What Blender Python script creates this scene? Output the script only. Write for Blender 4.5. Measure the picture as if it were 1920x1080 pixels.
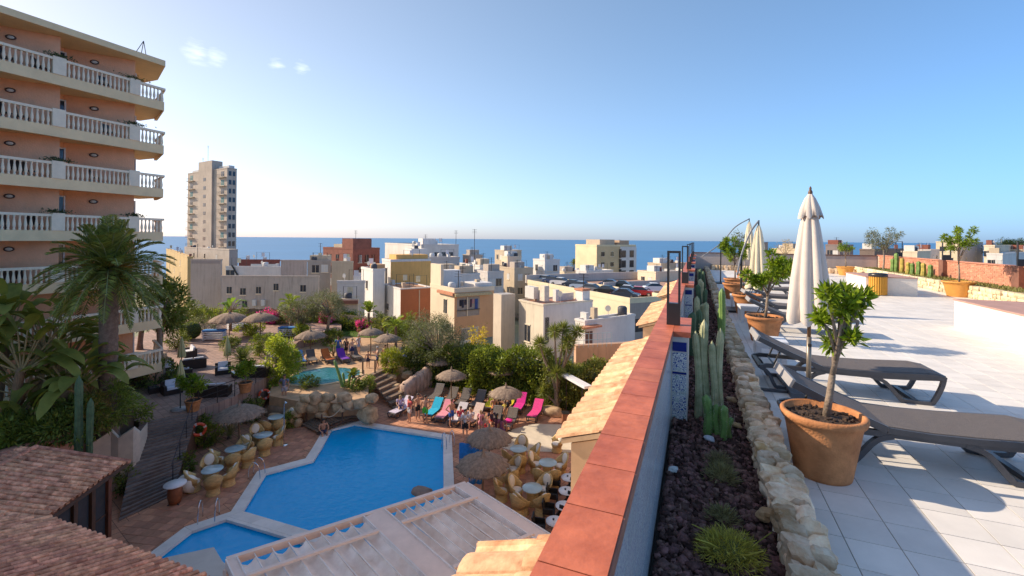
import bpy, math, random
import numpy as np
from mathutils import Matrix, Vector
sc = bpy.context.scene
col = sc.collection
for o in list(bpy.data.objects): bpy.data.objects.remove(o)
rad = math.radians
# ---------------------------------------------------------------- camera
# world: X across the roof parapet, Y along it, Z up; z = 0 is the lower pool deck
F, CX, HY, ROLL, YAW, ZC = 850.0, 960.0, 448.3, rad(0.52), rad(22.2), 11.6
T = 9.7                                   # roof terrace level
cd = bpy.data.cameras.new('camera'); cam = bpy.data.objects.new('camera', cd); col.objects.link(cam)
cd.sensor_width = 36; cd.lens = F / 1920 * 36; cd.shift_y = -(540 - HY) / 1920; cd.clip_end = 90000; cd.clip_start = 0.05
cam.matrix_world = Matrix.Translation((0, 0, ZC)) @ Matrix.Rotation(YAW, 4, 'Z') @ Matrix.Rotation(math.pi / 2, 4, 'X') @ Matrix.Rotation(ROLL, 4, 'Z')
sc.camera = cam
# ---------------------------------------------------------------- sky and sun
SUN_EL = rad(30.5); sdir = Vector((-1, -0.13, 0)).normalized()     # horizontal direction towards the sun
w = bpy.data.worlds.new('World'); sc.world = w; w.use_nodes = True
nt = w.node_tree; bg = nt.nodes['Background']; bg.inputs[1].default_value = 0.115
sky = nt.nodes.new('ShaderNodeTexSky'); sky.sky_type = 'NISHITA'; sky.sun_disc = False
sky.sun_elevation = SUN_EL; sky.sun_rotation = math.atan2(sdir.x, sdir.y)
sky.air_density = 1.0; sky.dust_density = 0.4; sky.ozone_density = 3.0; sky.altitude = 0
def sky_clouds():
    n = nt.nodes; l = nt.links
    tc = n.new('ShaderNodeTexCoord'); prev = sky.outputs[0]
    # hazy sea air: paler towards the sun, a little deeper blue away from it and at the horizon
    def vm_(op, a, b_, c_=None):
        q = n.new('ShaderNodeVectorMath'); q.operation = op
        for i, x in enumerate((a, b_, c_)):
            if x is None: continue
            if isinstance(x, tuple): q.inputs[i].default_value = x
            else: l.new(x, q.inputs[i])
        return q
    def m_(op, a, b_=None):
        q = n.new('ShaderNodeMath'); q.operation = op
        for i, x in enumerate((a, b_)):
            if x is None: continue
            if isinstance(x, (int, float)): q.inputs[i].default_value = x
            else: l.new(x, q.inputs[i])
        return q.outputs[0]
    ts = (sdir.x * math.cos(SUN_EL), sdir.y * math.cos(SUN_EL), math.sin(SUN_EL)); cs = vm_('DOT_PRODUCT', tc.outputs['Generated'], ts).outputs['Value']
    sz = n.new('ShaderNodeSeparateXYZ'); l.new(tc.outputs['Generated'], sz.inputs[0]); h_ = m_('EXPONENT', m_('MULTIPLY', m_('MAXIMUM', sz.outputs[2], 0.0), -8.3))
    e_ = vm_('MULTIPLY_ADD', (.77, .31, -.03), cs, (-.14, -.10, -.12)); e3 = vm_('MULTIPLY_ADD', (-.55, -.46, -.36), m_('MULTIPLY', cs, cs), e_.outputs[0]); e2 = vm_('MULTIPLY_ADD', (-.70, -.52, .0), h_, e3.outputs[0])
    sp = n.new('ShaderNodeSeparateXYZ'); l.new(e2.outputs[0], sp.inputs[0]); cb = n.new('ShaderNodeCombineXYZ')
    for i in range(3): l.new(m_('EXPONENT', sp.outputs[i]), cb.inputs[i])
    prev = vm_('MULTIPLY', prev, cb.outputs[0]).outputs[0]
    nz = n.new('ShaderNodeTexNoise'); nz.inputs['Scale'].default_value = 40; nz.inputs['Detail'].default_value = 7; nz.inputs['Roughness'].default_value = .62
    mp = n.new('ShaderNodeMapping'); mp.inputs['Scale'].default_value = (.7, .7, 3.2)
    l.new(tc.outputs['Generated'], mp.inputs[0]); l.new(mp.outputs[0], nz.inputs['Vector'])
    total = None
    for px, py, r in ((372, 100, .05), (400, 106, .04), (520, 122, .032), (565, 128, .03)):
        d = Vector(ray(px, py)).normalized()
        vm = n.new('ShaderNodeVectorMath'); vm.operation = 'DISTANCE'; vm.inputs[1].default_value = d
        l.new(tc.outputs['Generated'], vm.inputs[0])
        mr = n.new('ShaderNodeMapRange'); mr.inputs[1].default_value = 0; mr.inputs[2].default_value = r; mr.inputs[3].default_value = 1; mr.inputs[4].default_value = 0
        l.new(vm.outputs['Value'], mr.inputs[0])
        if total is None: total = mr.outputs[0]
        else:
            a = n.new('ShaderNodeMath'); a.operation = 'MAXIMUM'; l.new(total, a.inputs[0]); l.new(mr.outputs[0], a.inputs[1]); total = a.outputs[0]
    m1 = n.new('ShaderNodeMath'); m1.operation = 'MULTIPLY'; l.new(total, m1.inputs[0]); l.new(nz.outputs['Fac'], m1.inputs[1])
    m2 = n.new('ShaderNodeMapRange'); m2.inputs[1].default_value = .27; m2.inputs[2].default_value = .75; m2.inputs[3].default_value = 0; m2.inputs[4].default_value = .3
    l.new(m1.outputs[0], m2.inputs[0])
    mx = n.new('ShaderNodeMixRGB'); l.new(m2.outputs[0], mx.inputs[0]); l.new(prev, mx.inputs[1]); mx.inputs[2].default_value = (9.5, 9.7, 10, 1)
    l.new(mx.outputs[0], bg.inputs[0])
def ray(px, py):
    a = (px - CX) / F; b = -(py - HY) / F; c, s = math.cos(ROLL), math.sin(ROLL)
    x = a * c - b * s; z = a * s + b * c
    return (x * math.cos(YAW) - math.sin(YAW), x * math.sin(YAW) + math.cos(YAW), z)
sky_clouds()
sun = bpy.data.lights.new('sun', 'SUN'); sun.energy = 2.85; sun.angle = rad(.5); sun.color = (1, .85, .66)
so = bpy.data.objects.new('sun', sun); col.objects.link(so)
tosun = Vector((sdir.x * math.cos(SUN_EL), sdir.y * math.cos(SUN_EL), math.sin(SUN_EL)))
so.rotation_euler = tosun.to_track_quat('Z', 'Y').to_euler(); so.location = (0, 0, 60)
sc.view_settings.view_transform = 'Standard'; sc.view_settings.look = 'None'; sc.view_settings.gamma = 1; sc.view_settings.use_curve_mapping = False
sc.view_settings.exposure = 1.15
sc.render.resolution_x = 1024; sc.render.resolution_y = 576
# ---------------------------------------------------------------- placing helpers (photo measurements -> world metres)
def P(px, py, z=0.0):
    r = ray(px, py); t = (z - ZC) / r[2]
    return Vector((r[0] * t, r[1] * t, z))
def PD(px, py, d):
    r = ray(px, py); return Vector((r[0] * d, r[1] * d, ZC + r[2] * d))
CR = Vector((math.cos(YAW), math.sin(YAW), 0)); CF = Vector((-math.sin(YAW), math.cos(YAW), 0))
def depth(p): return p[0] * CF.x + p[1] * CF.y
# ---------------------------------------------------------------- materials
MATS = {}
def M(name, c, rough=.7, var=.15, scale=3., bump=0., bscale=40., rand=0., metal=0., island=0., c2=None, spec=None, stretch=None):
    if name in MATS: return MATS[name]
    g_ = 1.25 if max(c) < .55 else 1.12; c = [min(.84, k * g_) for k in c]; c2 = c2 and [min(.84, k * g_) for k in c2]
    m = bpy.data.materials.new(name); m.use_nodes = True; t = m.node_tree; n = t.nodes; l = t.links; b = n['Principled BSDF']
    b.inputs['Roughness'].default_value = rough; b.inputs['Metallic'].default_value = metal
    if spec is not None: b.inputs['Specular IOR Level'].default_value = spec
    tc = n.new('ShaderNodeTexCoord'); vec = tc.outputs['Object']
    if stretch:
        mp = n.new('ShaderNodeMapping'); mp.inputs['Scale'].default_value = stretch; l.new(vec, mp.inputs[0]); vec = mp.outputs[0]
    oi = None
    if rand:
        oi = n.new('ShaderNodeObjectInfo'); ad = n.new('ShaderNodeVectorMath'); ad.operation = 'ADD'
        ml = n.new('ShaderNodeMath'); ml.operation = 'MULTIPLY'; ml.inputs[1].default_value = 77
        l.new(oi.outputs['Random'], ml.inputs[0]); l.new(vec, ad.inputs[0]); l.new(ml.outputs[0], ad.inputs[1]); vec = ad.outputs[0]
    nz = n.new('ShaderNodeTexNoise'); nz.inputs['Scale'].default_value = scale; nz.inputs['Detail'].default_value = 6; nz.inputs['Roughness'].default_value = .65
    l.new(vec, nz.inputs['Vector'])
    rp = n.new('ShaderNodeValToRGB'); e = rp.color_ramp.elements
    lo = [max(0, k * (1 - var)) for k in c]; hi = [min(1, k * (1 + var)) for k in (c2 or c)]
    e[0].position = .32; e[1].position = .68; e[0].color = (*lo, 1); e[1].color = (*hi, 1)
    l.new(nz.outputs['Fac'], rp.inputs[0]); out = rp.outputs[0]
    def hsv(val, amt, out):
        h = n.new('ShaderNodeHueSaturation'); mr = n.new('ShaderNodeMapRange'); mr.inputs[3].default_value = 1 - amt; mr.inputs[4].default_value = 1 + amt
        l.new(val, mr.inputs[0]); l.new(mr.outputs[0], h.inputs['Value']); l.new(out, h.inputs['Color'])
        m2 = n.new('ShaderNodeMapRange'); m2.inputs[3].default_value = .5 - amt * .018; m2.inputs[4].default_value = .5 + amt * .018
        mm = n.new('ShaderNodeMath'); mm.operation = 'FRACT'; mk = n.new('ShaderNodeMath'); mk.operation = 'MULTIPLY'; mk.inputs[1].default_value = 7.3
        l.new(val, mk.inputs[0]); l.new(mk.outputs[0], mm.inputs[0]); l.new(mm.outputs[0], m2.inputs[0]); l.new(m2.outputs[0], h.inputs['Hue'])
        return h.outputs[0]
    if rand: out = hsv(oi.outputs['Random'], rand, out)
    if island:
        g = n.new('ShaderNodeNewGeometry'); out = hsv(g.outputs['Random Per Island'], island, out)
    l.new(out, b.inputs['Base Color'])
    if bump:
        n2 = n.new('ShaderNodeTexNoise'); n2.inputs['Scale'].default_value = bscale; n2.inputs['Detail'].default_value = 5; l.new(vec, n2.inputs['Vector'])
        bp = n.new('ShaderNodeBump'); bp.inputs['Strength'].default_value = bump; bp.inputs['Distance'].default_value = .02
        l.new(n2.outputs['Fac'], bp.inputs['Height']); l.new(bp.outputs[0], b.inputs['Normal'])
    MATS[name] = m; return m
def leafmat(name, c, var=.35, trans=.3, rough=.5, c2=None):
    m = M(name, c, rough, .2, .8, island=var, c2=c2, spec=.35); t = m.node_tree
    if 'lf' in m: return m
    m['lf'] = 1; b = t.nodes['Principled BSDF']; o = t.nodes['Material Output']
    tr = t.nodes.new('ShaderNodeBsdfTranslucent'); mx = t.nodes.new('ShaderNodeMixShader'); mx.inputs[0].default_value = trans
    src = b.inputs['Base Color'].links[0].from_socket
    h = t.nodes.new('ShaderNodeMixRGB'); h.blend_type = 'MULTIPLY'; h.inputs[0].default_value = 1; h.inputs[2].default_value = (1.6, 1.5, .7, 1)
    t.links.new(src, h.inputs[1]); t.links.new(h.outputs[0], tr.inputs[0])
    t.links.new(b.outputs[0], mx.inputs[1]); t.links.new(tr.outputs[0], mx.inputs[2]); t.links.new(mx.outputs[0], o.inputs[0])
    return m
def stained(name, c, c2, sc1=.5, drip=.5, rough=.85, bump=.3):
    """plaster with big patches and vertical run marks"""
    if name in MATS: return MATS[name]
    m = M(name, c, rough, .12, sc1, bump=bump, bscale=18); t = m.node_tree; n = t.nodes; l = t.links; b = n['Principled BSDF']
    src = b.inputs['Base Color'].links[0].from_socket
    tc = n.new('ShaderNodeTexCoord'); mp = n.new('ShaderNodeMapping'); mp.inputs['Scale'].default_value = (2.5, 2.5, .22); l.new(tc.outputs['Object'], mp.inputs[0])
    nz = n.new('ShaderNodeTexNoise'); nz.inputs['Scale'].default_value = 1.6; nz.inputs['Detail'].default_value = 8; nz.inputs['Roughness'].default_value = .7; l.new(mp.outputs[0], nz.inputs['Vector'])
    rp = n.new('ShaderNodeMapRange'); rp.inputs[1].default_value = .5; rp.inputs[2].default_value = .75; rp.inputs[3].default_value = 0; rp.inputs[4].default_value = drip; l.new(nz.outputs['Fac'], rp.inputs[0])
    mx = n.new('ShaderNodeMixRGB'); mx.inputs[2].default_value = (*c2, 1); l.new(rp.outputs[0], mx.inputs[0]); l.new(src, mx.inputs[1]); l.new(mx.outputs[0], b.inputs['Base Color'])
    return m
def grid_tex(name, c, joint, bw, bh, mortar=.012, offset=0., rough=.6, var=.1, rot=0., bump=.4, c2=None):
    """joint pattern in object XY (for far surfaces)"""
    if name in MATS: return MATS[name]
    m = M(name, c, rough, var, .6); t = m.node_tree; n = t.nodes; l = t.links; b = n['Principled BSDF']
    src = b.inputs['Base Color'].links[0].from_socket
    tc = n.new('ShaderNodeTexCoord'); mp = n.new('ShaderNodeMapping'); mp.inputs['Rotation'].default_value = (0, 0, rot); l.new(tc.outputs['Object'], mp.inputs[0])
    bt = n.new('ShaderNodeTexBrick'); bt.offset = offset; bt.inputs['Scale'].default_value = 1; bt.inputs['Brick Width'].default_value = bw; bt.inputs['Row Height'].default_value = bh
    bt.inputs['Mortar Size'].default_value = mortar; bt.inputs['Color1'].default_value = (.78, .78, .78, 1); bt.inputs['Color2'].default_value = (1.15, 1.12, 1.1, 1); bt.inputs['Mortar'].default_value = (*joint, 1)
    bt.inputs['Mortar Smooth'].default_value = .2; l.new(mp.outputs[0], bt.inputs['Vector'])
    mx = n.new('ShaderNodeMixRGB'); mx.blend_type = 'MULTIPLY'; mx.inputs[0].default_value = 1; l.new(src, mx.inputs[1]); l.new(bt.outputs['Color'], mx.inputs[2]); l.new(mx.outputs[0], b.inputs['Base Color'])
    bp = n.new('ShaderNodeBump'); bp.inputs['Strength'].default_value = bump; bp.inputs['Distance'].default_value = .01; bp.invert = True
    l.new(bt.outputs['Fac'], bp.inputs['Height']); l.new(bp.outputs[0], b.inputs['Normal'])
    return m
# ---------------------------------------------------------------- mesh builder
class MB:
    def __init__(s): s.v = []; s.f = []
    def quad(s, *p):
        k = len(s.v); s.v += [tuple(q) for q in p]; s.f.append(tuple(range(k, k + len(p)))); return s
    def box(s, c, d, rz=0., top=1., rx=0., ry=0.):
        """c centre, d full sizes"""
        R = Matrix.Rotation(rz, 3, 'Z') @ Matrix.Rotation(ry, 3, 'Y') @ Matrix.Rotation(rx, 3, 'X'); k = len(s.v)
        for z in (-.5, .5):
            q = top if z > 0 else 1
            for x, y in ((-.5, -.5), (.5, -.5), (.5, .5), (-.5, .5)):
                p = R @ Vector((x * d[0] * q, y * d[1] * q, z * d[2])); s.v.append((c[0] + p.x, c[1] + p.y, c[2] + p.z))
        s.f += [tuple(k + i for i in q) for q in ((3, 2, 1, 0), (4, 5, 6, 7), (0, 1, 5, 4), (1, 2, 6, 5), (2, 3, 7, 6), (3, 0, 4, 7))]; return s
    def b2(s, x0, x1, y0, y1, z0, z1): return s.box(((x0 + x1) / 2, (y0 + y1) / 2, (z0 + z1) / 2), (x1 - x0, y1 - y0, z1 - z0))
    def prism(s, poly, z0, z1):
        n = len(poly); k = len(s.v)
        area = sum(poly[i][0] * poly[(i + 1) % n][1] - poly[(i + 1) % n][0] * poly[i][1] for i in range(n))
        if area < 0: poly = poly[::-1]
        zz = (lambda z, p: z(p) if callable(z) else z)
        s.v += [(p[0], p[1], zz(z0, p)) for p in poly] + [(p[0], p[1], zz(z1, p)) for p in poly]
        s.f += [tuple(range(k + n - 1, k - 1, -1)), tuple(range(k + n, k + 2 * n))]
        s.f += [(k + i, k + (i + 1) % n, k + n + (i + 1) % n, k + n + i) for i in range(n)]; return s
    def tube(s, pts, r, n=8, cap=True, flat=1.):
        pts = [Vector(p) for p in pts]; m = len(pts); rs = r if isinstance(r, (list, tuple)) else [r] * m; k = len(s.v); prev = None
        for i, p in enumerate(pts):
            t = (pts[min(i + 1, m - 1)] - pts[max(i - 1, 0)]).normalized()
            if prev is None: a = t.cross(Vector((0, 0, 1)) if abs(t.z) < .95 else Vector((0, 1, 0))).normalized()
            else: a = (prev - t * prev.dot(t)).normalized()
            prev = a; b = t.cross(a)
            for j in range(n):
                q = 2 * math.pi * (j + .5) / n; d = a * math.cos(q) * rs[i] + b * math.sin(q) * rs[i] * flat; s.v.append(tuple(p + d))
        for i in range(m - 1):
            for j in range(n):
                s.f.append((k + i * n + j, k + i * n + (j + 1) % n, k + (i + 1) * n + (j + 1) % n, k + (i + 1) * n + j))
        if cap: s.f += [tuple(range(k + n - 1, k - 1, -1)), tuple(range(k + (m - 1) * n, k + m * n))]
        return s
    def lathe(s, c, prof, n=20, rib=None):
        """prof: (radius, z) from bottom to top"""
        k = len(s.v); m = len(prof)
        for r, z in prof:
            for j in range(n):
                q = 2 * math.pi * j / n; rr = r * (rib(j, z) if rib else 1); s.v.append((c[0] + rr * math.cos(q), c[1] + rr * math.sin(q), c[2] + z))
        for i in range(m - 1):
            for j in range(n): s.f.append((k + i * n + j, k + i * n + (j + 1) % n, k + (i + 1) * n + (j + 1) % n, k + (i + 1) * n + j))
        s.f += [tuple(range(k + n - 1, k - 1, -1)), tuple(range(k + (m - 1) * n, k + m * n))]; return s
    def blob(s, c, d, seed=0, amp=.25, sub=1, flat=0.):
        """lumpy stone: subdivided box pushed to a sphere"""
        rnd = random.Random(seed); n = 2 + sub; vs = {}; k0 = len(s.v)
        ph = [rnd.uniform(0, 6.28) for _ in range(6)]
        def vid(p):
            key = tuple(round(q, 4) for q in p)
            if key not in vs:
                q = Vector(p); u = q.normalized(); mx = max(abs(a) for a in q); r = .55 + .45 * flat
                e = u * (1 - r * .45) + q * r * .45
                a = 1 + amp * (math.sin(3.1 * u.x + ph[0]) * math.sin(2.7 * u.y + ph[1]) + .6 * math.sin(4.3 * u.z + ph[2] + 2 * u.x) + rnd.uniform(-.35, .35))
                vs[key] = len(s.v); s.v.append((c[0] + e.x * d[0] * .5 * a, c[1] + e.y * d[1] * .5 * a, c[2] + e.z * d[2] * .5 * a))
            return vs[key]
        g = [-1 + 2 * i / n for i in range(n + 1)]
        for ax in range(3):
            for sg in (-1, 1):
                for i in range(n):
                    for j in range(n):
                        def pt(a, b):
                            q = [0, 0, 0]; q[ax] = sg; q[(ax + 1) % 3] = a; q[(ax + 2) % 3] = b; return q
                        f = [vid(pt(g[i], g[j])), vid(pt(g[i + 1], g[j])), vid(pt(g[i + 1], g[j + 1])), vid(pt(g[i], g[j + 1]))]
                        s.f.append(tuple(f if sg > 0 else f[::-1]))
        return s
    def build(s, name, mat, parent=None, smooth=False, world=False, **kw):
        me = bpy.data.meshes.new(name); vs = s.v
        if world and parent is not None:
            o = wloc(parent); vs = [(a - o.x, b - o.y, c - o.z) for a, b, c in vs]
        me.from_pydata(vs, [], s.f); me.update()
        if smooth: me.polygons.foreach_set('use_smooth', [True] * len(me.polygons))
        return link(name, me, mat, parent, **kw)
def wloc(o):
    p = Vector(o.location)
    while o.parent: o = o.parent; p = p + Vector(o.location)
    return p
def link(name, me, mat, parent=None, loc=None, rz=None, label=None, cat=None, group=None, kind=None):
    if mat and not me.materials: me.materials.append(mat)
    o = bpy.data.objects.new(name, me); col.objects.link(o); o.parent = parent
    if loc is not None: o.location = loc
    if rz is not None: o.rotation_euler = (0, 0, rz)
    tag(o, label, cat, group, kind); return o
def tag(o, label=None, cat=None, group=None, kind=None):
    if label: o['label'] = label
    if cat: o['category'] = cat
    if group: o['group'] = group
    if kind: o['kind'] = kind
    return o
def thing(name, label, cat, loc=(0, 0, 0), rz=0, group=None):
    o = bpy.data.objects.new(name, None); col.objects.link(o); o.location = loc; o.rotation_euler = (0, 0, rz); o.empty_display_size = .1
    return tag(o, label, cat, group)
KIDS = {}
def copy_tree(o, loc=None, rz=None, label=None, group=None, parent=None, swap=None, scale=None):
    c = o.copy(); col.objects.link(c); c.parent = parent
    if loc is not None: c.location = loc
    if rz is not None: c.rotation_euler = (0, 0, rz)
    if scale is not None: c.scale = (scale,) * 3
    if label: c['label'] = label
    if group: c['group'] = group
    if swap and o.name.split('.')[0] in swap and c.type == 'MESH':
        c.material_slots[0].link = 'OBJECT'; c.material_slots[0].material = swap[o.name.split('.')[0]]
    if o.name not in KIDS: KIDS[o.name] = list(o.children)
    for ch in KIDS[o.name]: copy_tree(ch, parent=c, swap=swap)
    return c
def quadmesh(name, V, mat, parent=None, world=False, **kw):
    """V: (N,4,3) array of separate quads"""
    V = np.asarray(V, dtype=np.float32)
    if world and parent is not None: V = V - np.array(wloc(parent), dtype=np.float32)
    n = len(V); me = bpy.data.meshes.new(name)
    me.vertices.add(n * 4); me.vertices.foreach_set('co', V.reshape(-1))
    me.loops.add(n * 4); me.loops.foreach_set('vertex_index', np.arange(n * 4, dtype=np.int32))
    me.polygons.add(n); me.polygons.foreach_set('loop_start', np.arange(0, n * 4, 4, dtype=np.int32))
    me.update(calc_edges=True); return link(name, me, mat, parent, **kw)
def unit(a): return a / (np.linalg.norm(a, axis=-1, keepdims=True) + 1e-9)
def leafq(pos, d, L, W, rng, up=None):
    """diamond leaves: pos (N,3), d (N,3)"""
    d = unit(d); N = len(pos); r = rng.normal(size=(N, 3)) if up is None else up + rng.normal(size=(N, 3)) * .35
    side = unit(np.cross(d, r)); L = np.broadcast_to(np.asarray(L, dtype=float).reshape(-1, 1), (N, 1)); W = np.broadcast_to(np.asarray(W, dtype=float).reshape(-1, 1), (N, 1))
    nrm = np.cross(side, d); mid = pos + d * L * .45 + nrm * L * .06
    return np.stack([pos, mid + side * W * .5, pos + d * L, mid - side * W * .5], axis=1)
def crown_quads(c, r, n, L, W, seed, clumps=30, cr=.3, shell=.55, droop=0., zmin=None):
    rng = np.random.default_rng(seed); c = np.array(c); r = np.array(r)
    u = unit(rng.normal(size=(clumps, 3))); k = shell + (1 - shell) * rng.random((clumps, 1)) ** .6
    cc = u * k * (.75 + .35 * rng.random((clumps, 1)))
    idx = rng.integers(0, clumps, n); off = rng.normal(size=(n, 3)); off = unit(off) * rng.random((n, 1)) ** .5
    p = cc[idx] * r + off * cr * r.mean() * (.6 + .8 * rng.random((clumps, 1)))[idx]
    d = unit(p / r) * .5 + off * .8 + rng.normal(size=(n, 3)) * .5; d[:, 2] -= droop
    p = p + c
    if zmin is not None: p[:, 2] = np.maximum(p[:, 2], zmin + rng.random(n) * .1)
    return leafq(p, d, L * (.6 + .8 * rng.random(n)), W * (.6 + .8 * rng.random(n)), rng), cc * r + c
def bush(name, c, r, n, L, W, seed, mat, label, cat='shrub', group=None, clumps=30, cr=.3, stem=True, droop=0., shell=.5):
    """multi-stemmed shrub standing on c"""
    t = thing(name, label, cat, c, 0, group)
    V, cc = crown_quads((0, 0, r[2]), r, n, L, W, seed, clumps, cr, shell, droop, 0.02); quadmesh('foliage', V, mat, t)
    if stem:
        b = MB(); rnd = random.Random(seed)
        for q in rnd.sample(range(len(cc)), min(9, len(cc))): e = cc[q]; b.tube([(0, 0, 0), (e[0] * .35, e[1] * .35, e[2] * .5), tuple(e)], [.035, .025, .01], 5)
        b.build('stem', M('bark', (.12, .085, .055), .9, .3, 8, bump=.6, bscale=30), t)
    return t
def pieces(name, items, mat, parent, limit=300, make=None, smooth=False):
    """items: list of (centre, builder(mb)); nearest `limit` become own objects, the rest one stuff part"""
    items = sorted(items, key=lambda it: depth(it[0]) ** 2 + it[0][0] ** 2 * .0)
    o = wloc(parent) if parent else Vector()
    for c, fn in items[:limit]:
        b = MB(); fn(b); b.v = [(x - c[0], y - c[1], z - c[2]) for x, y, z in b.v]
        b.build(name, mat, parent, smooth, loc=(c[0] - o.x, c[1] - o.y, c[2] - o.z))
    if len(items) > limit:
        b = MB()
        for c, fn in items[limit:]: fn(b)
        b.build(name + '_field', mat, parent, smooth, world=True, kind='stuff')
# ================================================================ ROOF TERRACE
rnd = random.Random(7)
m_tile = M('pale_floor_tile', (.68, .63, .57), .55, .11, 1.6, rand=.045, island=.045, bump=.05, bscale=60)
m_joint = M('tile_joint', (.15, .14, .13), .9)
m_plaster = stained('parapet_plaster', (.52, .47, .42), (.30, .25, .21), .7, .4)
m_red = M('red_cap_tile', (.37, .082, .036), .55, .2, 4, bump=.25, bscale=18, rand=.14, c2=(.43, .115, .055))
terr = MB().b2(-.36, 15, -3, 36, T - .5, T - .012).build('terrace_floor', m_joint, kind='structure')
tiles = []
for i in range(-1, 47):
    for j in range(0, 108):
        x, y = .74 + .3 * i, .366 + .3 * j
        if x > 11.5: continue
        tiles.append(((x, y, T), (lambda x, y: lambda b: b.b2(x - .1468, x + .1468, y - .1468, y + .1468, T - .02, T))(x, y)))
vis = []
for t in tiles:
    d = depth(t[0]); sx = 960 + F * (t[0][0] * CR.x + t[0][1] * CR.y) / max(d, .01); sy = HY + F * 1.9 / max(d, .01)
    if d > .8 and -100 < sx < 2050 and sy < 1200: vis.append(t)
pieces('floor_tile', vis, m_tile, terr, 300)
# building below the terrace: outer wall
MB().b2(-.358, 0.3, -3, 35.5, 0, T - .51).build('terrace_building_wall', stained('ochre_wall', (.50, .36, .24), (.3, .2, .14), .5, .3), label='ochre rendered outer wall below the roof parapet', cat='wall')
# ---------------------------------------------------------------- parapet with tiled piers
PIERS = [4.75, 9.85, 14.95, 20.05, 25.15, 30.25]; PL = .9
m_blue = M('cobalt_glazed_tile', (.015, .025, .16), .15, .3, 3)
def azulejo():
    m = M('azulejo', (.66, .64, .60), .2, .08, 3); t = m.node_tree; n = t.nodes; l = t.links; b = n['Principled BSDF']; src = b.inputs['Base Color'].links[0].from_socket
    tc = n.new('ShaderNodeTexCoord'); sep = n.new('ShaderNodeMapping'); sep.inputs['Scale'].default_value = (1, 1, 1); l.new(tc.outputs['Object'], sep.inputs[0])
    v = n.new('ShaderNodeTexVoronoi'); v.inputs['Scale'].default_value = 26; v.inputs['Randomness'].default_value = .55; l.new(sep.outputs[0], v.inputs['Vector'])
    sn = n.new('ShaderNodeMath'); sn.operation = 'SINE'; ml = n.new('ShaderNodeMath'); ml.operation = 'MULTIPLY'; ml.inputs[1].default_value = 26; l.new(v.outputs['Distance'], ml.inputs[0]); l.new(ml.outputs[0], sn.inputs[0])
    mr = n.new('ShaderNodeMapRange'); mr.inputs[1].default_value = .62; mr.inputs[2].default_value = .75; l.new(sn.outputs[0], mr.inputs[0])
    w2 = n.new('ShaderNodeTexNoise'); w2.inputs['Scale'].default_value = 60; l.new(sep.outputs[0], w2.inputs['Vector']); mr2 = n.new('ShaderNodeMapRange'); mr2.inputs[1].default_value = .6; mr2.inputs[2].default_value = .63; l.new(w2.outputs['Fac'], mr2.inputs[0])
    mxx = n.new('ShaderNodeMath'); mxx.operation = 'MAXIMUM'; l.new(mr.outputs[0], mxx.inputs[0]); l.new(mr2.outputs[0], mxx.inputs[1])
    hue = n.new('ShaderNodeValToRGB'); hue.color_ramp.elements[0].color = (.03, .06, .28, 1); hue.color_ramp.elements[1].color = (.10, .22, .22, 1); hue.color_ramp.interpolation = 'CONSTANT'; hue.color_ramp.elements[1].position = .72; l.new(v.outputs['Color'], hue.inputs[0])
    mx = n.new('ShaderNodeMixRGB'); l.new(mxx.outputs[0], mx.inputs[0]); l.new(src, mx.inputs[1]); l.new(hue.outputs[0], mx.inputs[2]); l.new(mx.outputs[0], b.inputs['Base Color']); return m
m_azu = azulejo()
m_azu2 = m_azu.copy(); m_azu2.name = 'worn_patterned_tile'
for q in m_azu2.node_tree.nodes:
    if q.type == 'VALTORGB' and q.color_ramp.interpolation == 'CONSTANT': q.color_ramp.elements[0].color = (.50, .47, .53, 1); q.color_ramp.elements[1].color = (.52, .50, .52, 1)
    if q.type == 'TEX_VORONOI': q.inputs['Scale'].default_value = 26
par = thing('parapet', 'long roof parapet with red tiled cap and blue patterned tile piers', 'parapet', (-.29, 0, T - .5))
MB().b2(-.36, -.235, -2.5, 35, T - .5, T + .965).build('parapet_body', m_plaster, par, world=True)
caps = []
def inpier(y): return any(p - .001 <= y <= p + PL for p in PIERS)
y = -1.5
while y < 35:
    caps.append(((-.295, y + .15, T + 1), (lambda y: lambda b: b.b2(-.405, -.214, y + .0025, y + .2975, T + .967, T + 1.005))(y))); y += .3
pieces('cap_tile', caps, m_red, par)
b = MB()
b.b2(-.2135, -.208, -2.5, 35, T + .955, T + .996); b.build('cap_nosing', M('cap_nosing', (.33, .13, .08), .5, .2, 8), par, world=True)
seg = [-2.5] + PIERS
y0 = -2.5
for p in PIERS:
    # panel of patterned tiles on the inner face of each bay, individual tiles
    tl = []; yy = y0 + .01
    while yy < p - .05:
        for k in range(4):
            z = T + .12 + k * .205
            tl.append(((-.232, yy + .1, z + .1), (lambda yy, z: lambda b: b.b2(-.2345, -.227, yy, yy + .198, z, z + .2))(yy, z)))
        yy += .2
    pieces('patterned_tile', tl, m_azu2, par, 40)
    MB().b2(-.2265, -.2245, y0 + .01, p - .02, T + .905, T + .925).build('blue_border', m_blue, par, world=True)
    pr = MB().b2(-.234, -.075, p + .014, p + PL - .012, T - .3, T + .95).build('pier', m_plaster, par, world=True)
    MB().b2(-.2135, -.05, p, p + PL, T + .951, T + 1.003).build('pier_cap', m_red, pr, world=True)
    MB().b2(-.215, -.085, p + .006, p + .013, T + .81, T + .90).build('blue_band', m_blue, pr, world=True)
    MB().b2(-.215, -.085, p + .007, p + .013, T + .615, T + .795).build('flower_tile', m_azu, pr, world=True)
    MB().b2(-.215, -.085, p + .006, p + .013, T + .585, T + .605).build('blue_band', m_blue, pr, world=True)
    for k in range(3): MB().b2(-.215, -.085, p + .007, p + .013, T + .05 + k * .178, T + .222 + k * .178).build('flower_tile', m_azu, pr, world=True)
    y0 = p + PL
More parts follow.
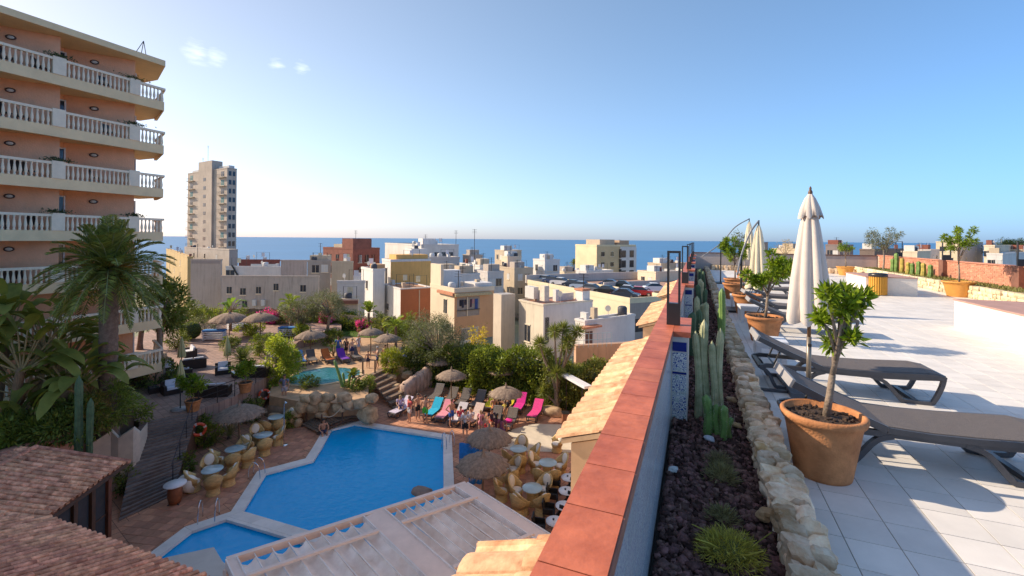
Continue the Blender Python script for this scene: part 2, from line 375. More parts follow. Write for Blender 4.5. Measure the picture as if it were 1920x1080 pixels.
m_black = M('black_metal', (.022, .02, .02), .35, .2, 6)
def roof_lamp(c, label, rz=0, group='roof lamps', w_=.135, h=.76):
    t = thing('roof_lamp', label, 'lamp', c, rz, group)
    MB().b2(-w_ / 2, w_ / 2, -.04, .04, 0, .23).build('base', m_black, t)
    for s in (-1, 1): MB().b2(s * w_ / 2 - (.022 if s > 0 else 0), s * w_ / 2 + (.022 if s < 0 else 0), -.04, .04, .2302, h).build('post', m_black, t)
    MB().b2(-w_ / 2, w_ / 2, -.04, .04, h + .0002, h + .025).build('head', m_black, t)
    return t
lp = ['nearest black frame lamp on the red parapet cap', 'second black frame lamp along the red parapet', 'third black frame lamp along the red parapet', 'fourth black frame lamp along the red parapet', 'fifth black frame lamp along the red parapet', 'farthest black frame lamp along the red parapet']
for p, s in zip(PIERS, lp): roof_lamp((-.225, p + .38, T + 1.006), s)
# ---------------------------------------------------------------- barrel tile eaves outside the parapet
m_eave = M('sunlit_clay_tile', (.52, .25, .12), .8, .25, 6, bump=.35, bscale=30, rand=.24, c2=(.60, .37, .21))
def barrel(b, p, ax, side, up, L, r, th=.018, n=6, taper=.86, sq=.8):
    """half-pipe tile from p along ax"""
    k = len(b.v); p, ax, side, up = map(Vector, (p, ax, side, up))
    for i, (s, rr) in enumerate(((0, r), (1, r * taper))):
        for o in (0, th):
            for j in range(n + 1):
                q = math.pi * j / n; b.v.append(tuple(p + ax * (L * s) + side * (math.cos(q) * (rr - o)) + up * (math.sin(q) * (rr - o) * sq)))
    m = n + 1
    for j in range(n):
        b.f += [(k + j, k + j + 1, k + 2 * m + j + 1, k + 2 * m + j), (k + m + j + 1, k + m + j, k + 3 * m + j, k + 3 * m + j + 1), (k + j + 1, k + j, k + m + j, k + m + j + 1)]
def eave(u0, u1, label):
    t = thing('tiled_eave', label, 'eave', (-.8, (u0 + u1) / 2, 8.8))
    ax = Vector((-.955, 0, -.296)).normalized(); up = Vector((-.296, 0, .955)).normalized(); its = []
    y = u0 + .1
    sl = 1.0
    while y < u1 - .05:
        for k in (1, 0):
            p = Vector((-.42, y, 9.80)) + ax * (k * .45) + up * (.015 * (1 - k)) + Vector((0, rnd.uniform(-.008, .008), rnd.uniform(-.006, .006)))
            its.append((tuple(p), (lambda p: lambda b: barrel(b, p, ax, (0, 1, 0), up, .53, .105, taper=1.06, sq=.42))(p)))
            q = p + Vector((0, .11, 0)) - up * .005
            its.append((tuple(q), (lambda q: lambda b: barrel(b, q + up * .035, ax, (0, 1, 0), -up, .53, .09, taper=1.05, sq=.5))(q)))
        y += .22
    pieces('roof_tile', its, m_eave, t, 120)
    b = MB(); b.v = []
    b.quad((-.40, u0, 9.79), (-.40, u1, 9.79), (-1.3, u1, 9.51), (-1.3, u0, 9.51)); b.quad((-.40, u0, 9.74), (-1.3, u0, 9.46), (-1.3, u1, 9.46), (-.40, u1, 9.74)); b.quad((-1.3, u0, 9.51), (-1.3, u1, 9.51), (-1.3, u1, 9.46), (-1.3, u0, 9.46)); b.quad((-.4, u0, 9.79), (-1.3, u0, 9.51), (-1.3, u0, 9.46), (-.4, u0, 9.74))
    b.build('eave_board', M('eave_render', (.50, .34, .20), .85, .15, 4), t, world=True)
    MB().prism([(-1.2, u0 + .03), (-.36, u0 + .03), (-.36, u1 - .03), (-1.2, u1 - .03)], 8.8, lambda p: 9.47 if p[0] < -1 else 9.73).build('eave_wall', M('eave_wall', (.58, .38, .22), .85, .12, 3), t, world=True)
eave(-.6, 2.72, 'barrel tile eave outside the parapet at the bottom of the view')
eave(4.6, 9.2, 'long barrel tile eave outside the parapet below the nearest lamp')
eave(11.4, 15.6, 'barrel tile eave outside the parapet beyond the second lamp')
eave(17.5, 23., 'farthest barrel tile eave along the outside of the parapet')
# ---------------------------------------------------------------- planter bed: volcanic gravel and dry stone edge
MB().b2(-.20, .48, -1, 31, T - .1, T + .12).build('planter_soil', M('dark_soil', (.035, .02, .016), .95, .3, 8), kind='structure')
def scatter_stones(name, n, xr, yr, z, size, mat, seed, power=1.6):
    rng = np.random.default_rng(seed)
    cube = np.array([[x, y, zz] for zz in (-1, 1) for y in (-1, 1) for x in (-1, 1)], float)
    Fq = np.array([[0, 2, 3, 1], [4, 5, 7, 6], [0, 1, 5, 4], [1, 3, 7, 5], [3, 2, 6, 7], [2, 0, 4, 6]])
    cx = rng.uniform(*xr, n); cy = yr[0] + (yr[1] - yr[0]) * rng.random(n) ** power; s = size * (.55 + rng.random(n) ** 2)
    V = cube[None] * (.5 + .25 * rng.random((n, 8, 1))) * s[:, None, None] * (.6 + .7 * rng.random((n, 1, 3)))
    a = rng.uniform(0, 6.28, n); ca, sa = np.cos(a), np.sin(a); t_ = rng.uniform(-.9, .9, n); ct, st = np.cos(t_), np.sin(t_)
    y2 = V[:, :, 1] * ct[:, None] - V[:, :, 2] * st[:, None]; z2 = V[:, :, 1] * st[:, None] + V[:, :, 2] * ct[:, None]; x2 = V[:, :, 0]
    V = np.stack([x2 * ca[:, None] - y2 * sa[:, None] + cx[:, None], x2 * sa[:, None] + y2 * ca[:, None] + cy[:, None], z2 + z + rng.random(n)[:, None] * size * .5], -1)
    me = bpy.data.meshes.new(name); nv = n * 8; me.vertices.add(nv); me.vertices.foreach_set('co', V.reshape(-1).astype(np.float32))
    idx = (Fq[None] + (np.arange(n) * 8)[:, None, None]).reshape(-1).astype(np.int32)
    me.loops.add(len(idx)); me.loops.foreach_set('vertex_index', idx); me.polygons.add(n * 6); me.polygons.foreach_set('loop_start', np.arange(0, n * 24, 4, dtype=np.int32)); me.update(calc_edges=True)
    return link(name, me, mat)
m_lava = M('lava_gravel', (.085, .045, .038), .95, .3, 30, island=.75, c2=(.15, .075, .06), spec=.15)
tag(scatter_stones('gravel', 21000, (-.19, .46), (1.2, 30), T + .125, .024, m_lava, 3, 2.4), 'dark reddish volcanic gravel in the roof planter', 'gravel', kind='stuff')
m_stone = M('dry_stone', (.45, .25, .105), .9, .25, 4.5, bump=.9, bscale=22, rand=.32, island=.25, c2=(.60, .48, .34))
wall = thing('dry_stone_wall', 'low dry stone wall edging the gravel planter', 'stone wall', (.55, 14, T))
st = []; sid = 0
for lay, (z0, z1) in enumerate(((.0, .11), (.11, .21), (.20, .305))):
    for x0, x1 in ((.445, .56), (.55, .665)):
        y = 1.3 + rnd.random() * .1
        while y < 30.8:
            L = rnd.uniform(.055, .17) * (1 if y < 9 else 2); sid += 1
            xx0, xx1 = x0, x1
            if lay == 2 and rnd.random() < .28:
                if x0 > .5: y += L * .6; continue
                xx1 = .66
            c = ((xx0 + xx1) / 2 + rnd.uniform(-.015, .015), y + L / 2, T + (z0 + z1) / 2 + rnd.uniform(-.012, .02))
            st.append((c, (lambda c, L, wx, sid, h: lambda b: b.blob(c, (wx * 1.16, L * 1.12, h * 1.25), sid, .19, 0 if c[1] > 9 else 2, .45))(c, L, xx1 - xx0, sid, z1 - z0))); y += L
pieces('stone', st, m_stone, wall, 300)
MB().b2(.47, .635, 1.3, 30.8, T - .01, T + .24).build('core', M('mortar', (.22, .18, .14), .95, .2, 10), wall, world=True)
for i, (px, py, s, lab) in enumerate(((1438, 972, .085, 'ochre loose stone lying against the dry stone wall on gravel'), (1262, 883, .05, 'small white stone on the gravel near the tiled parapet'), (1330, 825, .06, 'pale grey stone at the foot of the green cactus'), (1381, 800, .06, 'small ochre stone on gravel right of the green cactus'), (1372, 752, .075, 'tan stone on the gravel behind the green cactus'))):
    p = P(px, py, T + .15); MB().blob((0, 0, 0), (s * 1.5, s, s * .8), 900 + i, .2, 1).build('loose_stone', M('loose_stone%d' % i, [(.42, .25, .12), (.6, .57, .52), (.45, .44, .45), (.42, .27, .13), (.38, .25, .14)][i], .9, .3, 12, bump=.5), loc=p + Vector((0, 0, s * .25)), label=lab, cat='stone', group='loose stones in the planter')
# ---------------------------------------------------------------- cacti
m_cac = M('columnar_cactus', (.25, .27, .13), .75, .25, 6, bump=.5, bscale=60, c2=(.38, .36, .21)); m_cacg = M('young_cactus', (.09, .17, .035), .55, .3, 6, c2=(.14, .22, .05)); m_spine = M('cactus_spine', (.45, .38, .30), .8)
def column(b, base, h, r, lean=(0, 0), ribs=8, seed=0):
    rr = random.Random(seed); k = len(b.v); n = ribs * 4; m = 15; ph = rr.uniform(0, 6)
    for i in range(m + 1):
        s = i / m; z = h * s; w = r * (1 + .06 * math.sin(s * 9 + ph)) * (1 if s < .86 else math.sqrt(max(.0, 1 - ((s - .86) / .14) ** 2)) * .97 + .03)
        for j in range(n):
            q = 2 * math.pi * j / n; a = w * (1 + .13 * math.cos(ribs * q)); b.v.append((base[0] + lean[0] * s + .01 * math.sin(s * 6 + ph) + a * math.cos(q), base[1] + lean[1] * s + a * math.sin(q), base[2] + z))
    for i in range(m):
        for j in range(n): b.f.append((k + i * n + j, k + i * n + (j + 1) % n, k + (i + 1) * n + (j + 1) % n, k + (i + 1) * n + j))
    b.f.append(tuple(range(k + m * n, k + (m + 1) * n)))
def spines(b, base, h, r, ribs, lean=(0, 0)):
    rng = np.random.default_rng(int(h * 1e4)); N = 260; q = rng.integers(0, ribs, N) * 2 * math.pi / ribs; s = rng.random(N) * .95
    p = np.stack([base[0] + lean[0] * s + 1.13 * r * np.cos(q), base[1] + lean[1] * s + 1.13 * r * np.sin(q), base[2] + h * s], 1); d = np.stack([np.cos(q), np.sin(q), np.zeros(N)], 1) + rng.normal(size=(N, 3)) * .5
    return leafq(p, d, .016, .002, rng)
def cactus(name, c, cols, mat, label, ribs=8, spin=True):
    t = thing(name, label, 'cactus', c, 0, 'cacti in the planters')
    for i, (x, y, h, r, lx, ly) in enumerate(cols):
        b = MB(); column(b, (x, y, -.03), h, r, (lx, ly), ribs, i); s = b.build('column', mat, t, True)
        if spin: quadmesh('spines', spines(None, (x, y, 0), h, r, ribs, (lx, ly)), m_spine, s)
    return t
zg = T + .13
cb = P(1338, 818, zg)
cactus('columnar_cactus', cb + Vector((-.05, .28, 0)), [(-.07, .12, .90, .033, -.03, 0), (-.005, .14, 1.02, .036, -.03, 0), (.06, .10, .82, .028, -.01, 0), (.115, .16, .94, .032, -.005, 0)], m_cac, 'tall grey green columnar cactus with four stems beside tiled pier', 9)
cactus('columnar_cactus', cb, [(-.045, 0, .40, .036, -.01, 0), (.02, .02, .32, .034, 0, 0), (.075, -.01, .33, .037, .012, 0), (.115, .02, .22, .026, .02, 0)], m_cacg, 'short bright green cactus clump in front of the tall columns', 6)
cactus('columnar_cactus', (.36, 8.0, zg), [(0, 0, 1.05, .045, .03, 0), (.03, .5, .7, .04, 0, 0)], m_cacg, 'slim green cactus column beside the dry stone wall', 8, False)
for i, (x, y, n) in enumerate(((.0, 7.6, 2), (.05, 9.2, 3), (.10, 11.5, 3), (.06, 14, 3), (.2, 17, 3), (.1, 21, 3))):
    cactus('columnar_cactus', (x, y, zg), [(rnd.uniform(-.09, .12), rnd.uniform(-.3, .3), rnd.uniform(.45, .85), rnd.uniform(.035, .055), rnd.uniform(-.04, .04), 0) for _ in range(n)], m_cac if i % 2 else M('dark_cactus', (.06, .10, .045), .7, .3, 6), ['stout cactus clump just behind the tall grey columns', 'second cactus clump along the planter behind the pale columns', 'third cactus clump along the roof planter', 'fourth cactus clump along the roof planter', 'fifth cactus clump far along the roof planter', 'last cactus clump at the far end of planter'][i], 8, False)
m_dry = leafmat('dry_spines', (.24, .16, .10), .5, .15, c2=(.18, .18, .07)); m_succ = leafmat('yellow_green_succulent', (.36, .33, .05), .4, .25, c2=(.46, .38, .08)); m_sg = leafmat('spiny_green', (.20, .20, .07), .5, .2, c2=(.26, .19, .10))
def tuft(c, r, n, L, W, mat, label, seed, flat=.7, mat2=None):
    t = thing('spiny_succulent', label, 'succulent', c, 0, 'low succulents in the gravel'); rng = np.random.default_rng(seed)
    u = unit(rng.normal(size=(n, 3))); u[:, 2] = np.abs(u[:, 2]) * flat; n2 = n; p = u * r * (.3 + .65 * rng.random((n, 1)))
    quadmesh('leaf_mass', leafq(p, u + rng.normal(size=(n, 3)) * .4, L * (.6 + .7 * rng.random(n)), W, rng), mat, t)
    b = MB(); b.blob((0, 0, r * .15), (r * .9, r * .9, r * .5), seed, .2, 1); b.build('core', mat2 or m_sg, t, True)
    return t
tuft(P(1348, 872, zg), .10, 900, .05, .004, m_dry, 'brown tipped spiny tuft behind the middle one on gravel', 1, .9)
tuft(P(1353, 900, zg), .115, 1200, .055, .0045, m_sg, 'green spiny ball of succulent in the middle of gravel', 2, .9)
tuft(P(1355, 978, zg), .10, 1000, .045, .0045, m_sg, 'small spiny tuft with reddish tips nearer the camera', 3, .8)
q = tuft(P(1368, 1045, zg), .19, 2600, .05, .005, m_succ, 'yellow green needle leaved succulent nearest the camera', 4, .6, M('succ_core', (.12, .12, .03), .9))
b = MB()
for a in range(7): ang = a * .9 + 1; b.tube([(0, 0, .02), (.12 * math.cos(ang), .12 * math.sin(ang), .09), (.21 * math.cos(ang), .19 * math.sin(ang), .06 + .02 * a)], [.005, .004, .003], 5)
b.build('shoot', m_succ, q)
for i, (px, py) in enumerate(((1335, 945), (1300, 1000))):
    pass
# ---------------------------------------------------------------- terracotta pots with small citrus trees
m_pot = M('terracotta', (.36, .135, .045), .8, .22, 5, bump=.35, bscale=70, c2=(.42, .18, .07)); m_soil = M('pot_soil', (.05, .03, .02), .95, .5, 25, bump=.9, bscale=60)
m_bark = M('citrus_bark', (.20, .15, .11), .9, .35, 14, bump=.7, bscale=40); m_citrus = leafmat('citrus_leaf', (.10, .17, .012), .5, .42, .4, c2=(.19, .25, .02))
m_pot2 = M('ochre_pot', (.52, .24, .05), .6, .12, 4, bump=.1)
def pot(t, r=.36, h=.54, mat=None):
    pp = MB().lathe((0, 0, 0), [(r * .66, 0), (r * .68, .03), (r * .86, h * .72), (r * .90, h * .86), (r * .965, h * .88), (r, h * .93), (r * 1.0, h * .98), (r * .96, h), (r * .88, h * .995), (r * .86, h * .9), (.01, h * .88)], 40).build('pot', mat or m_pot, t, True)
    b = MB(); rr = random.Random(int(r * 100)); k = 0
    b.lathe((0, 0, 0), [(r * .86, h * .86), (r * .84, h * .90), (.02, h * .93)], 24); b.build('soil', m_soil, t)
    b = MB()
    for i in range(70): a = rr.uniform(0, 6.28); q = r * .8 * math.sqrt(rr.random()); b.blob((q * math.cos(a), q * math.sin(a), h * .92), (rr.uniform(.02, .045),) * 3, i, .3, 0)
    b.build('soil_clods', m_soil, t, kind='stuff')
def citrus(c, label, th, cw, ch, n, L, seed, r=.36, h=.54, mat=None, leafm=None, lean=0., gap=.5, W=None):
    t = thing('potted_tree', label, 'potted tree', c, 0, 'potted trees on the roof terrace'); pot(t, r, h, mat); rr = random.Random(seed)
    rng = np.random.default_rng(seed); top = Vector((lean, 0, th)); b = MB()
    f = Vector((lean * .45, 0, h + (th - h) * .42))
    b.tube([(.02, 0, h * .88), (.02 + lean * .2, .005, h + (th - h) * .2), tuple(f)], [.03, .026, .024], 8)
    ends = []
    nb = 8
    for i in range(nb):
        a = 6.28 * i / nb + rr.uniform(-.4, .4); k = rr.uniform(.35, 1); e = Vector((lean + cw * k * math.cos(a) * .8, cw * k * math.sin(a) * .8, th + ch * rr.uniform(-.75, .85)))
        s = f.lerp(top, rr.uniform(0, .6)); mid = s.lerp(e, .55) + Vector((0, 0, .05)); b.tube([tuple(s), tuple(mid), tuple(e)], [.017, .011, .005], 6); ends += [e, mid.lerp(e, .5), e + Vector((rr.uniform(-.1, .1), rr.uniform(-.1, .1), rr.uniform(0, .09))) * (cw / .3)]
    b.tube([tuple(f), tuple(top), tuple(top + Vector((0, 0, ch * .8)))], [.022, .014, .006], 6); ends += [top + Vector((0, 0, ch * .85)), top + Vector((0, 0, ch * .3))]
    b.build('trunk', leafm and M('olive_bark', (.22, .18, .14), .9, .3, 14) or m_bark, t, True)
    E_ = np.array([tuple(e) for e in ends]); idx = rng.integers(0, len(E_), n); d = unit(rng.normal(size=(n, 3)) + np.array([0, 0, .35])); p = E_[idx] + d * cw * gap * .36 * rng.random((n, 1))
    quadmesh('crown', leafq(p, d + rng.normal(size=(n, 3)) * .25, L * (.6 + .7 * rng.random(n)), (W or L * .36), rng), leafm or m_citrus, t); return t
m_oliveleaf = leafmat('olive_leaf', (.13, .14, .075), .4, .2, .6)
citrus((.97, 4.42, T), 'small citrus tree in the nearest terracotta pot', 1.24, .23, .29, 1050, .08, 11, .305, .51, lean=.14)
citrus((1.20, 9.85, T), 'citrus tree in terracotta pot behind the second lounger', 1.36, .46, .34, 2600, .085, 12, .33, .48, lean=.12, gap=.6)
citrus((1.32, 19.0, T), 'bright green bushy tree in a pot at left near far wall', 1.55, .6, .45, 2200, .10, 13, .38, .5)
citrus((2.1, 24.0, T), 'sparse grey leaved tree in pot behind the cantilever parasol', 1.6, .8, .55, 1800, .09, 14, .4, .5, leafm=m_oliveleaf, gap=.8)
for x, y, s in ((1.22, 13.3, 'empty terracotta pot with white cushion beside the stone wall'), (1.15, 16.6, 'terracotta pot in the row of pots along the wall')):
    t = thing('terracotta_pot', s, 'pot', (x, y, T), 0, 'terracotta pots by the planter'); pot(t, .36, .52)
citrus(P(1472, 516, T), 'dry bare tree in orange pot left of the parasol', 1.5, .55, .4, 420, .07, 15, .42, .5, m_pot2, leafmat('dry_leaf', (.30, .22, .08), .4, .2), gap=.9)
citrus(P(1585, 516, T), 'small green tree in orange pot right of the parasol', 1.55, .5, .25, 700, .10, 16, .45, .5, m_pot2)
citrus(P(1797, 556, T), 'tall stemmed tree in the large ochre pot by stone planter', 1.95, .5, .42, 1500, .10, 17, .46, .55, m_pot2)
# ---------------------------------------------------------------- sun loungers
m_frame = M('anthracite_resin', (.055, .055, .062), .38, .15, 6, bump=.08, bscale=90); m_sling = M('grey_sling', (.12, .10, .09), .75, .12, 12, bump=.5, bscale=260, stretch=(1, 8, 1)); m_white = M('white_plastic', (.66, .65, .66), .4, .06, 4)
def beam(b, pts, wy, th, y):
    """flat bar following pts (x,z) in the XZ plane at y"""
    pts = [Vector((p[0], 0, p[1])) for p in pts]; k = len(b.v); n = len(pts)
    for i, p in enumerate(pts):
        t = (pts[min(i + 1, n - 1)] - pts[max(i - 1, 0)]).normalized(); nn = Vector((-t.z, 0, t.x))
        for sy, sn in ((-1, -1), (1, -1), (1, 1), (-1, 1)): q = p + nn * (th / 2 * sn); b.v.append((q.x, y + sy * wy / 2, q.z))
    for i in range(n - 1):
        for j in range(4): b.f.append((k + i * 4 + j, k + i * 4 + (j + 1) % 4, k + (i + 1) * 4 + (j + 1) % 4, k + (i + 1) * 4 + j))
    b.f += [(k + 3, k + 2, k + 1, k), tuple(k + (n - 1) * 4 + j for j in range(4))]
def smoothpath(pts, n=4):
    """Catmull-Rom through the points"""
    out = []
    for i in range(len(pts) - 1):
        p0, p1, p2, p3 = (Vector(pts[max(0, min(len(pts) - 1, i + k))]) for k in (-1, 0, 1, 2))
        for j in range(n): s = j / n; out.append(tuple(.5 * (2 * p1 + (p2 - p0) * s + (2 * p0 - 5 * p1 + 4 * p2 - p3) * s * s + (3 * p1 - p0 - 3 * p2 + p3) * s ** 3)))
    return out + [tuple(pts[-1])]
def make_lounger(label, loc, rz=0, back=.42, group='sun loungers on the roof terrace', simple=False):
    t = thing('sun_lounger', label, 'sun lounger', loc, rz, group); W = .31
    for s in (-1, 1):
        b = MB(); y = s * (W - .012)
        beam(b, [(.03, .27), (.1, .29), (1.25, .285), (1.55, .30), (1.9, .325)], .04, .052, y); b.build('side_rail', m_frame, t)
        b = MB(); beam(b, smoothpath([(1.92, .345), (1.895, .22), (1.83, .06), (1.78, .025), (1.55, .025), (1.50, .05), (1.36, .22), (1.22, .275)]), .045, .042, y); b.build('leg', m_frame, t)
        b = MB(); beam(b, smoothpath([(.02, .27), (.12, .20), (.19, .05), (.24, .025), (.44, .025), (.49, .05), (.62, .22), (.74, .275)]), .045, .042, y); b.build('leg', m_frame, t)
    for x, z in ((.03, .27), (1.66, .025), (.34, .025), (1.91, .335)): MB().b2(x - .026, x + .026, -W + .012, W - .012, z - .02, z + .02).build('crossbar', m_frame, t)
    hx, hz = .70, .335; L = .76; ca, sa = math.cos(back), math.sin(back)
    b = MB(); prof = []
    b2 = [(hx, hz), (1.0, hz - .012), (1.3, hz - .006), (1.62, hz + .012), (1.80, hz + .022), (1.93, hz + .0)]; beam(b, b2, W * 2 - .02, .035, 0); b.build('seat_sling', m_sling, t)
    for s in (-1, 1): b = MB(); beam(b, [(x, z - .012) for x, z in b2], .03, .048, s * (W + .004)); b.build('seat_edge', m_frame, t)
    b = MB(); bp = [(hx - L * ca, hz + L * sa), (hx - L * .5 * ca, hz + L * .5 * sa - .012), (hx, hz)]; beam(b, bp, W * 2 - .02, .032, 0); bk = b.build('backrest', m_sling, t)
    for s in (-1, 1): b = MB(); beam(b, [(x, z - .012) for x, z in bp], .03, .06, s * (W + .002)); b.build('back_edge', m_frame, bk)
    b = MB(); e = bp[0]; b.box((e[0] - .005, 0, e[1] - .008), (.03, W * 2 + .02, .075), ry=back); b.build('head_bar', M('head_bar', (.30, .28, .27), .4), bk)
    b = MB()
    for s in (-1, 1): b.tube([(hx - .42, s * .2, hz + .42 * math.tan(back) - .03), (.2, s * .2, .29)], .011, 6)
    b.tube([(.2, -.25, .29), (.2, .25, .29)], .011, 6); b.build('back_support', m_black, t)
    return t
L0 = make_lounger('nearest grey sun lounger with raised backrest beside the pot', (.78, 5.0, T), rad(3))
copy_tree(L0, (.74, 7.0, T), rad(2), 'second grey sun lounger, behind the closed parasol pole')
for i, (x, y, a, s) in enumerate(((1.05, 11.2, 1, 'third grey sun lounger along the terrace row'), (1.1, 12.9, 3, 'fourth grey sun lounger along the terrace row'), (1.25, 15.2, 0, 'fifth grey sun lounger along the terrace row'), (1.4, 17.6, 2, 'sixth grey sun lounger along the terrace row'), (1.6, 20.4, -2, 'farthest grey sun lounger along the terrace row'))): copy_tree(L0, (x, y, T), rad(a), s)
def side_table(c, label, rz=0):
    t = thing('side_table', label, 'side table', c, rz, 'white side tables'); b = MB(); b.box((0, 0, .37), (.44, .44, .04)); b.build('table_top', m_white, t); b = MB(); b.box((0, 0, .31), (.40, .40, .078), top=1.08); b.build('apron', m_white, t)
    for x in (-1, 1):
        for y in (-1, 1): MB().box((x * .17, y * .17, .135), (.06, .06, .27), top=1.25).build('leg', m_white, t)
side_table((1.06, 8.05, T), 'white plastic side table behind the second lounger'); side_table((1.15, 12.05, T), 'white side table between third and fourth loungers', .1); side_table((1.1, 14.3, T), 'white side table farther along the lounger row', -.05)
# ---------------------------------------------------------------- closed parasols
def fabric(name, c):
    m = M(name, c, .85, .07, 3, bump=.25, bscale=300); return m
m_cream = fabric('cream_canvas', (.62, .53, .46)); m_cream2 = fabric('ivory_canvas', (.66, .57, .40)); m_pole = M('wood_pole', (.20, .10, .045), .5, .25, 8, stretch=(6, 6, .6)); m_alu = M('bronze_pole', (.20, .165, .13), .4, .1, 5, metal=.5)
def folds(b, prof, n=96, k=8, amp=.22, ph=0., cx=0., cy=0.):
    kk = len(b.v); m = len(prof)
    for i, (r, z) in enumerate(prof):
        s = i / (m - 1)
        for j in range(n):
            q = 2 * math.pi * j / n; f = abs(math.sin(q * k / 2 + ph)) ** .7; rr = r * (1 - amp * (.25 + .75 * s if i else .2) * (1 - f) * 1.6 + .05 * math.sin(5 * q + 3 * s + ph)); zz = z + .025 * s * math.sin(k * q + 1.3) * (i == m - 1)
            b.v.append((cx + rr * math.cos(q + .12 * s), cy + rr * math.sin(q + .12 * s), zz))
    for i in range(m - 1):
        for j in range(n): b.f.append((kk + i * n + (j + 1) % n, kk + i * n + j, kk + (i + 1) * n + j, kk + (i + 1) * n + (j + 1) % n))
    return b
t = thing('closed_parasol', 'large closed cream parasol with wooden pole between the loungers', 'parasol', (1.3, 6.62, T))
PH = 2.52
MB().lathe((0, 0, 0), [(.028, .05), (.028, .72)], 14).build('lower_pole', m_alu, t, True); MB().lathe((0, 0, 0), [(.021, .7), (.021, PH - .02), (.012, PH)], 12).build('upper_pole', m_pole, t, True)
MB().lathe((0, 0, 0), [(.012, PH - .05), (.024, PH - .03), (.026, PH), (.012, PH + .03), (.016, PH + .045), (.004, PH + .07)], 12).build('finial', M('finial', (.12, .06, .03), .4), t, True)
folds(MB(), [(.035, 2.40), (.075, 2.27), (.115, 2.08), (.165, 1.75), (.21, 1.42), (.24, 1.12), (.26, .93), (.255, .90)], k=8, amp=.30, ph=.4).build('canopy', m_cream, t, True)
folds(MB(), [(.02, 2.50), (.06, 2.44), (.105, 2.33), (.135, 2.22), (.138, 2.205)], k=8, amp=.18, ph=.4).build('vent_cap', m_cream, t, True)
MB().lathe((.0, -.045, .60), [(.001, 0), (.022, .004), (.022, .04), (.001, .044)], 10).build('clamp_knob', m_black, t)
b = MB(); b.box((0, 0, .03), (.46, .46, .06)); b.build('base_plate', M('base_plate', (.09, .09, .10), .5), t); b = MB(); b.box((-.3, -.05, .018), (.75, .05, .03), rz=.1); b.build('base_foot', m_frame, t)
def cantilever(c, label, h, rc, out, lean, rz=0):
    t = thing('cantilever_parasol', label, 'parasol', c, rz, 'closed cantilever parasols'); o = Vector(out)
    MB().tube([(0, 0, 0), (0, 0, h * .62)], .03, 8).build('mast', m_black, t); MB().box((0, 0, .03), (.8, .8, .06)).build('base_plate', m_black, t)
    b = MB(); b.tube(smoothpath([(lean[0], lean[1], h * .40), (0, 0, h * .62), (o.x * .5, o.y * .5, h * .87), (o.x, o.y, h)], 5), .026, 8); b.build('arm', M('grey_arm', (.16, .17, .19), .35), t, True)
    MB().tube([(o.x, o.y, h + .02), (o.x, o.y, h - .2)], .02, 6).build('hanger', m_black, t)
    folds(MB(), [(.03, h - .12), (.09, h - .3), (.15, h - .65), (.2, h - 1.1), (.24, h - 1.55), (rc, h - 1.8)], k=8, amp=.28, cx=o.x, cy=o.y).build('canopy', m_cream2, t, True); return t
cantilever((1.12, 13.75, T), 'nearer closed cantilever parasol with ivory canopy behind citrus tree', 2.45, .36, (.42, .1, 0), (-.1, -.05))
cantilever((1.0, 22.5, T), 'farther closed cantilever parasol with long bent arm', 2.9, .3, (1.15, .2, 0), (-.8, -.1))
# ---------------------------------------------------------------- far side of the terrace
m_wblock = M('white_render', (.66, .62, .56), .85, .06, 8, bump=.5, bscale=25); m_deckred = M('red_deck_tile', (.36, .21, .17), .8, .12, 4)
t = thing('white_block', 'long white rendered skylight block with reddish top at right edge', 'block', (7.2, 9, T)); MB().b2(5.45, 11, 2.5, 13.4, T, T + .60).build('block_body', m_wblock, t, world=True); MB().b2(5.43, 11.02, 2.48, 13.42, T + .6, T + .63).build('block_top', m_deckred, t, world=True)
t = thing('white_block', 'square white rendered block behind the yellow litter bin', 'block', (6.5, 21.4, T)); MB().b2(5.75, 7.25, 20.3, 22.7, T, T + .62).build('block_body', m_wblock, t, world=True); MB().b2(5.73, 7.27, 20.28, 22.72, T + .62, T + .65).build('block_top', m_deckred, t, world=True)
bp = P(1646, 553, T); t = thing('litter_bin', 'round yellow slatted litter bin with black lid', 'bin', bp); MB().lathe((0, 0, 0), [(.24, .02), (.24, .66)], 28).build('bin_liner', M('bin_liner', (.10, .05, .01), .8), t, True)
sl = MB().box((0, 0, .34), (.05, .022, .64)); sm = None
for i in range(24):
    a = 6.28 * i / 24
    if sm is None: s0 = sl.build('slat', M('yellow_slat', (.55, .27, .03), .5, .15, 10), t); sm = s0.data
    else: s0 = link('slat', sm, None, t)
    s0.location = (.258 * math.cos(a), .258 * math.sin(a), 0); s0.rotation_euler = (0, 0, a + math.pi / 2)
MB().lathe((0, 0, 0), [(.275, .662), (.285, .68), (.285, .76), (.25, .79), (.12, .80)], 28).build('lid', m_black, t, True)
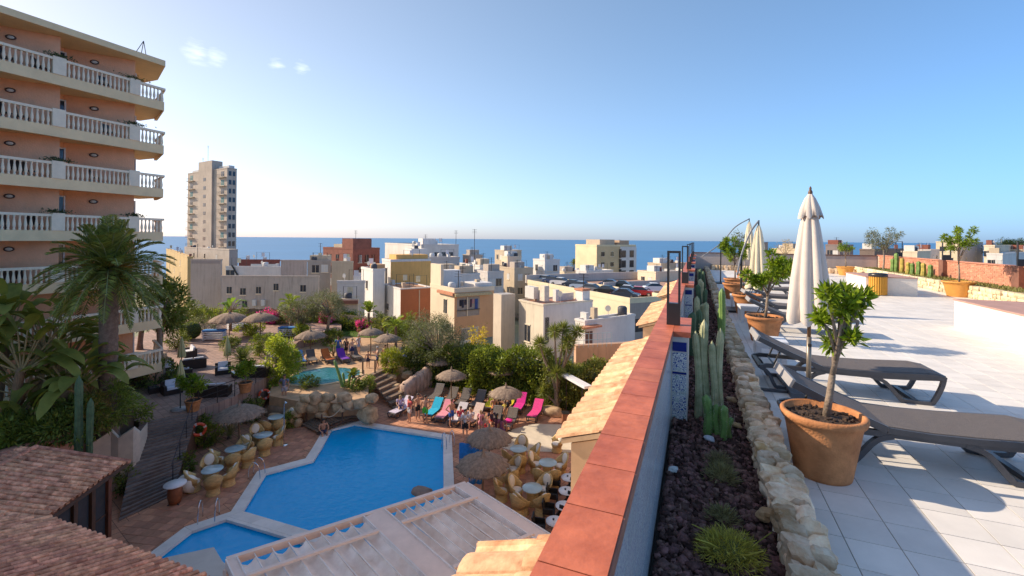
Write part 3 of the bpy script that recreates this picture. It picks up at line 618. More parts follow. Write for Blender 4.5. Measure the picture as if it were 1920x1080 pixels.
# brick wall, planter of rubble stone, cacti, lamps
m_brick = M('pale_red_brick', (.46, .20, .125), .85, .2, 5, rand=.18, island=.18, bump=.4, bscale=60)
bw = thing('brick_wall', 'long pale red brick wall along the far right of terrace', 'wall', (10.3, 27, T)); its = []
for r in range(15):
    z = T + .02 + r * .072; y = 12.0 - (r % 2) * .13
    while y < 33.6: its.append(((10.24, y + .12, z), (lambda y, z: lambda b: b.b2(10.2 + rnd.uniform(-.004, .004), 10.32, y, y + .248, z, z + .062))(y, z))); y += .26
pieces('brick', its, m_brick, bw, 300); MB().b2(10.215, 10.42, 12, 34, T - .1, T + 1.09).build('mortar_core', M('brick_mortar', (.52, .33, .25), .9), bw, world=True); MB().b2(10.16, 10.46, 11.9, 34, T + 1.1, T + 1.14).build('coping', M('brick_coping', (.44, .19, .12), .8, .2, 5), bw, world=True)
for y in (15.5, 20.6, 25.7, 30.8): MB().b2(10.05, 10.199, y, y + .4, T, T + 1.14).build('brick_pier', M('dark_pier', (.17, .075, .05), .8, .2, 6), bw, world=True)
for y, s in ((15.7, 'black frame lamp on brick wall nearest the right edge'), (20.8, 'black frame lamp on brick wall behind the ochre pot tree'), (25.9, 'black frame lamp on brick wall above the cactus row'), (31., 'black frame lamp at the far end of the brick wall')): roof_lamp((10.25, y, T + 1.142), s, 0, 'lamps on the brick wall', .3, .8)
MB().b2(8.95, 10.2, 12, 33, T - .1, T + .36).build('wall_planter_soil', M('dry_soil', (.13, .10, .06), .95, .4, 5), kind='structure')
rw = thing('rubble_planter_wall', 'pale rubble stone planter front below the brick wall', 'stone wall', (8.85, 24, T)); its = []; sid = 2000
for z0 in (0, .14, .28):
    y = 14.0
    while y < 33: L = rnd.uniform(.16, .4); c = (8.86 + rnd.uniform(-.02, .02), y + L / 2, T + z0 + .08); sid += 1; its.append((c, (lambda c, L, sid: lambda b: b.blob(c, (.24, L * 1.1, .175), sid, .1, 0, .7))(c, L, sid))); y += L
pieces('stone', its, M('pale_rubble', (.52, .42, .27), .9, .3, 7, rand=.2, island=.2, bump=.6), rw, 150)
m_yc = M('yellowed_cactus', (.26, .25, .05), .7, .4, 6, c2=(.36, .26, .05))
for i, px in enumerate((1673, 1680, 1691, 1702, 1710, 1722, 1731, 1744)):
    p = P(px, 512, T + .36); p.x = 9.35 + (i % 3) * .12; k = ray(px, 512); p = Vector((p.x, p.x * k[1] / k[0], T + .36)); h = (.75, 1.05, .8, .65, .6, .72, .68, .62)[i]
    cactus('columnar_cactus', p, [(0, 0, h, .085, .02, 0)] + ([(.1, .25, h * .85, .075, 0, 0)] if i % 2 else []), m_yc if i in (2, 3, 6) else m_cacg, ['first', 'second, tallest,', 'third, yellowed,', 'fourth', 'fifth', 'sixth', 'seventh', 'last'][i] + ' cactus from the left in front of the brick wall', 7, False)
p = P(1656, 510, T + .36); k = ray(1656, 510); p = Vector((9.5, 9.5 * k[1] / k[0], T + .36)); t = thing('olive_tree', 'grey green olive tree before the brick wall', 'tree', p); V, cc = crown_quads((0, 0, 1.75), (.95, .95, .55), 2600, .10, .025, 31, 26, .3); quadmesh('crown', V, m_oliveleaf, t); b = MB(); b.tube([(0, 0, 0), (.04, 0, .7), (0, 0, 1.2)], [.05, .04, .03], 7)
for e in cc[::2]: b.tube([(0, 0, 1.15), (e[0] * .5, e[1] * .5, 1.45), tuple(e)], [.02, .015, .005], 5)
b.build('trunk', M('olive_bark', (.22, .18, .14), .9, .3, 14), t)
bush('small_shrub', (9.6, 15.2, T + .36), (.45, .5, .28), 900, .08, .03, 77, m_citrus, 'low shrub in the rubble planter at the right edge')
for i in range(26):
    pass
rng = np.random.default_rng(5); n = 5200; p = np.stack([rng.uniform(9.0, 10.1, n), rng.uniform(13, 33, n), np.full(n, T + .36)], 1); quadmesh('ground_cover', leafq(p, rng.normal(size=(n, 3)) * .6 + np.array([0, 0, 1]), .11, .03, rng), leafmat('dry_ground_cover', (.22, .17, .06), .5, .2, c2=(.14, .17, .05)), label='dry low ground cover in the rubble planter', cat='ground cover', kind='stuff')
# far end wall of the terrace
fw = thing('terrace_end_wall', 'grey rendered end wall with dark cap at far end of terrace', 'wall', (5, 34.2, T)); MB().b2(-.2, 10.2, 34.1, 34.35, T - .3, T + 1.05).build('wall_body', stained('end_wall', (.40, .34, .31), (.24, .20, .18), .6, .3), fw, world=True); MB().b2(-.25, 10.15, 34.05, 34.4, T + 1.051, T + 1.11).build('wall_cap', M('dark_cap', (.13, .07, .055), .7), fw, world=True)
its = []
x = .9
while x < 8.9: L = rnd.uniform(.2, .4); sid += 1; c = (x + L / 2, 32.6, T + .15); its.append((c, (lambda c, L, sid: lambda b: b.blob(c, (L * 1.1, .3, .36), sid, .12, 0, .7))(c, L, sid))); x += L
ew = thing('rubble_edge', 'brown rubble stone edge below the terrace end wall', 'stone wall', (5, 32.6, T)); pieces('stone', its, m_stone, ew)
MB().b2(.9, 8.9, 32.7, 34.09, T - .1, T + .28).build('end_planter_soil', M('dry_soil', (.13, .10, .06)), kind='structure')
# ================================================================ TERRAIN, SEA
rnd = random.Random(11)
from mathutils.geometry import tessellate_polygon
def terrain():
    b = MB(); n = 46; ds = [0, 20, 38, 46, 60, 80, 110, 150, 200, 260, 330, 400, 520]
    for d in ds:
        for i in range(n + 1):
            a = -1.9 + 3.6 * i / n; p = CF * d + CR * (a * (d + 30))
            z = -1.4 if d <= 38 else -1.4 - 23.5 * min(1, (d - 38) / 330) + .5 * math.sin(i * .9 + d * .05)
            if a > .75: z += min(9, (a - .75) * 22) * min(1, max(0, (d - 60) / 60)) * (1 if d < 300 else .0)
            b.v.append((p.x, p.y, z))
    for r in range(len(ds) - 1):
        for i in range(n): k = r * (n + 1) + i; b.f.append((k, k + 1, k + n + 2, k + n + 1))
    return b.build('ground', M('town_ground', (.22, .18, .13), .95, .3, .05, c2=(.16, .17, .09)), smooth=True, kind='structure')
terrain()
def sea():
    b = MB(); far = 60000; ds = [230, 420, 800, 1600, 4000, 12000, far]
    for d in ds:
        for i in range(13): p = CF * d + CR * (-2.2 * d + 4.4 * d * i / 12); b.v.append((p.x, p.y, -24))
    for r in range(len(ds) - 1):
        for i in range(12): k = r * 13 + i; b.f.append((k, k + 1, k + 14, k + 13))
    m = M('sea_water', (.03, .125, .26), .38, .12, .004, stretch=(1, 1, 1), spec=.22); t = m.node_tree; n = t.nodes; l = t.links; bs = n['Principled BSDF']
    tc = n.new('ShaderNodeTexCoord'); mp = n.new('ShaderNodeMapping'); mp.inputs['Rotation'].default_value = (0, 0, -YAW); mp.inputs['Scale'].default_value = (.03, .15, 1); l.new(tc.outputs['Object'], mp.inputs[0])
    nz = n.new('ShaderNodeTexNoise'); nz.inputs['Scale'].default_value = 1; nz.inputs['Detail'].default_value = 6; l.new(mp.outputs[0], nz.inputs['Vector'])
    bp = n.new('ShaderNodeBump'); bp.inputs['Strength'].default_value = .35; bp.inputs['Distance'].default_value = 1.2; l.new(nz.outputs['Fac'], bp.inputs['Height']); l.new(bp.outputs[0], bs.inputs['Normal'])
    b.build('sea', m, kind='structure')
sea()
# ================================================================ POOL DECK
def sheet(name, outer, holes, z, mat, **kw):
    polys = [[Vector((p[0], p[1], 0)) for p in outer]] + [[Vector((p[0], p[1], 0)) for p in h] for h in holes]
    vs = [v for p in polys for v in p]; b = MB(); b.v = [(v.x, v.y, z) for v in vs]
    for tri in tessellate_polygon(polys):
        a, c, d = (vs[i] for i in tri); b.f.append(tuple(tri) if (c - a).cross(d - a).z > 0 else tuple(tri)[::-1])
    return b.build(name, mat, **kw)
POOL = [(-19.02, 19.13), (-18.31, 17.88), (-19.43, 16.01), (-17.61, 13.40), (-14.02, 13.53), (-8.1, 13.9), (-10.83, 18.44), (-13.51, 22.9), (-19.58, 22.41), (-20.3, 21.2)]
SMALL = [(-17.88, 10.30), (-17.40, 10.30), (-16.37, 11.35), (-15.6, 11.05), (-12.8, 10.7), (-12.6, 12.98), (-14.43, 12.95), (-17.74, 12.80), (-18.27, 11.76)]
def offset_poly(poly, d):
    n = len(poly); out = []; ar = sum(poly[i][0] * poly[(i + 1) % n][1] - poly[(i + 1) % n][0] * poly[i][1] for i in range(n)); sg = 1 if ar > 0 else -1
    for i in range(n):
        a, b, c = Vector(poly[i - 1]), Vector(poly[i]), Vector(poly[(i + 1) % n]); e1 = (b - a).normalized(); e2 = (c - b).normalized()
        n1 = Vector((e1.y, -e1.x)) * sg; n2 = Vector((e2.y, -e2.x)) * sg; m = (n1 + n2).normalized(); out.append(tuple(b + m * d / max(.45, m.dot(n1))))
    return out
m_paver = grid_tex('terracotta_paver', (.42, .20, .115), (.35, .33, .32), .40, .40, .012, 0, .75, .25, .25, .35)
deck = sheet('pool_deck', [(-48, 2), (.2, 2), (.2, 34), (-48, 34)], [POOL, SMALL], 0.0, m_paver, kind='structure')
# individually laid pavers nearest the camera
its = []
A = .25; ux = Vector((math.cos(A), math.sin(A))); uy = Vector((-math.sin(A), math.cos(A)))
def inside(p, poly):
    c = False; n = len(poly)
    for i in range(n):
        a, b_ = poly[i], poly[(i + 1) % n]
        if (a[1] > p[1]) != (b_[1] > p[1]) and p[0] < (b_[0] - a[0]) * (p[1] - a[1]) / (b_[1] - a[1]) + a[0]: c = not c
    return c
VISP = [tuple(P(*q)[:2]) for q in ((230, 990), (330, 925), (370, 925), (440, 890), (520, 830), (560, 790), (600, 800), (560, 860), (480, 885), (430, 945), (350, 985), (275, 1035))]
VISP2 = [tuple(P(*q)[:2]) for q in ((860, 830), (900, 850), (1050, 850), (1060, 985), (940, 985), (880, 905), (862, 880))]
co = offset_poly(POOL, .62); cs = offset_poly(SMALL, .62)
for i in range(-60, 20):
    for j in range(20, 80):
        c = ux * (i * .4) + uy * (j * .4)
        if (inside(c, VISP) or inside(c, VISP2)) and not inside(c, co) and not inside(c, cs):
            its.append(((c.x, c.y, 0), (lambda c: lambda b: b.box((c.x, c.y, .003), (.388, .388, .018), rz=A))(c)))
pieces('paver', its, M('terracotta_paver_piece', (.40, .19, .11), .75, .2, 3, rand=.2, island=.2, bump=.2), deck, 300)
m_cop = M('white_coping', (.70, .64, .58), .7, .1, 2, bump=.3, bscale=20, rand=.06)
def water_mat(name, tint, deep, bs=3.4, mixf=.82):
    m = bpy.data.materials.new(name); m.use_nodes = True; t = m.node_tree; n = t.nodes; l = t.links; n.remove(n['Principled BSDF'])
    tr = n.new('ShaderNodeBsdfTransparent'); tr.inputs[0].default_value = (*tint, 1); df = n.new('ShaderNodeBsdfDiffuse'); df.inputs[0].default_value = (*deep, 1); gl = n.new('ShaderNodeBsdfGlossy'); gl.inputs['Roughness'].default_value = .03
    fr = n.new('ShaderNodeFresnel'); fr.inputs[0].default_value = 1.30; m1 = n.new('ShaderNodeMixShader'); m1.inputs[0].default_value = mixf; m2 = n.new('ShaderNodeMixShader')
    tc = n.new('ShaderNodeTexCoord'); nz = n.new('ShaderNodeTexNoise'); nz.inputs['Scale'].default_value = bs; nz.inputs['Detail'].default_value = 3; nz.inputs['Distortion'].default_value = .6; l.new(tc.outputs['Object'], nz.inputs['Vector'])
    bp = n.new('ShaderNodeBump'); bp.inputs['Strength'].default_value = .5; bp.inputs['Distance'].default_value = .07; l.new(nz.outputs['Fac'], bp.inputs['Height'])
    for q in (gl, fr): l.new(bp.outputs[0], q.inputs['Normal'])
    l.new(tr.outputs[0], m1.inputs[1]); l.new(df.outputs[0], m1.inputs[2]); l.new(fr.outputs[0], m2.inputs[0]); l.new(m1.outputs[0], m2.inputs[1]); l.new(gl.outputs[0], m2.inputs[2]); l.new(m2.outputs[0], n['Material Output'].inputs[0]); return m
m_water = water_mat('pool_water', (.55, .93, 1.), (.001, .48, .97)); m_tealwater = water_mat('shallow_water', (.55, .92, .95), (.10, .42, .45), 1.6, .35)
m_mosaic = grid_tex('blue_mosaic', (.09, .60, .90), (.55, .8, 1), .1, .1, .01, 0, .3, .2)
def make_pool(name, poly, label, zc, depth_=1.5):
    c = Vector((sum(p[0] for p in poly) / len(poly), sum(p[1] for p in poly) / len(poly), -depth_)); t = thing(name, label, 'pool', c)
    n = len(poly); b = MB()
    for i in range(n): p, q = poly[i], poly[(i + 1) % n]; b.quad((*p, -depth_), (*q, -depth_), (*q, zc), (*p, zc))
    b.build('basin_wall', m_mosaic, t, world=True); f = sheet('basin_floor', poly, [], -depth_, m_mosaic); f.data.transform(Matrix.Translation(-c)); f.parent = t
    s = sheet('water_surface', poly, [], -.10, m_water); s.data.transform(Matrix.Translation(-c)); s.parent = t
    o = offset_poly(poly, .46); i2 = offset_poly(poly, -.03)
    for k in range(n):
        j = (k + 1) % n; L = (Vector(poly[j]) - Vector(poly[k])).length; m = max(1, int(L / 1.0)); g = .004
        for s_ in range(m):
            a, e = s_ / m, (s_ + 1) / m; f2 = lambda A_, B_, q: (A_[0] + (B_[0] - A_[0]) * q, A_[1] + (B_[1] - A_[1]) * q)
            MB().prism([f2(i2[k], i2[j], a + g / m), f2(i2[k], i2[j], e - g / m), f2(o[k], o[j], e - g / m), f2(o[k], o[j], a + g / m)], -.06, zc).build('coping', m_cop, t, world=True)
    return t
make_pool('swimming_pool', POOL, 'large angular blue swimming pool with white coping', .05); make_pool('childrens_pool', SMALL, 'small blue pool with white coping at bottom left', .044, 1.0)
sheet('cream_floor', [tuple(P(*q)[:2]) for q in ((915, 832), (960, 806), (1000, 795), (1075, 797), (1100, 800), (1100, 850), (1040, 848), (960, 846))], [], .02, M('cream_concrete', (.55, .47, .36), .85, .12, 1.5), kind='structure')
its = []
for i in range(2):
    pass
MB().prism([tuple(P(*q)[:2]) for q in ((309, 1054), (401, 1034), (440, 1100), (330, 1100))], 0, .16).build('poolside_slab', M('cream_slab', (.52, .47, .41), .8, .08, 2), label='cream concrete slab beside the small pool', cat='slab')
m_chrome = M('chrome', (.6, .6, .62), .18, .05, 3, metal=1.)
def ladder(px, py, ang, label, s=.5):
    t = thing('pool_ladder', label, 'ladder', P(px, py, .05), ang, 'chrome pool ladders')
    for y in (-s / 2, s / 2): MB().tube(smoothpath([(-.35, y, 0), (-.3, y, .55), (-.1, y, .78), (.12, y, .6), (.2, y, .1), (.22, y, -.9)], 4), .022, 7).build('rail', m_chrome, t, True)
    for z in (-.25, -.5, -.75): MB().tube([(.21, -s / 2, z), (.21, s / 2, z)], .02, 6).build('rung', m_chrome, t)
ladder(484, 893, .45, 'bent chrome ladder on the left coping of the large pool'); ladder(390, 975, -.9, 'upright chrome ladder at the small pool', .6); ladder(839, 835, 2.6, 'chrome handrail at the right coping of the large pool')
# ================================================================ HOTEL
m_hot = M('orange_render', (.84, .385, .22), .9, .08, 1.5, bump=.6, bscale=14); m_cream_r = M('cream_render', (.76, .55, .31), .8, .08, 1.2, bump=.15, bscale=20); m_bal = M('cream_baluster', (.78, .62, .45), .75, .08, 3); m_glassd = M('dark_glass', (.03, .04, .05), .08, .2, 2)
HV = -31.0; RAILS = [20.85, 18.13, 15.41, 12.69, 9.97, 7.25, 4.53]; H0 = thing('hotel', 'tall orange hotel block with cream balustraded balconies', 'hotel', (-34, 8, 1.5))
U1 = 18.05; U0 = -6.0
saw = []
k = 16.85
while k > U0 - 4: saw += [(-31.75, k), (-33.4, k - 2.6)] if True else []; k -= 3.5
bproto = {}
bmesh_ = MB().lathe((0, 0, 0), [(.055, 0), (.055, .05), (.035, .07), (.06, .16), (.068, .24), (.05, .36), (.032, .5), (.045, .56), (.05, .6)], 10); bme = None
frames = M('white_frame', (.6, .58, .56), .5); m_lampb = M('brown_lamp_ring', (.06, .03, .02), .5); m_lampg = M('lamp_glass', (.5, .46, .4), .3)
for fi, zr in enumerate(RAILS):
    zf = zr - .98; zs = zf - .10            # floor level and slab underside
    slab = [(HV - .05, U0), (HV - .05, U1), (-34.2, 19.4), (-36, 19.4), (-36, U0)]
    MB().prism(slab, zf - .28, zf - .004).build('balcony_slab', m_cream_r, H0, world=True)
    MB().b2(HV - .12, HV, U0, U1, zf - .42, zf + .12).build('balcony_fascia', m_cream_r, H0, world=True)
    b = MB(); b.prism([(HV - .12, U1 + .001), (HV, U1 + .001), (-34.2 + .05, 19.46), (-34.2 - .1, 19.36)], zf - .42, zf + .12); b.build('balcony_fascia', m_cream_r, H0, world=True)
    MB().b2(HV - .17, HV + .02, U0, U1 + .05, zr - .13, zr).build('hand_rail', m_bal, H0, world=True)
    b = MB(); b.prism([(HV - .17, U1 + .06), (HV + .02, U1 + .06), (-34.12, 19.48), (-34.3, 19.35)], zr - .13, zr); b.build('hand_rail', m_bal, H0, world=True)
    peds = []; pu = 16.45
    while pu > U0: peds.append(pu); pu -= 3.45
    for q in peds: MB().b2(HV - .22, HV + .05, q - .27, q + .27, zf + .121, zr + .06).build('pedestal', m_bal, H0, world=True)
    y = U1 - .12
    while y > (8.6 if fi < 5 else 5):
        if not any(abs(y - q) < .34 for q in peds):
            if bme is None: o = bmesh_.build('baluster', m_bal, H0, True); bme = o.data
            else: o = link('baluster', bme, None, H0)
            o.location = Vector((HV - .07, y, zf + .12)) - Vector(H0.location); o.scale = (1, 1, (zr - .13 - zf - .12) / .6)
        y -= .205
    for s_ in range(1, 7):
        q = s_ / 7; o = link('baluster', bme, None, H0); o.location = Vector((HV - .07 + (-34.2 - HV) * q, U1 + (19.4 - U1) * q, zf + .12)) - Vector(H0.location); o.scale = (1, 1, (zr - .13 - zf - .12) / .6)
    # saw-tooth rooms behind
    zt = (RAILS[fi - 1] - .98 - .285) if fi else 22.24
    k = 16.85; bay = 0
    while k > U0:
        MB().prism([(-31.75, k), (-33.45, k - 2.6), (-36, k - 2.6), (-36, k + .02)], zf, zt).build('room_wall', m_hot, H0, world=True)
        if bay < 4:
            wl = Vector((-31.75 + 33.45, 2.6)).normalized(); nn = Vector((wl.y, -wl.x)); mid = Vector((-32.75, k - 1.53)); L_ = MB().lathe((0, 0, 0), [(.01, 0), (.2, .02), (.21, .06), (.16, .085), (.14, .06)], 18); L_.v = [(mid.x + nn.x * (z + .0) + wl.x * x, mid.y + nn.y * z + wl.y * x, zf + 1.86 + y_ * .62) for x, y_, z in L_.v]; ring = L_.build('wall_lamp', m_lampb, H0, world=True)
            G = MB().lathe((0, 0, 0), [(.01, .06), (.135, .062), (.08, .1), (.01, .11)], 14); G.v = [(mid.x + nn.x * z + wl.x * x, mid.y + nn.y * z + wl.y * x, zf + 1.86 + y_ * .62) for x, y_, z in G.v]; G.build('lamp_glass', m_lampg, ring, world=True)
            d = MB().b2(-33.4, -33.36, k + .12, k + .85, zf, zf + 2.05).build('balcony_door', m_glassd, H0, world=True)
            b = MB(); b.b2(-33.42, -33.32, k + .04, k + .11, zf, zf + 2.12).b2(-33.42, -33.32, k + .86, k + .93, zf, zf + 2.12).b2(-33.42, -33.32, k + .11, k + .86, zf + 2.05, zf + 2.12); b.build('door_frame', frames, d, world=True)
            MB().prism([(-33.7, k + .021), (-33.47, k + .021), (-33.47, k + .895), (-33.7, k + .895)], zf, zt).build('recess_wall', m_hot, H0, world=True)
        k -= 3.5; bay += 1
    MB().prism([(-36, 16.88), (-33.5, 16.88), (-33.5, 17.6), (-36, 19.0)], zf, zt).build('end_wall', m_hot, H0, world=True)
    if fi < 5:
        rngp = np.random.default_rng(40 + fi)
        for pi, q in enumerate((16.5, 13.0)):
            if (fi + pi) % 3 == 2: continue
            n = 160; pp = np.stack([rngp.normal(HV - .1, .12, n), rngp.normal(q, .28, n), zr + .08 + rngp.random(n) * .12], 1); quadmesh('balcony_plant', leafq(pp, rngp.normal(size=(n, 3)) + np.array([.4, 0, -.1]), .16, .05, rngp), leafmat('dark_plant', (.05, .075, .03), .4), H0, world=True)
ords = ['topmost', 'second highest', 'third highest', 'fourth highest', 'fifth highest']
for fi in range(5):
    for k, (y_, dx) in enumerate(((15.2, .55), (12.1, .6), (11.3, .5))):
        y_ = y_ + .35 * math.sin(fi * 2.3 + k * 1.7); t = thing('balcony_chair', 'dark %s chair behind the balusters of the %s balcony' % (('right hand', 'middle', 'left hand')[k], ords[fi]), 'chair', (HV - dx, y_, RAILS[fi] - .98), rad(40 * k + 25 * fi), 'dark balcony chairs')
        MB().box((0, 0, .42), (.45, .45, .05)).build('seat', m_black, t); MB().box((-.2, 0, .66), (.05, .45, .42), ry=-.12).build('backrest', m_black, t)
        for x in (-.19, .19):
            for yy in (-.19, .19): MB().tube([(x, yy, 0), (x, yy, .39)], .018, 5).build('leg', m_black, t)
MB().prism([(HV, U0), (HV, U1 + .05), (-34.2, 19.5), (-37, 19.5), (-37, U0)], 22.25, 22.6).build('roof_slab', m_cream_r, H0, world=True)
MB().prism([(-36.5, U0), (-36.5, 19.3), (-48, 19.3), (-48, U0)], 1.5, 22.24).build('rear_block', m_hot, H0, world=True)
MB().b2(-36, -32.5, U0, 19, 1.5, RAILS[-1] - 1.27).build('ground_storey', m_hot, H0, world=True)
b = MB(); mp_ = Vector((-32.6, 17.9, 22.6))
for q in ((.0, -1.6), (.3, -.7), (0.1, .15)): b.tube([tuple(mp_ + Vector((0, q[1] * .5, 0))), tuple(mp_ + Vector((0, -.15, 1.35)))], .022, 5)
b.build('roof_tripod_mast', m_black, H0, world=True)
# ================================================================ GARDEN TERRACES
TZ = 2.0
m_terrpave = grid_tex('pink_paver', (.30, .19, .145), (.5, .45, .42), .33, .33, .012, 0, .7, .15, .3)
TL = [tuple(P(*q, TZ)[:2]) for q in ((262, 792), (372, 769), (440, 743), (497, 708), (530, 668), (560, 640), (640, 618), (640, 600), (330, 598), (235, 640), (215, 700), (215, 775))]
MB().prism(TL, -1, TZ).build('sofa_terrace', m_terrpave, kind='structure')
PLAT = [tuple(P(*q, 1.3)[:2]) for q in ((505, 742), (560, 752), (640, 756), (690, 745), (692, 703), (735, 690), (800, 688), (860, 668), (860, 630), (560, 618), (520, 668))]
MB().prism(PLAT, -1, 1.3).build('upper_pool_terrace', M('sandy_paver', (.44, .27, .15), .8, .2, 2), kind='structure')
LAWN = [tuple(P(*q, 1.32)[:2]) for q in ((600, 628), (800, 640), (790, 622), (760, 605), (620, 605))]
sheet('lawn_soil', LAWN, [], 1.34, M('lawn_base', (.07, .11, .02), .9, .3, 1), kind='structure')
rng = np.random.default_rng(4); lx = [p[0] for p in LAWN]; ly = [p[1] for p in LAWN]; pp = np.stack([rng.uniform(min(lx), max(lx), 9000), rng.uniform(min(ly), max(ly), 9000), np.full(9000, 1.34)], 1); pp = pp[[inside(q, LAWN) for q in pp]]
quadmesh('grass', leafq(pp, rng.normal(size=(len(pp), 3)) * .35 + np.array([0, 0, 1]), .16, .03, rng), leafmat('grass_blade', (.10, .20, .03), .4), label='bright green lawn grass behind the upper pool', cat='grass', kind='stuff')
# upper pool
c0 = P(607, 703, 1.3); t = thing('round_pool', 'small turquoise pool on the upper level among boulders', 'pool', c0)
ell = [(-2.3, -.6), (-1.6, -1.35), (-.4, -1.6), (.9, -1.4), (2.0, -.9), (2.7, .0), (2.3, .75), (1.0, 1.1), (-.6, 1.15), (-1.9, .5)]
cdir = math.atan2(CR.y, CR.x); ell = [(c0.x + x * math.cos(cdir) - y * math.sin(cdir), c0.y + x * math.sin(cdir) + y * math.cos(cdir)) for x, y in [(a * 1.0, b_ * 1.6) for a, b_ in ell]]
MB().prism(ell, 1.1, 1.31).build('basin', M('turquoise_basin', (.25, .55, .55), .5, .1, 1), t, world=True); s = sheet('water_surface', ell, [], 1.325, m_tealwater); s.data.transform(Matrix.Translation(-c0)); s.parent = t
o = offset_poly(ell, .25)
for i in range(len(ell)): j = (i + 1) % len(ell); MB().prism([ell[i], ell[j], o[j], o[i]], 1.2, 1.36).build('coping', M('sand_coping', (.50, .36, .22), .8, .2, 3, rand=.1), t, world=True)
wf = [P(615, 757, .75), P(660, 752, .75), P(668, 742, .85), P(622, 742, .85)]; t = thing('cascade_pool', 'little teal cascade basin below the upper pool', 'pool', wf[0]); MB().prism([tuple(p[:2]) for p in wf], .4, .86).build('water', m_tealwater, t, world=True)
pl = [P(585, 790, .05), P(640, 797, .05), P(675, 790, .05), P(650, 770, .05), P(600, 765, .05)]; t = thing('splash_basin', 'bright blue splash basin under the footbridge', 'pool', pl[0]); sheet('water', [tuple(p[:2]) for p in pl], [], .012, water_mat('splash_water', (.5, .85, 1), (.06, .42, .70)), ).parent = None
for ob in [x for x in bpy.data.objects if x.name == 'water' or x.name.startswith('water.')]:
    if ob.parent is None: ob.data.transform(Matrix.Translation(-pl[0])); ob.parent = t
# boulders
m_rock = M('sandy_boulder', (.33, .205, .10), .9, .3, 2.5, bump=.8, bscale=9, rand=.15, c2=(.42, .30, .18))
RK = [(520, 778, 28, 0), (548, 782, 24, .1), (562, 786, 26, 0), (580, 742, 30, 1.0), (595, 741, 36, 1.1), (570, 757, 34, .7), (592, 760, 34, .5), (610, 756, 30, .7), (606, 772, 26, .2), (640, 760, 30, .7), (655, 752, 32, .8), (648, 740, 34, 1.15), (680, 752, 34, .7), (692, 768, 52, .1), (700, 742, 30, .5), (618, 741, 28, 1.2), (735, 705, 22, .9), (745, 722, 24, .6), (752, 735, 26, .3), (765, 700, 24, 1.0), (560, 770, 24, .4), (535, 795, 26, 0)]
for i, (px, py, s, z) in enumerate(RK):
    z = max(0, (796 - py) / 31.5) if py > 728 and px < 712 else z; p = P(px, py, z) - CF * .25; sz = .72 * s / F * depth(p); MB().blob((0, 0, 0), (sz * 1.1, sz * .95, sz * .82), 300 + i, .14, 2).build('boulder', m_rock, None, True, loc=p + Vector((0, 0, -sz * .12)), label='rounded sandy boulder ' + ('at the left end of the heap by the grey shirted person' if px < 565 else 'by the wooden steps' if px > 725 else 'on top of the heap at the rim of the upper pool' if py < 748 else 'next to the foot of the wooden steps' if px > 670 else 'low in the heap behind the footbridge'), cat='boulder', group='boulders ' + ('left' if px < 565 else 'steps' if px > 725 else 'rim' if py < 748 else 'foot' if px > 670 else 'heap'))
p = P(1035, 772, .2); MB().blob((0, 0, 0), (1.4, .9, .75), 77, .1, 2).build('boulder', m_rock, None, True, loc=p, label='single large tan boulder beside the pink towel lounger', cat='boulder', group='boulders by the deck')
p = P(790, 928, -.25); MB().blob((0, 0, 0), (1.0, .8, .6), 78, .12, 2).build('boulder', M('wet_rock', (.22, .15, .11), .6, .3, 3, bump=.6), None, True, loc=p, label='brown rock in the pool beside the pergola', cat='boulder', group='boulders by the deck')
# curved rock wall
t = thing('rock_wall', 'curved pink rock wall beside the wooden steps', 'wall', P(785, 735, 0)); pts = [(757, 745, 1.0), (770, 738, 1.2), (790, 730, 1.45), (808, 722, 1.7), (815, 712, 1.8)]
for i in range(len(pts) - 1):
    for s_ in range(3):
        q = (s_ + .5) / 3; a, b_ = pts[i], pts[i + 1]; p = P(a[0] + (b_[0] - a[0]) * q, a[1] + (b_[1] - a[1]) * q, 0); h = a[2] + (b_[2] - a[2]) * q; MB().blob((p.x, p.y, h * .5 - .1), (.75, .6, h * 1.15), 400 + i * 3 + s_, .07, 1, .8).build('stone', M('pink_rock', (.38, .26, .20), .9, .3, 2, bump=.9, bscale=10, rand=.15), t, True, world=True)
# wooden steps to the upper level
m_wood = M('weathered_wood', (.17, .115, .08), .8, .3, 3, bump=.5, bscale=30, rand=.2, stretch=(1, 6, 1)); m_post = M('dark_post', (.085, .045, .028), .7, .3, 5)
a0, a1 = P(737, 768, 0), P(775, 752, 0); t0, t1 = P(690, 706, 1.3), P(720, 692, 1.3); t = thing('wooden_steps', 'rustic wooden steps rising beside the boulders', 'steps', (a0 + a1) / 2)
for i in range(8):
    q = i / 7; l_, r_ = a0.lerp(t0, q), a1.lerp(t1, q); z = .08 + q * 1.22; dv = (t0 - a0).normalized() * .24; dv.z = 0
    MB().prism([tuple((l_ - dv)[:2]), tuple((r_ - dv)[:2]), tuple((r_ + dv)[:2]), tuple((l_ + dv)[:2])], z - .16, z + .04).build('tread', m_wood, t, world=True)
for px, py, z in ((692, 775, 0), (756, 745, 0), (680, 702, 1.3), (703, 700, 1.3)): p = P(px, py, z); MB().tube([tuple(p), (p.x, p.y, p.z + 1.0)], .06, 7).build('post', m_post, t, world=True)
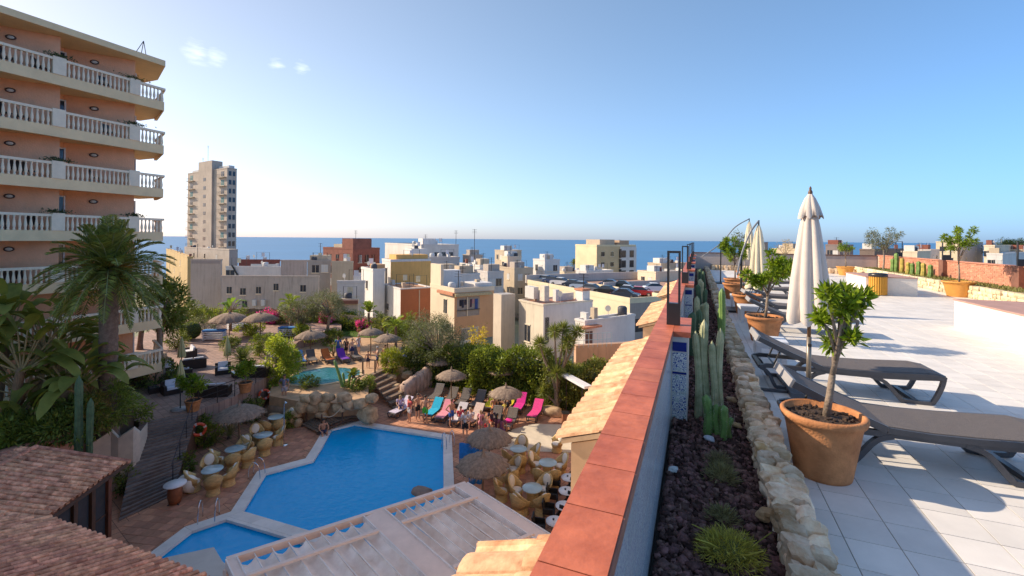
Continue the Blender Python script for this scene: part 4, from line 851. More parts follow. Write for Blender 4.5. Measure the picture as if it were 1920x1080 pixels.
# footbridge
A0, A1, B0, B1 = P(565, 797, .1), P(595, 812, .1), P(672, 768, .1), P(685, 783, .1); t = thing('footbridge', 'little wooden footbridge with rope handrails by the pool', 'footbridge', (A0 + B1) / 2)
for i in range(20): q0, q1 = i / 20, (i + .86) / 20; h = .12 + .28 * math.sin(math.pi * (i + .5) / 20); MB().prism([tuple(A0.lerp(B0, q0)[:2]), tuple(A0.lerp(B0, q1)[:2]), tuple(A1.lerp(B1, q1)[:2]), tuple(A1.lerp(B1, q0)[:2])], h, h + .05).build('plank', m_wood, t, world=True)
for e0, e1 in ((A0, B0), (A1, B1)):
    tops = []
    b = MB()
    for i in range(8): q0, q1 = i / 8, (i + 1) / 8; p0, p1 = e0.lerp(e1, q0), e0.lerp(e1, q1); b.tube([(p0.x, p0.y, -.02 + .28 * math.sin(math.pi * q0)), (p1.x, p1.y, -.02 + .28 * math.sin(math.pi * q1))], .09, 6)
    b.build('beam', m_post, t, world=True)
    for q in (.08, .5, .92): p = e0.lerp(e1, q); h = .1 + .28 * math.sin(math.pi * q); MB().tube([(p.x, p.y, h - .1), (p.x, p.y, h + .95)], .055, 7).build('post', m_post, t, world=True); tops.append(Vector((p.x, p.y, h + .85)))
    b = MB()
    for u_, v_ in zip(tops, tops[1:]): m_ = u_.lerp(v_, .5) - Vector((0, 0, .3)); b.tube(smoothpath([tuple(u_), tuple(m_), tuple(v_)], 4), .025, 5)
    b.build('rope', M('rope', (.45, .36, .25), .9), t, world=True)
# ramp of wide plank steps from the sofa terrace
tl, tr, br, bl = P(262, 792, TZ), P(372, 769, TZ), P(322, 931, 0), P(222, 978, 0); t = thing('plank_ramp', 'wide grey plank stairway descending from the sofa terrace', 'stairs', (bl + br) / 2)
for i in range(26):
    q0, q1 = i / 26, (i + .93) / 26; z = TZ * (1 - (i + .5) / 26) + .02; cv = .25 * math.sin(q0 * 3) ; MB().prism([tuple(tl.lerp(bl, q0)[:2]), tuple(tl.lerp(bl, q1)[:2]), tuple(tr.lerp(br, q1)[:2]), tuple(tr.lerp(br, q0)[:2])], z - .12, z).build('plank', M('grey_plank', (.15, .12, .105), .8, .25, 4, rand=.22, bump=.4), t, world=True)
MB().prism([tuple(tl[:2]), tuple(tr[:2]), tuple(br[:2]), tuple(bl[:2])], -.3, lambda p: .0 if (Vector((p[0], p[1], 0)) - Vector((bl.x, bl.y, 0))).length < .01 or (Vector((p[0], p[1], 0)) - Vector((br.x, br.y, 0))).length < .01 else TZ - .15).build('ramp_base', m_post, t, world=True)
for q in (.15, .38, .62, .85): p = tr.lerp(br, q); MB().tube([(p.x - .1, p.y - .1, p.z - .1), (p.x - .1, p.y - .1, p.z + .95)], .022, 6).build('rail_post', m_black, t, world=True)
MB().tube([tuple(tr.lerp(br, .1) + Vector((-.1, -.1, .95))), tuple(tr.lerp(br, .9) + Vector((-.1, -.1, .95)))], .022, 6).build('hand_rail', m_black, t, world=True)
p = tl.lerp(bl, .02)
# retaining wall of the sofa terrace with railing and life rings
m_ret = M('brown_retaining', (.22, .12, .075), .9, .25, 1.5, bump=.5); edge = [P(372, 769, TZ), P(440, 743, TZ), P(497, 708, TZ), P(530, 668, TZ)]
t = thing('terrace_railing', 'dark metal railing along the edge of the sofa terrace', 'railing', edge[1])
for i in range(len(edge) - 1):
    a, b_ = edge[i], edge[i + 1]; n = max(2, int((b_ - a).length / 1.1))
    for k in range(n): p = a.lerp(b_, k / n); MB().tube([tuple(p), (p.x, p.y, p.z + 1.)], .025, 6).build('post', m_black, t, world=True)
    for z in (.35, .65, .98): MB().tube([(a.x, a.y, a.z + z), (b_.x, b_.y, b_.z + z)], .014 if z < .9 else .022, 6).build('rail', m_black, t, world=True)
def lifering(px, py, z, label):
    p = P(px, py, z) + Vector((.12, -.12, 0)); t = thing('life_ring', label, 'life ring', p, math.atan2(-CF.y, -CF.x) + .5, 'orange life rings'); n = 20; b = MB()
    b.tube([(0, .3 * math.cos(6.2832 * i / n), .3 * math.sin(6.2832 * i / n)) for i in range(n + 1)], .075, 8, cap=False); b.build('ring', M('life_ring_orange', (.62, .08, .03), .5), t, True)
    b = MB()
    for k in range(4): a = k * 1.571 + .4; b.tube([(0, .3 * math.cos(a - .15), .3 * math.sin(a - .15)), (0, .3 * math.cos(a + .15), .3 * math.sin(a + .15))], .082, 8)
    b.build('band', M('ring_band', (.6, .5, .45), .6), t)
lifering(374, 803, 1.3, 'orange life ring hanging on the wall at the top of the ramp'); lifering(496, 738, 1.2, 'orange life ring hanging below the railing near the plants')
# white timber wall and salmon planter wall at left
m_sal = stained('salmon_wall', (.52, .24, .16), (.35, .15, .10), .6, .4)
a, b_ = P(-40, 862, 3.3), P(150, 803, 3.3); d = (b_ - a).normalized(); nr = Vector((-d.y, d.x, 0)); MB().prism([tuple(a[:2]), tuple(b_[:2]), tuple((b_ + nr * .35)[:2]), tuple((a + nr * .35)[:2])], 0, 3.3).build('salmon_wall', m_sal, label='salmon pink planter wall above the tiled roof', cat='wall')
t = thing('white_zigzag_wall', 'whitewashed wall with two peaked tops beside the plank stairs', 'wall', P(205, 850, 1.))
zz = [(165, 836, 2.3), (208, 808, 2.75), (222, 822, 2.4), (250, 803, 2.75), (262, 812, 2.35), (275, 795, 2.3)]; b = MB()
pts = [P(*q) for q in zz]
for p_, q_ in zip(pts, pts[1:]): b.quad((p_.x, p_.y, 0), (q_.x, q_.y, 0), tuple(q_), tuple(p_)); b.quad((q_.x - .2, q_.y + .15, 0), (p_.x - .2, p_.y + .15, 0), (p_.x - .2, p_.y + .15, p_.z), (q_.x - .2, q_.y + .15, q_.z)); b.quad(tuple(p_), tuple(q_), (q_.x - .2, q_.y + .15, q_.z), (p_.x - .2, p_.y + .15, p_.z))
b.build('wall_body', M('dim_whitewash', (.46, .38, .30), .9, .15, 2), t, world=True)
GARD = [(-46, 8), tuple(a[:2]), tuple(b_[:2]), tuple(P(262, 800, 2.2)[:2]), tuple(P(205, 770, 2.2)[:2]), tuple(P(210, 690, 2.2)[:2]), (-46, 24)]
MB().prism([(-32.4, 2), (-18, 2), tuple((a + nr * .3)[:2]), tuple((b_ + nr * .3)[:2]), tuple(P(250, 800, 2.1)[:2]), tuple(P(212, 770, 2.1)[:2]), tuple(P(212, 700, 2.1)[:2]), (-32.4, 18)], -.5, 2.9).build('garden_bed', M('garden_soil', (.06, .04, .025), .95, .3, 3), kind='structure')
# ================================================================ TILED ROOF BUILDING, BOTTOM LEFT
rnd = random.Random(21)
m_rt = M('old_clay_tile', (.38, .15, .085), .85, .35, 5, bump=.4, bscale=30, rand=.3, island=.3, c2=(.50, .26, .16))
rb = thing('tiled_pavilion', 'pavilion with brown barrel tile roof and dark glazed wall', 'pavilion', (-20, 7, 0))
def tile_plane(e0, e1, down, slope, rows, skip=None, L=.42, pitch=.235, r=.095):
    e0, e1 = Vector(e0), Vector(e1); d = Vector((down[0], down[1], 0)).normalized(); dn = Vector((d.x, d.y, -slope)).normalized(); e = (e1 - e0); W = e.length; s = e.normalized(); up = s.cross(dn); up = up if up.z > 0 else -up; out = []
    n = int(W / pitch)
    for i in range(n):
        for k in range(rows):
            p = e0 + s * ((i + .5) * pitch + rnd.uniform(-.012, .012)) - dn * (k * (L - .07) + rnd.uniform(-.02, .02)) + up * rnd.uniform(-.008, .012)
            if skip and skip(p): continue
            out.append((tuple(p), (lambda p: lambda b: barrel(b, p + up * .02, -dn, s, up, L, r, n=5, taper=.82))(p)))
            q = p + s * pitch * .5
            out.append((tuple(q), (lambda q: lambda b: barrel(b, q + up * .05, -dn, s, -up, L, r * .95, n=4, taper=.9))(q)))
    return out
eA0, eA1 = Vector((-18.22, 7.47, 3)), Vector((-20.0, 10.49, 3)); dA = Vector((.86, .5)); eB1 = Vector((-11.2, 7.71, 3)); sA = .22; sB = .30
its = tile_plane(eA0 - (eA1 - eA0) * .8, eA1, dA, sA, 10, skip=lambda p: p.y < 7.2 - (p.x + 18.2) * -.02 and (p.z - 3) < (7.47 - p.y) * sB)
its2 = tile_plane(eA0 + Vector((-4.2, -.14, 0)), eB1, (0, 1), sB, 12, skip=lambda p: p.x < -18.2 and p.z < 3 + (-18.2 - p.x) * .19)
vis = [t for t in its + its2 if 0 < depth(t[0]) and 960 + F * (t[0][0] * CR.x + t[0][1] * CR.y) / depth(t[0]) > -80 and HY + F * (ZC - t[0][2]) / depth(t[0]) < 1120]
pieces('roof_tile', vis, m_rt, rb, 300)
def plane_sheet(name, pts, mat, th=.12):
    b = MB(); n = len(pts); b.quad(*pts); b.quad(*[(p[0], p[1], p[2] - th) for p in pts][::-1])
    for i in range(n): p, q = pts[i], pts[(i + 1) % n]; b.quad(p, (p[0], p[1], p[2] - th), (q[0], q[1], q[2] - th), q)
    return b.build(name, mat, rb, world=True)
m_under = M('roof_under', (.16, .07, .04), .9, .2, 4); m_dwood = M('dark_wood', (.07, .035, .02), .6, .3, 4, stretch=(4, 4, .5))
q = Vector((-.86, -.5, 0)); A2 = eA1 + q * 3.1; A2.z = 3 + 3.1 * sA; A3 = eA0 + q * 3.1; A3.z = A2.z
plane_sheet('roof_deck', [tuple(eA0 + Vector((0, 0, -.03))), tuple(eA1 + Vector((0, 0, -.03))), tuple(A2 + Vector((0, 0, -.03))), tuple(A3 + Vector((0, 0, -.03)))], m_under)
plane_sheet('roof_deck', [tuple(A3 + Vector((0, 0, -.035))), tuple(A2 + Vector((0, 0, -.035))), (A2.x + q.x * 3, A2.y + q.y * 3, 3.1), (A3.x + q.x * 3, A3.y + q.y * 3, 3.1)], m_under)
plane_sheet('roof_deck', [(eA0.x - 4.2, eA0.y, 2.96), (eB1.x, eB1.y, 2.96), (eB1.x, eB1.y - 4.5, 2.96 + 4.5 * sB), (eA0.x - 4.2, eA0.y - 4.5, 2.96 + 4.5 * sB)], m_under)
MB().tube([tuple(eA0 + Vector((0, 0, -.1))), tuple(eA1 + Vector((0, 0, -.1)))], .07, 5).build('eave_beam', m_dwood, rb, world=True)
MB().tube([tuple(eA1 + Vector((.05, .03, -.02))), tuple(A2 + Vector((.05, .03, .0)))], .1, 6).build('verge', m_rt, rb, world=True)
its3 = []
for i in range(9): p = A2.lerp(A3, i / 9); its3.append((tuple(p), (lambda p: lambda b: barrel(b, p + Vector((0, 0, .03)), (A3 - A2).normalized(), Vector((.86, .5, 0)), (0, 0, 1), .46, .12))(p)))
pieces('ridge_tile', its3, m_rt, rb)
s = (eA1 - eA0).normalized(); w0 = eA0 + q * .45; w1 = eA1 + q * .45 - s * .35
b = MB(); 
for i in range(5):
    p = w0.lerp(w1, i / 4); MB().box((p.x, p.y, 1.42), (.16, .16, 2.84), rz=.5).build('post', M('red_brown_post', (.11, .04, .022), .55, .3, 4) if i == 4 else m_dwood, rb, world=True)
    if i < 4:
        a = w0.lerp(w1, i / 4 + .04); c = w0.lerp(w1, (i + 1) / 4 - .04); g = MB(); g.quad((a.x, a.y, .35), (c.x, c.y, .35), (c.x, c.y, 2.7), (a.x, a.y, 2.7)); g.build('glass_pane', m_glassd, rb, world=True)
        MB().tube([(a.x, a.y, 1.3), (c.x, c.y, 1.3)], .03, 4).build('glazing_bar', m_dwood, rb, world=True)
w2 = w1 + q * 5; MB().prism([tuple((w0 + q * .25)[:2]), tuple((w1 + q * .25)[:2]), tuple(w2[:2]), tuple((w0 + q * 5)[:2])], 0, 2.8).build('room', m_dwood, rb, world=True)
MB().b2(-26, -11.3, 3.2, 7.0, 0, 2.8).build('room', m_dwood, rb, world=True)
# ================================================================ PERGOLA WITH FABRIC ROOF
m_peach = M('cream_pergola_paint', (.70, .56, .48), .6, .08, 2); m_fab = M('stained_awning', (.70, .55, .44), .8, .16, 1.2, rand=.06, c2=(.76, .67, .60))
Lc, Rc = P(424, 1047, 3.1), P(873, 904, 3.1); e1 = (Rc - Lc); e2 = (P(1010, 990, 3.1) - Rc).normalized(); pg = thing('pergola', 'cream pergola with retracted fabric roof panels beside the pool', 'pergola', (Lc.x, Lc.y, 0)); DL = 7.5
def bar(p, q, w_, h, name, mat=None, dz=0): 
    p, q = Vector(p), Vector(q); d = (q - p).normalized(); n = Vector((-d.y, d.x, 0)) * w_ / 2; b = MB(); k = 0
    b.prism([tuple((p + n)[:2]), tuple((q + n)[:2]), tuple((q - n)[:2]), tuple((p - n)[:2])], p.z - h + dz, p.z + dz); return b.build(name, mat or m_peach, pg, world=True)
bar(Lc, Rc, .14, .2, 'edge_beam')
for f_, w_ in ((.0, .2), (.545, .62), (1., .42)):
    o = Lc + e1 * f_ + (e1.normalized() * (-w_ / 2 if f_ == 1 else w_ / 2 if f_ == 0 else 0)); bar(o + e2 * .071, o + e2 * DL, w_, .16, 'wide_beam', dz=-.003)
    for s_ in (-1, 1): c = o + e1.normalized() * (s_ * (w_ / 2 + .02)); bar(c + e2 * .072, c + e2 * DL, .035, .2, 'gutter_edge', M('white_gutter', (.66, .60, .57), .5), .03)
for a, c in ((.03, .50), (.595, .955)):
    n = 8
    for i in range(n + 1): p = Lc + e1 * (a + (c - a) * i / n) + Vector((0, 0, -.04)); bar(p + e2 * .1, p + e2 * DL, .022, .03, 'rib', M('white_rib', (.68, .62, .58), .5))
    for i in range(n):
        p0, p1 = Lc + e1 * (a + (c - a) * (i + .02) / n), Lc + e1 * (a + (c - a) * (i + .98) / n); b = MB(); m = 6; k = len(b.v)
        for j in range(m + 1):
            for w_ in range(5):
                s_ = w_ / 4; p = p0.lerp(p1, s_) + e2 * (.2 + .1 * math.sin(math.pi * s_) + (DL - .3) * j / m) ; b.v.append((p.x, p.y, 3.02 - .10 * math.sin(math.pi * s_) - .015 * math.sin(j * 2.1 + i)))
        for j in range(m):
            for w_ in range(4): x = k + j * 5 + w_; b.f.append((x, x + 1, x + 6, x + 5))
        b.build('fabric_panel', m_fab, pg, True, world=True)
    for dd in (1.05, 3.6): p0, p1 = Lc + e1 * a + e2 * dd, Lc + e1 * c + e2 * dd; bar(p0 + Vector((0, 0, .05)), p1 + Vector((0, 0, .05)), .11, .07, 'purlin')
for f_ in (0, .545, 1): p = Lc + e1 * f_ + e2 * .12; MB().b2(p.x - .07, p.x + .07, p.y - .07, p.y + .07, 0, 2.88).build('post', m_peach, pg, world=True)
# ================================================================ RATTAN AND WICKER
m_wick = M('honey_wicker', (.54, .37, .155), .7, .25, 6, bump=.9, bscale=55, rand=.12, stretch=(1, 1, 4)); m_cush = M('cream_cushion', (.76, .68, .58), .9, .05, 4, rand=.05); m_gtop = M('glass_table_top', (.34, .42, .42), .12, .1, 2)
def chair_proto():
    t = thing('wicker_chair', 'x', 'chair', (0, 0, -50), 0, 'honey wicker armchairs'); MB().lathe((0, 0, 0), [(.30, 0), (.27, .06), (.25, .2), (.29, .34), (.31, .38), (.05, .39)], 16).build('base', m_wick, t, True)
    b = MB(); n = 14; k = 0; R0 = .31
    for i in range(n + 1):
        a = -1.9 + 3.8 * i / n; c = math.cos(a * .5) ; h = .58 + .42 * max(0, math.cos(a * .83)) ** 1.5; out = 1.12 + .1 * c
        for r_, z in ((R0, .36), (R0 * 1.08, .36 + (h - .36) * .5), (R0 * out * 1.06, h), (R0 * out, h + .03), (R0 * out - .05, h - .01), (R0 - .05, .40)): b.v.append((-r_ * math.cos(a), r_ * math.sin(a), z))
    for i in range(n):
        for j in range(6): b.f.append((i * 6 + j, i * 6 + (j + 1) % 6, (i + 1) * 6 + (j + 1) % 6, (i + 1) * 6 + j))
    b.build('back', m_wick, t, True); MB().lathe((0, 0, 0), [(.22, .385), (.255, .41), (.255, .45), (.2, .475), (.02, .48)], 16).build('seat_cushion', m_cush, t, True)
    b = MB().lathe((0, 0, 0), [(.02, -.05), (.19, -.045), (.215, -.02), (.215, .02), (.19, .045), (.02, .05)], 16); b.v = [(-.235 + z - (y + .0) * .22, x, .74 + y * 1.18) for x, y, z in b.v]; b.build('back_cushion', m_cush, t, True); return t
def table_proto():
    t = thing('wicker_table', 'x', 'table', (0, 0, -50), 0, 'round wicker tables'); MB().lathe((0, 0, 0), [(.30, 0), (.30, .06), (.24, .3), (.26, .5), (.33, .66), (.33, .70)], 18).build('base', m_wick, t, True); MB().lathe((0, 0, 0), [(.43, .701), (.45, .71), (.45, .73), (.43, .74), (.02, .741)], 28).build('table_top', m_gtop, t, True); return t
ch0, tb0 = chair_proto(), table_proto(); used = [0, 0]
def place(proto, idx, c, rz, label):
    if used[idx] == 0: used[idx] = 1; proto.location = c; proto.rotation_euler = (0, 0, rz); proto['label'] = label; return proto
    return copy_tree(proto, c, rz, label)
SETS = [((398, 893), 'table nearest the small pool', [(392, 878), (368, 902), (429, 893), (400, 913)]), ((440, 852), 'second table on the left deck', [(452, 843), (417, 859), (468, 860), (436, 872)]), ((494, 825), 'third table on the left deck', [(482, 816), (467, 832), (517, 820), (497, 843)]), ((517, 790), 'farthest table by the boulders', [(534, 786), (499, 803), (527, 808)]),
        ((939, 886), 'table with dark ashtray under the parasol', [(925, 876), (962, 880), (957, 900)]), ((972, 852), 'table at the edge of the cream floor', [(977, 841), (1000, 853), (975, 870), (956, 860)]), ((1027, 879), 'table near the eave corner', [(1006, 871), (1050, 874), (1012, 898), (1037, 898)]), ((998, 929), 'table closest to the pergola', [(968, 919), (1019, 918), (979, 945), (1015, 945)])]
sides = ['on its far side', 'on its left side', 'on its right side', 'on its near side']
for (tp, nm, cs) in SETS:
    c = P(tp[0], tp[1] + 8, .2); c.z = 0; place(tb0, 1, c, 0, 'round glass topped wicker ' + nm)
    for k, (px, py) in enumerate(cs):
        p = P(px, py + 4, .3); p.z = 0; d = p - c; d = d.normalized() * max(.72, min(.95, d.length)); p = c + d
        place(ch0, 0, p, math.atan2((c - p).y, (c - p).x) + rnd.uniform(-.25, .25), 'wicker armchair at the ' + nm + ', ' + sides[k] if len(cs) == 4 else 'wicker armchair at the ' + nm + ', ' + ('on its far side', 'on its right side', 'on its near side')[k])
for px, py, a, s in ((940, 938, .6, 'wicker armchair half under the brown parasol by the pergola'), (972, 965, 1.2, 'lone wicker armchair against the pergola beam'), (1044, 846, -2.3, 'wicker armchair standing alone on the cream floor')): place(ch0, 0, P(px, py, 0), a, s)
MB().lathe((0, 0, 0), [(.04, 0), (.05, .02), (.045, .06), (.02, .06)], 10).build('ashtray', m_black, None, loc=P(939, 878, .742), label='small black ashtray on the wicker table', cat='ashtray')
m_bchair = M('black_rattan', (.012, .010, .010), .6, .3, 30, bump=.6, bscale=70); m_wtop = M('white_table_top', (.66, .64, .64), .4, .04, 3)
for i, (px, py, s) in enumerate(((1067, 895, 'farthest'), (1063, 920, 'second'), (1058, 948, 'third'), (1041, 977, 'nearest'))):
    c = P(px, py, .74); c.z = 0; t = thing('bistro_table', s + ' white round bistro table in the row beside the wall', 'table', c, 0, 'white bistro tables'); MB().lathe((0, 0, 0), [(.34, .71), (.36, .72), (.36, .745), (.02, .75)], 28).build('table_top', m_wtop, t, True); MB().lathe((0, 0, 0), [(.22, 0), (.2, .03), (.03, .05), (.03, .709)], 14).build('pedestal', m_black, t, True)
    if i in (0, 1, 3): MB().lathe((0, 0, 0), [(.035, 0), (.045, .05), (.03, .055)], 8).build('ashtray', m_black, None, loc=c + Vector((-.08, .03, .7505)), label='black ashtray on the %s white bistro table' % s, cat='ashtray')
    for k, off in enumerate(((-.62, -.1), (.1, .62), (-.1, -.64))):
        if k == 2 and i < 3: continue
        p = c + Vector((off[0], off[1], 0)); a = math.atan2(-off[1], -off[0]); t = thing('black_chair', 'black rattan chair on the %s of the %s bistro table' % (('pool side', 'far side', 'near side')[k], s), 'chair', p, a, 'black rattan chairs')
        MB().box((0, 0, .42), (.46, .46, .06)).build('seat', m_bchair, t); MB().box((-.22, 0, .66), (.05, .46, .44), ry=-.12).build('backrest', m_bchair, t)
        for x in (-.2, .2):
            for y in (-.2, .2): MB().tube([(x, y, 0), (x, y, .39)], .02, 5).build('leg', m_bchair, t)
        for y in (-1, 1): MB().b2(-.2, .2, y * .235 - .02, y * .235 + .02, .451, .64).build('arm', m_bchair, t)
# barrel table by the ramp
p = P(328, 945, 0); t = thing('barrel_table', 'brown barrel with round white top beside the plank stairs', 'table', p); MB().lathe((0, 0, 0), [(.22, .08), (.27, .3), (.27, .6), (.22, .82)], 18).build('barrel', M('barrel_wood', (.20, .07, .03), .6, .3, 4), t, True); MB().lathe((0, 0, 0), [(.40, .84), (.42, .85), (.42, .89), (.02, .895)], 26).build('table_top', m_wtop, t, True)
for a in range(3): MB().tube([(.12 * math.cos(a * 2.1), .12 * math.sin(a * 2.1), .1), (.27 * math.cos(a * 2.1), .27 * math.sin(a * 2.1), 0)], .025, 5).build('leg', m_black, t)
p = P(352, 905, .4); t = thing('lying_barrel', 'pale barrel lying on its side near the first wicker table', 'barrel', (p.x, p.y, 0)); b = MB().lathe((0, 0, 0), [(.30, -.4), (.36, 0), (.30, .4)], 18); b.v = [(z, x, y + .36) for x, y, z in b.v]; b.build('barrel_body', m_cush, t, True); b = MB().tube([(.3 * 0 + (-.42), .28 * math.cos(i * .33), .36 + .28 * math.sin(i * .33)) for i in range(20)], .05, 6, cap=False); b.build('rim', m_black, t, True)
# rattan sofas on the terrace
m_rat = M('dark_rattan', (.022, .014, .012), .55, .3, 30, bump=.7, bscale=60); m_wc = M('white_cushion', (.60, .60, .64), .9, .05, 3)
def sofa(px, py, w_, rz, label, seat=1):
    c = P(px, py, TZ); t = thing('rattan_sofa', label, 'sofa', c, rz, 'dark rattan sofas'); MB().box((0, 0, .15), (.8, w_, .3)).build('base', m_rat, t); MB().box((-.33, 0, .50), (.14, w_, .40)).build('backrest', m_rat, t)
    for s_ in (-1, 1): MB().box((.07, s_ * (w_ / 2 - .07), .43), (.655, .14, .26)).build('arm', m_rat, t)
    n = max(1, round(w_ / .75)); ww = (w_ - .3) / n
    for k in range(n): y = -w_ / 2 + .15 + ww * (k + .5); MB().box((.07, y, .37), (.64, ww - .02, .135), top=.95).build('seat_cushion', m_wc, t); MB().box((-.20, y, .62), (.12, ww - .03, .36), ry=-.18, top=.92).build('back_cushion', m_wc, t)
g0 = -.35
for a in (((262, 718), 1.7, -.5, 'white cushioned rattan sofa nearest the shrubs'), ((300, 697), 1.6, -.5, 'rattan sofa against the garden rocks'), ((335, 712), 1.5, 2.6, 'rattan sofa seen from behind in front of the garden rocks'), ((322, 737), .95, -.3, 'rattan armchair beside the yellow closed parasol'), ((398, 742), 1.9, 2.2, 'rattan sofa with back to the railing near the potted plant'), ((355, 668), 1.7, -2.0, 'rattan sofa far back on the terrace'), ((362, 690), 1.6, 2.6, 'rattan sofa in the second group seen from behind'), ((418, 700), .95, -.6, 'rattan armchair below the dark cycad'), ((478, 705), 1.8, 2.0, 'rattan sofa at the right end of terrace by railing')): sofa(*a[0], *a[1:])
for i, (px, py, s) in enumerate(((292, 735, 'low dark rattan table between the near sofas'), (372, 736, 'low rattan table with white things near the railing'), (447, 706, 'low rattan table by the terrace edge'))):
    t = thing('rattan_table', s, 'table', P(px, py, TZ), -.4, 'low rattan tables'); MB().box((0, 0, .17), (.7, .7, .34)).build('base', m_rat, t); MB().box((0, 0, .35), (.74, .74, .02)).build('glass_top', m_gtop if i else m_glassd, t)
m_yg = fabric('olive_canvas', (.40, .36, .17))
for px, py, h, s in ((338, 768, 2.75, 'closed olive parasol on round base at the terrace edge'), (340, 700, 2.6, 'closed olive parasol behind the sofa group'), (426, 690, 2.35, 'closed olive parasol in front of the cycad')):
    c = P(px, py, TZ); t = thing('closed_parasol', s, 'parasol', c, 0, 'closed olive parasols'); MB().lathe((0, 0, 0), [(.42, 0), (.42, .05), (.05, .08), (.03, .12), (.03, h)], 16).build('pole', m_black, t, True); MB().lathe((0, 0, 0), [(.44, .005), (.44, .055), (.1, .09)], 20).build('base', M('grey_base', (.25, .25, .26), .5), t, True); folds(MB(), [(.02, h + .02), (.08, h - .2), (.18, h - .7), (.25, h - 1.2), (.27, h - 1.45)], 48, 8, .28).build('canopy', m_yg, t, True)
for px, py, s, sd in ((362, 770, 'small leafy tree in terracotta pot at the railing corner', 61), (460, 735, 'green leafy plant in terracotta pot hung on the railing', 62)):
    citrus(P(px, py, TZ), s, 1.35, .75, .45, 1600, .16, sd, .42, .62, gap=.75)
# ================================================================ THATCHED PARASOLS
m_th = M('dry_thatch', (.20, .145, .105), .95, .35, 8, bump=.8, bscale=30, stretch=(1, 1, .3), island=.3); m_strand = leafmat('thatch_strand', (.24, .17, .12), .45, .1, .9)
def thatch(px, py, z, rpx, label, h=2.25, n=900):
    c = P(px, py, z); r = rpx / F * depth(c); t = thing('thatched_parasol', label, 'parasol', c, rnd.uniform(0, 3), 'thatched parasols'); hb = h - r * .36
    MB().tube([(0, 0, 0), (0, 0, h)], .045, 7).build('pole', M('parasol_pole', (.16, .10, .06), .8, .3, 5), t)
    nn = 40; ph = rnd.uniform(0, 6); MB().lathe((0, 0, 0), [(r * .9, hb - .02), (r, hb - .06), (r * .98, hb), (r * .7, hb + r * .2), (r * .35, hb + r * .36), (r * .12, h - .02), (.06, h + .12), (.035, h + .28), (.01, h + .34)], nn, rib=lambda j, zz: 1 + .05 * math.sin(j * 2.3 + ph) + .04 * ((j * 7) % 5 - 2) / 2).build('canopy', m_th, t, True)
    rg = np.random.default_rng(int(px * 7 + py)); a = rg.uniform(0, 6.283, n); k = rg.random(n) ** .6; rr = r * (.1 + .9 * k); zz = np.where(k > .0, h - .02 - (h - hb) * ((rr / r) ** .85), 0) + .012; p = np.stack([rr * np.cos(a), rr * np.sin(a), zz], 1); d = np.stack([np.cos(a), np.sin(a), np.full(n, -.42)], 1) + rg.normal(size=(n, 3)) * .12
    quadmesh('straw', leafq(p, d, r * .22, .022, rg, np.array([0, 0, 1.])), m_strand, t)
for a in ((448, 838, 0, 41, 'thatched parasol below the sofa terrace wall'), (917, 893, 0, 42, 'thatched parasol between pool corner and wicker tables'), (905, 952, 0, 48, 'dark thatched parasol tops right behind the pergola'), (824, 724, 0, 23, 'small thatched parasol behind the rock wall'), (846, 755, 0, 27, 'thatched parasol among the grey loungers'), (941, 742, 0, 27, 'thatched parasol close to the hedge'), (948, 794, 0, 31, 'thatched parasol over the yellow towels'), (726, 678, 1.3, 25, 'thatched parasol right of the people on upper level'), (582, 670, 1.3, 27, 'thatched parasol left of the people on upper level'), (695, 664, 1.3, 22, 'shaded thatched parasol near the lawn'), (488, 632, 2, 30, 'thatched parasol in front of the bougainvillea'), (430, 632, 2, 34, 'thatched parasol beside the stacked white beds')): thatch(*a)
# ================================================================ POOLSIDE LOUNGERS AND TOWELS
def lounger_at(foot, head, z, label, group):
    f, h = P(*foot, z + .25), P(*head, z + .45); d = f - h; a = math.atan2(d.y, d.x); c = (f + h) / 2; c = c - Vector((math.cos(a), math.sin(a), 0)) * .98; return copy_tree(L0p, (c.x, c.y, z), a, label, group), a
L0p = make_lounger('dark lounger at the left end of the upper row beside rock wall', (0, 0, 0), 0, .72, 'loungers around the pool'); firstL = [True]
def towel(lo, colr, label, name, full=True, back=.72):
    b = MB(); W = .27; hx, hz, L = .70, .375, .80; ca, sa = math.cos(back), math.sin(back); pts = [(hx - L * ca - .03, hz + L * sa - .12), (hx - L * ca - .035, hz + L * sa + .015), (hx - L * .5 * ca, hz + L * .5 * sa + .005), (hx, hz + .012)] + ([(1.1, hz + .005), (1.6, hz + .012), (1.85, hz + .02)] if full else [(.95, hz + .004)])
    beam(b, pts, 2 * W + .06, .022, 0); o = b.build(name, M('towel_' + name + str(colr), colr, .95, .12, 9, bump=.6, bscale=50), None, label=label, cat='towel', group='beach towels'); o.location = lo.location; o.rotation_euler = lo.rotation_euler; return o
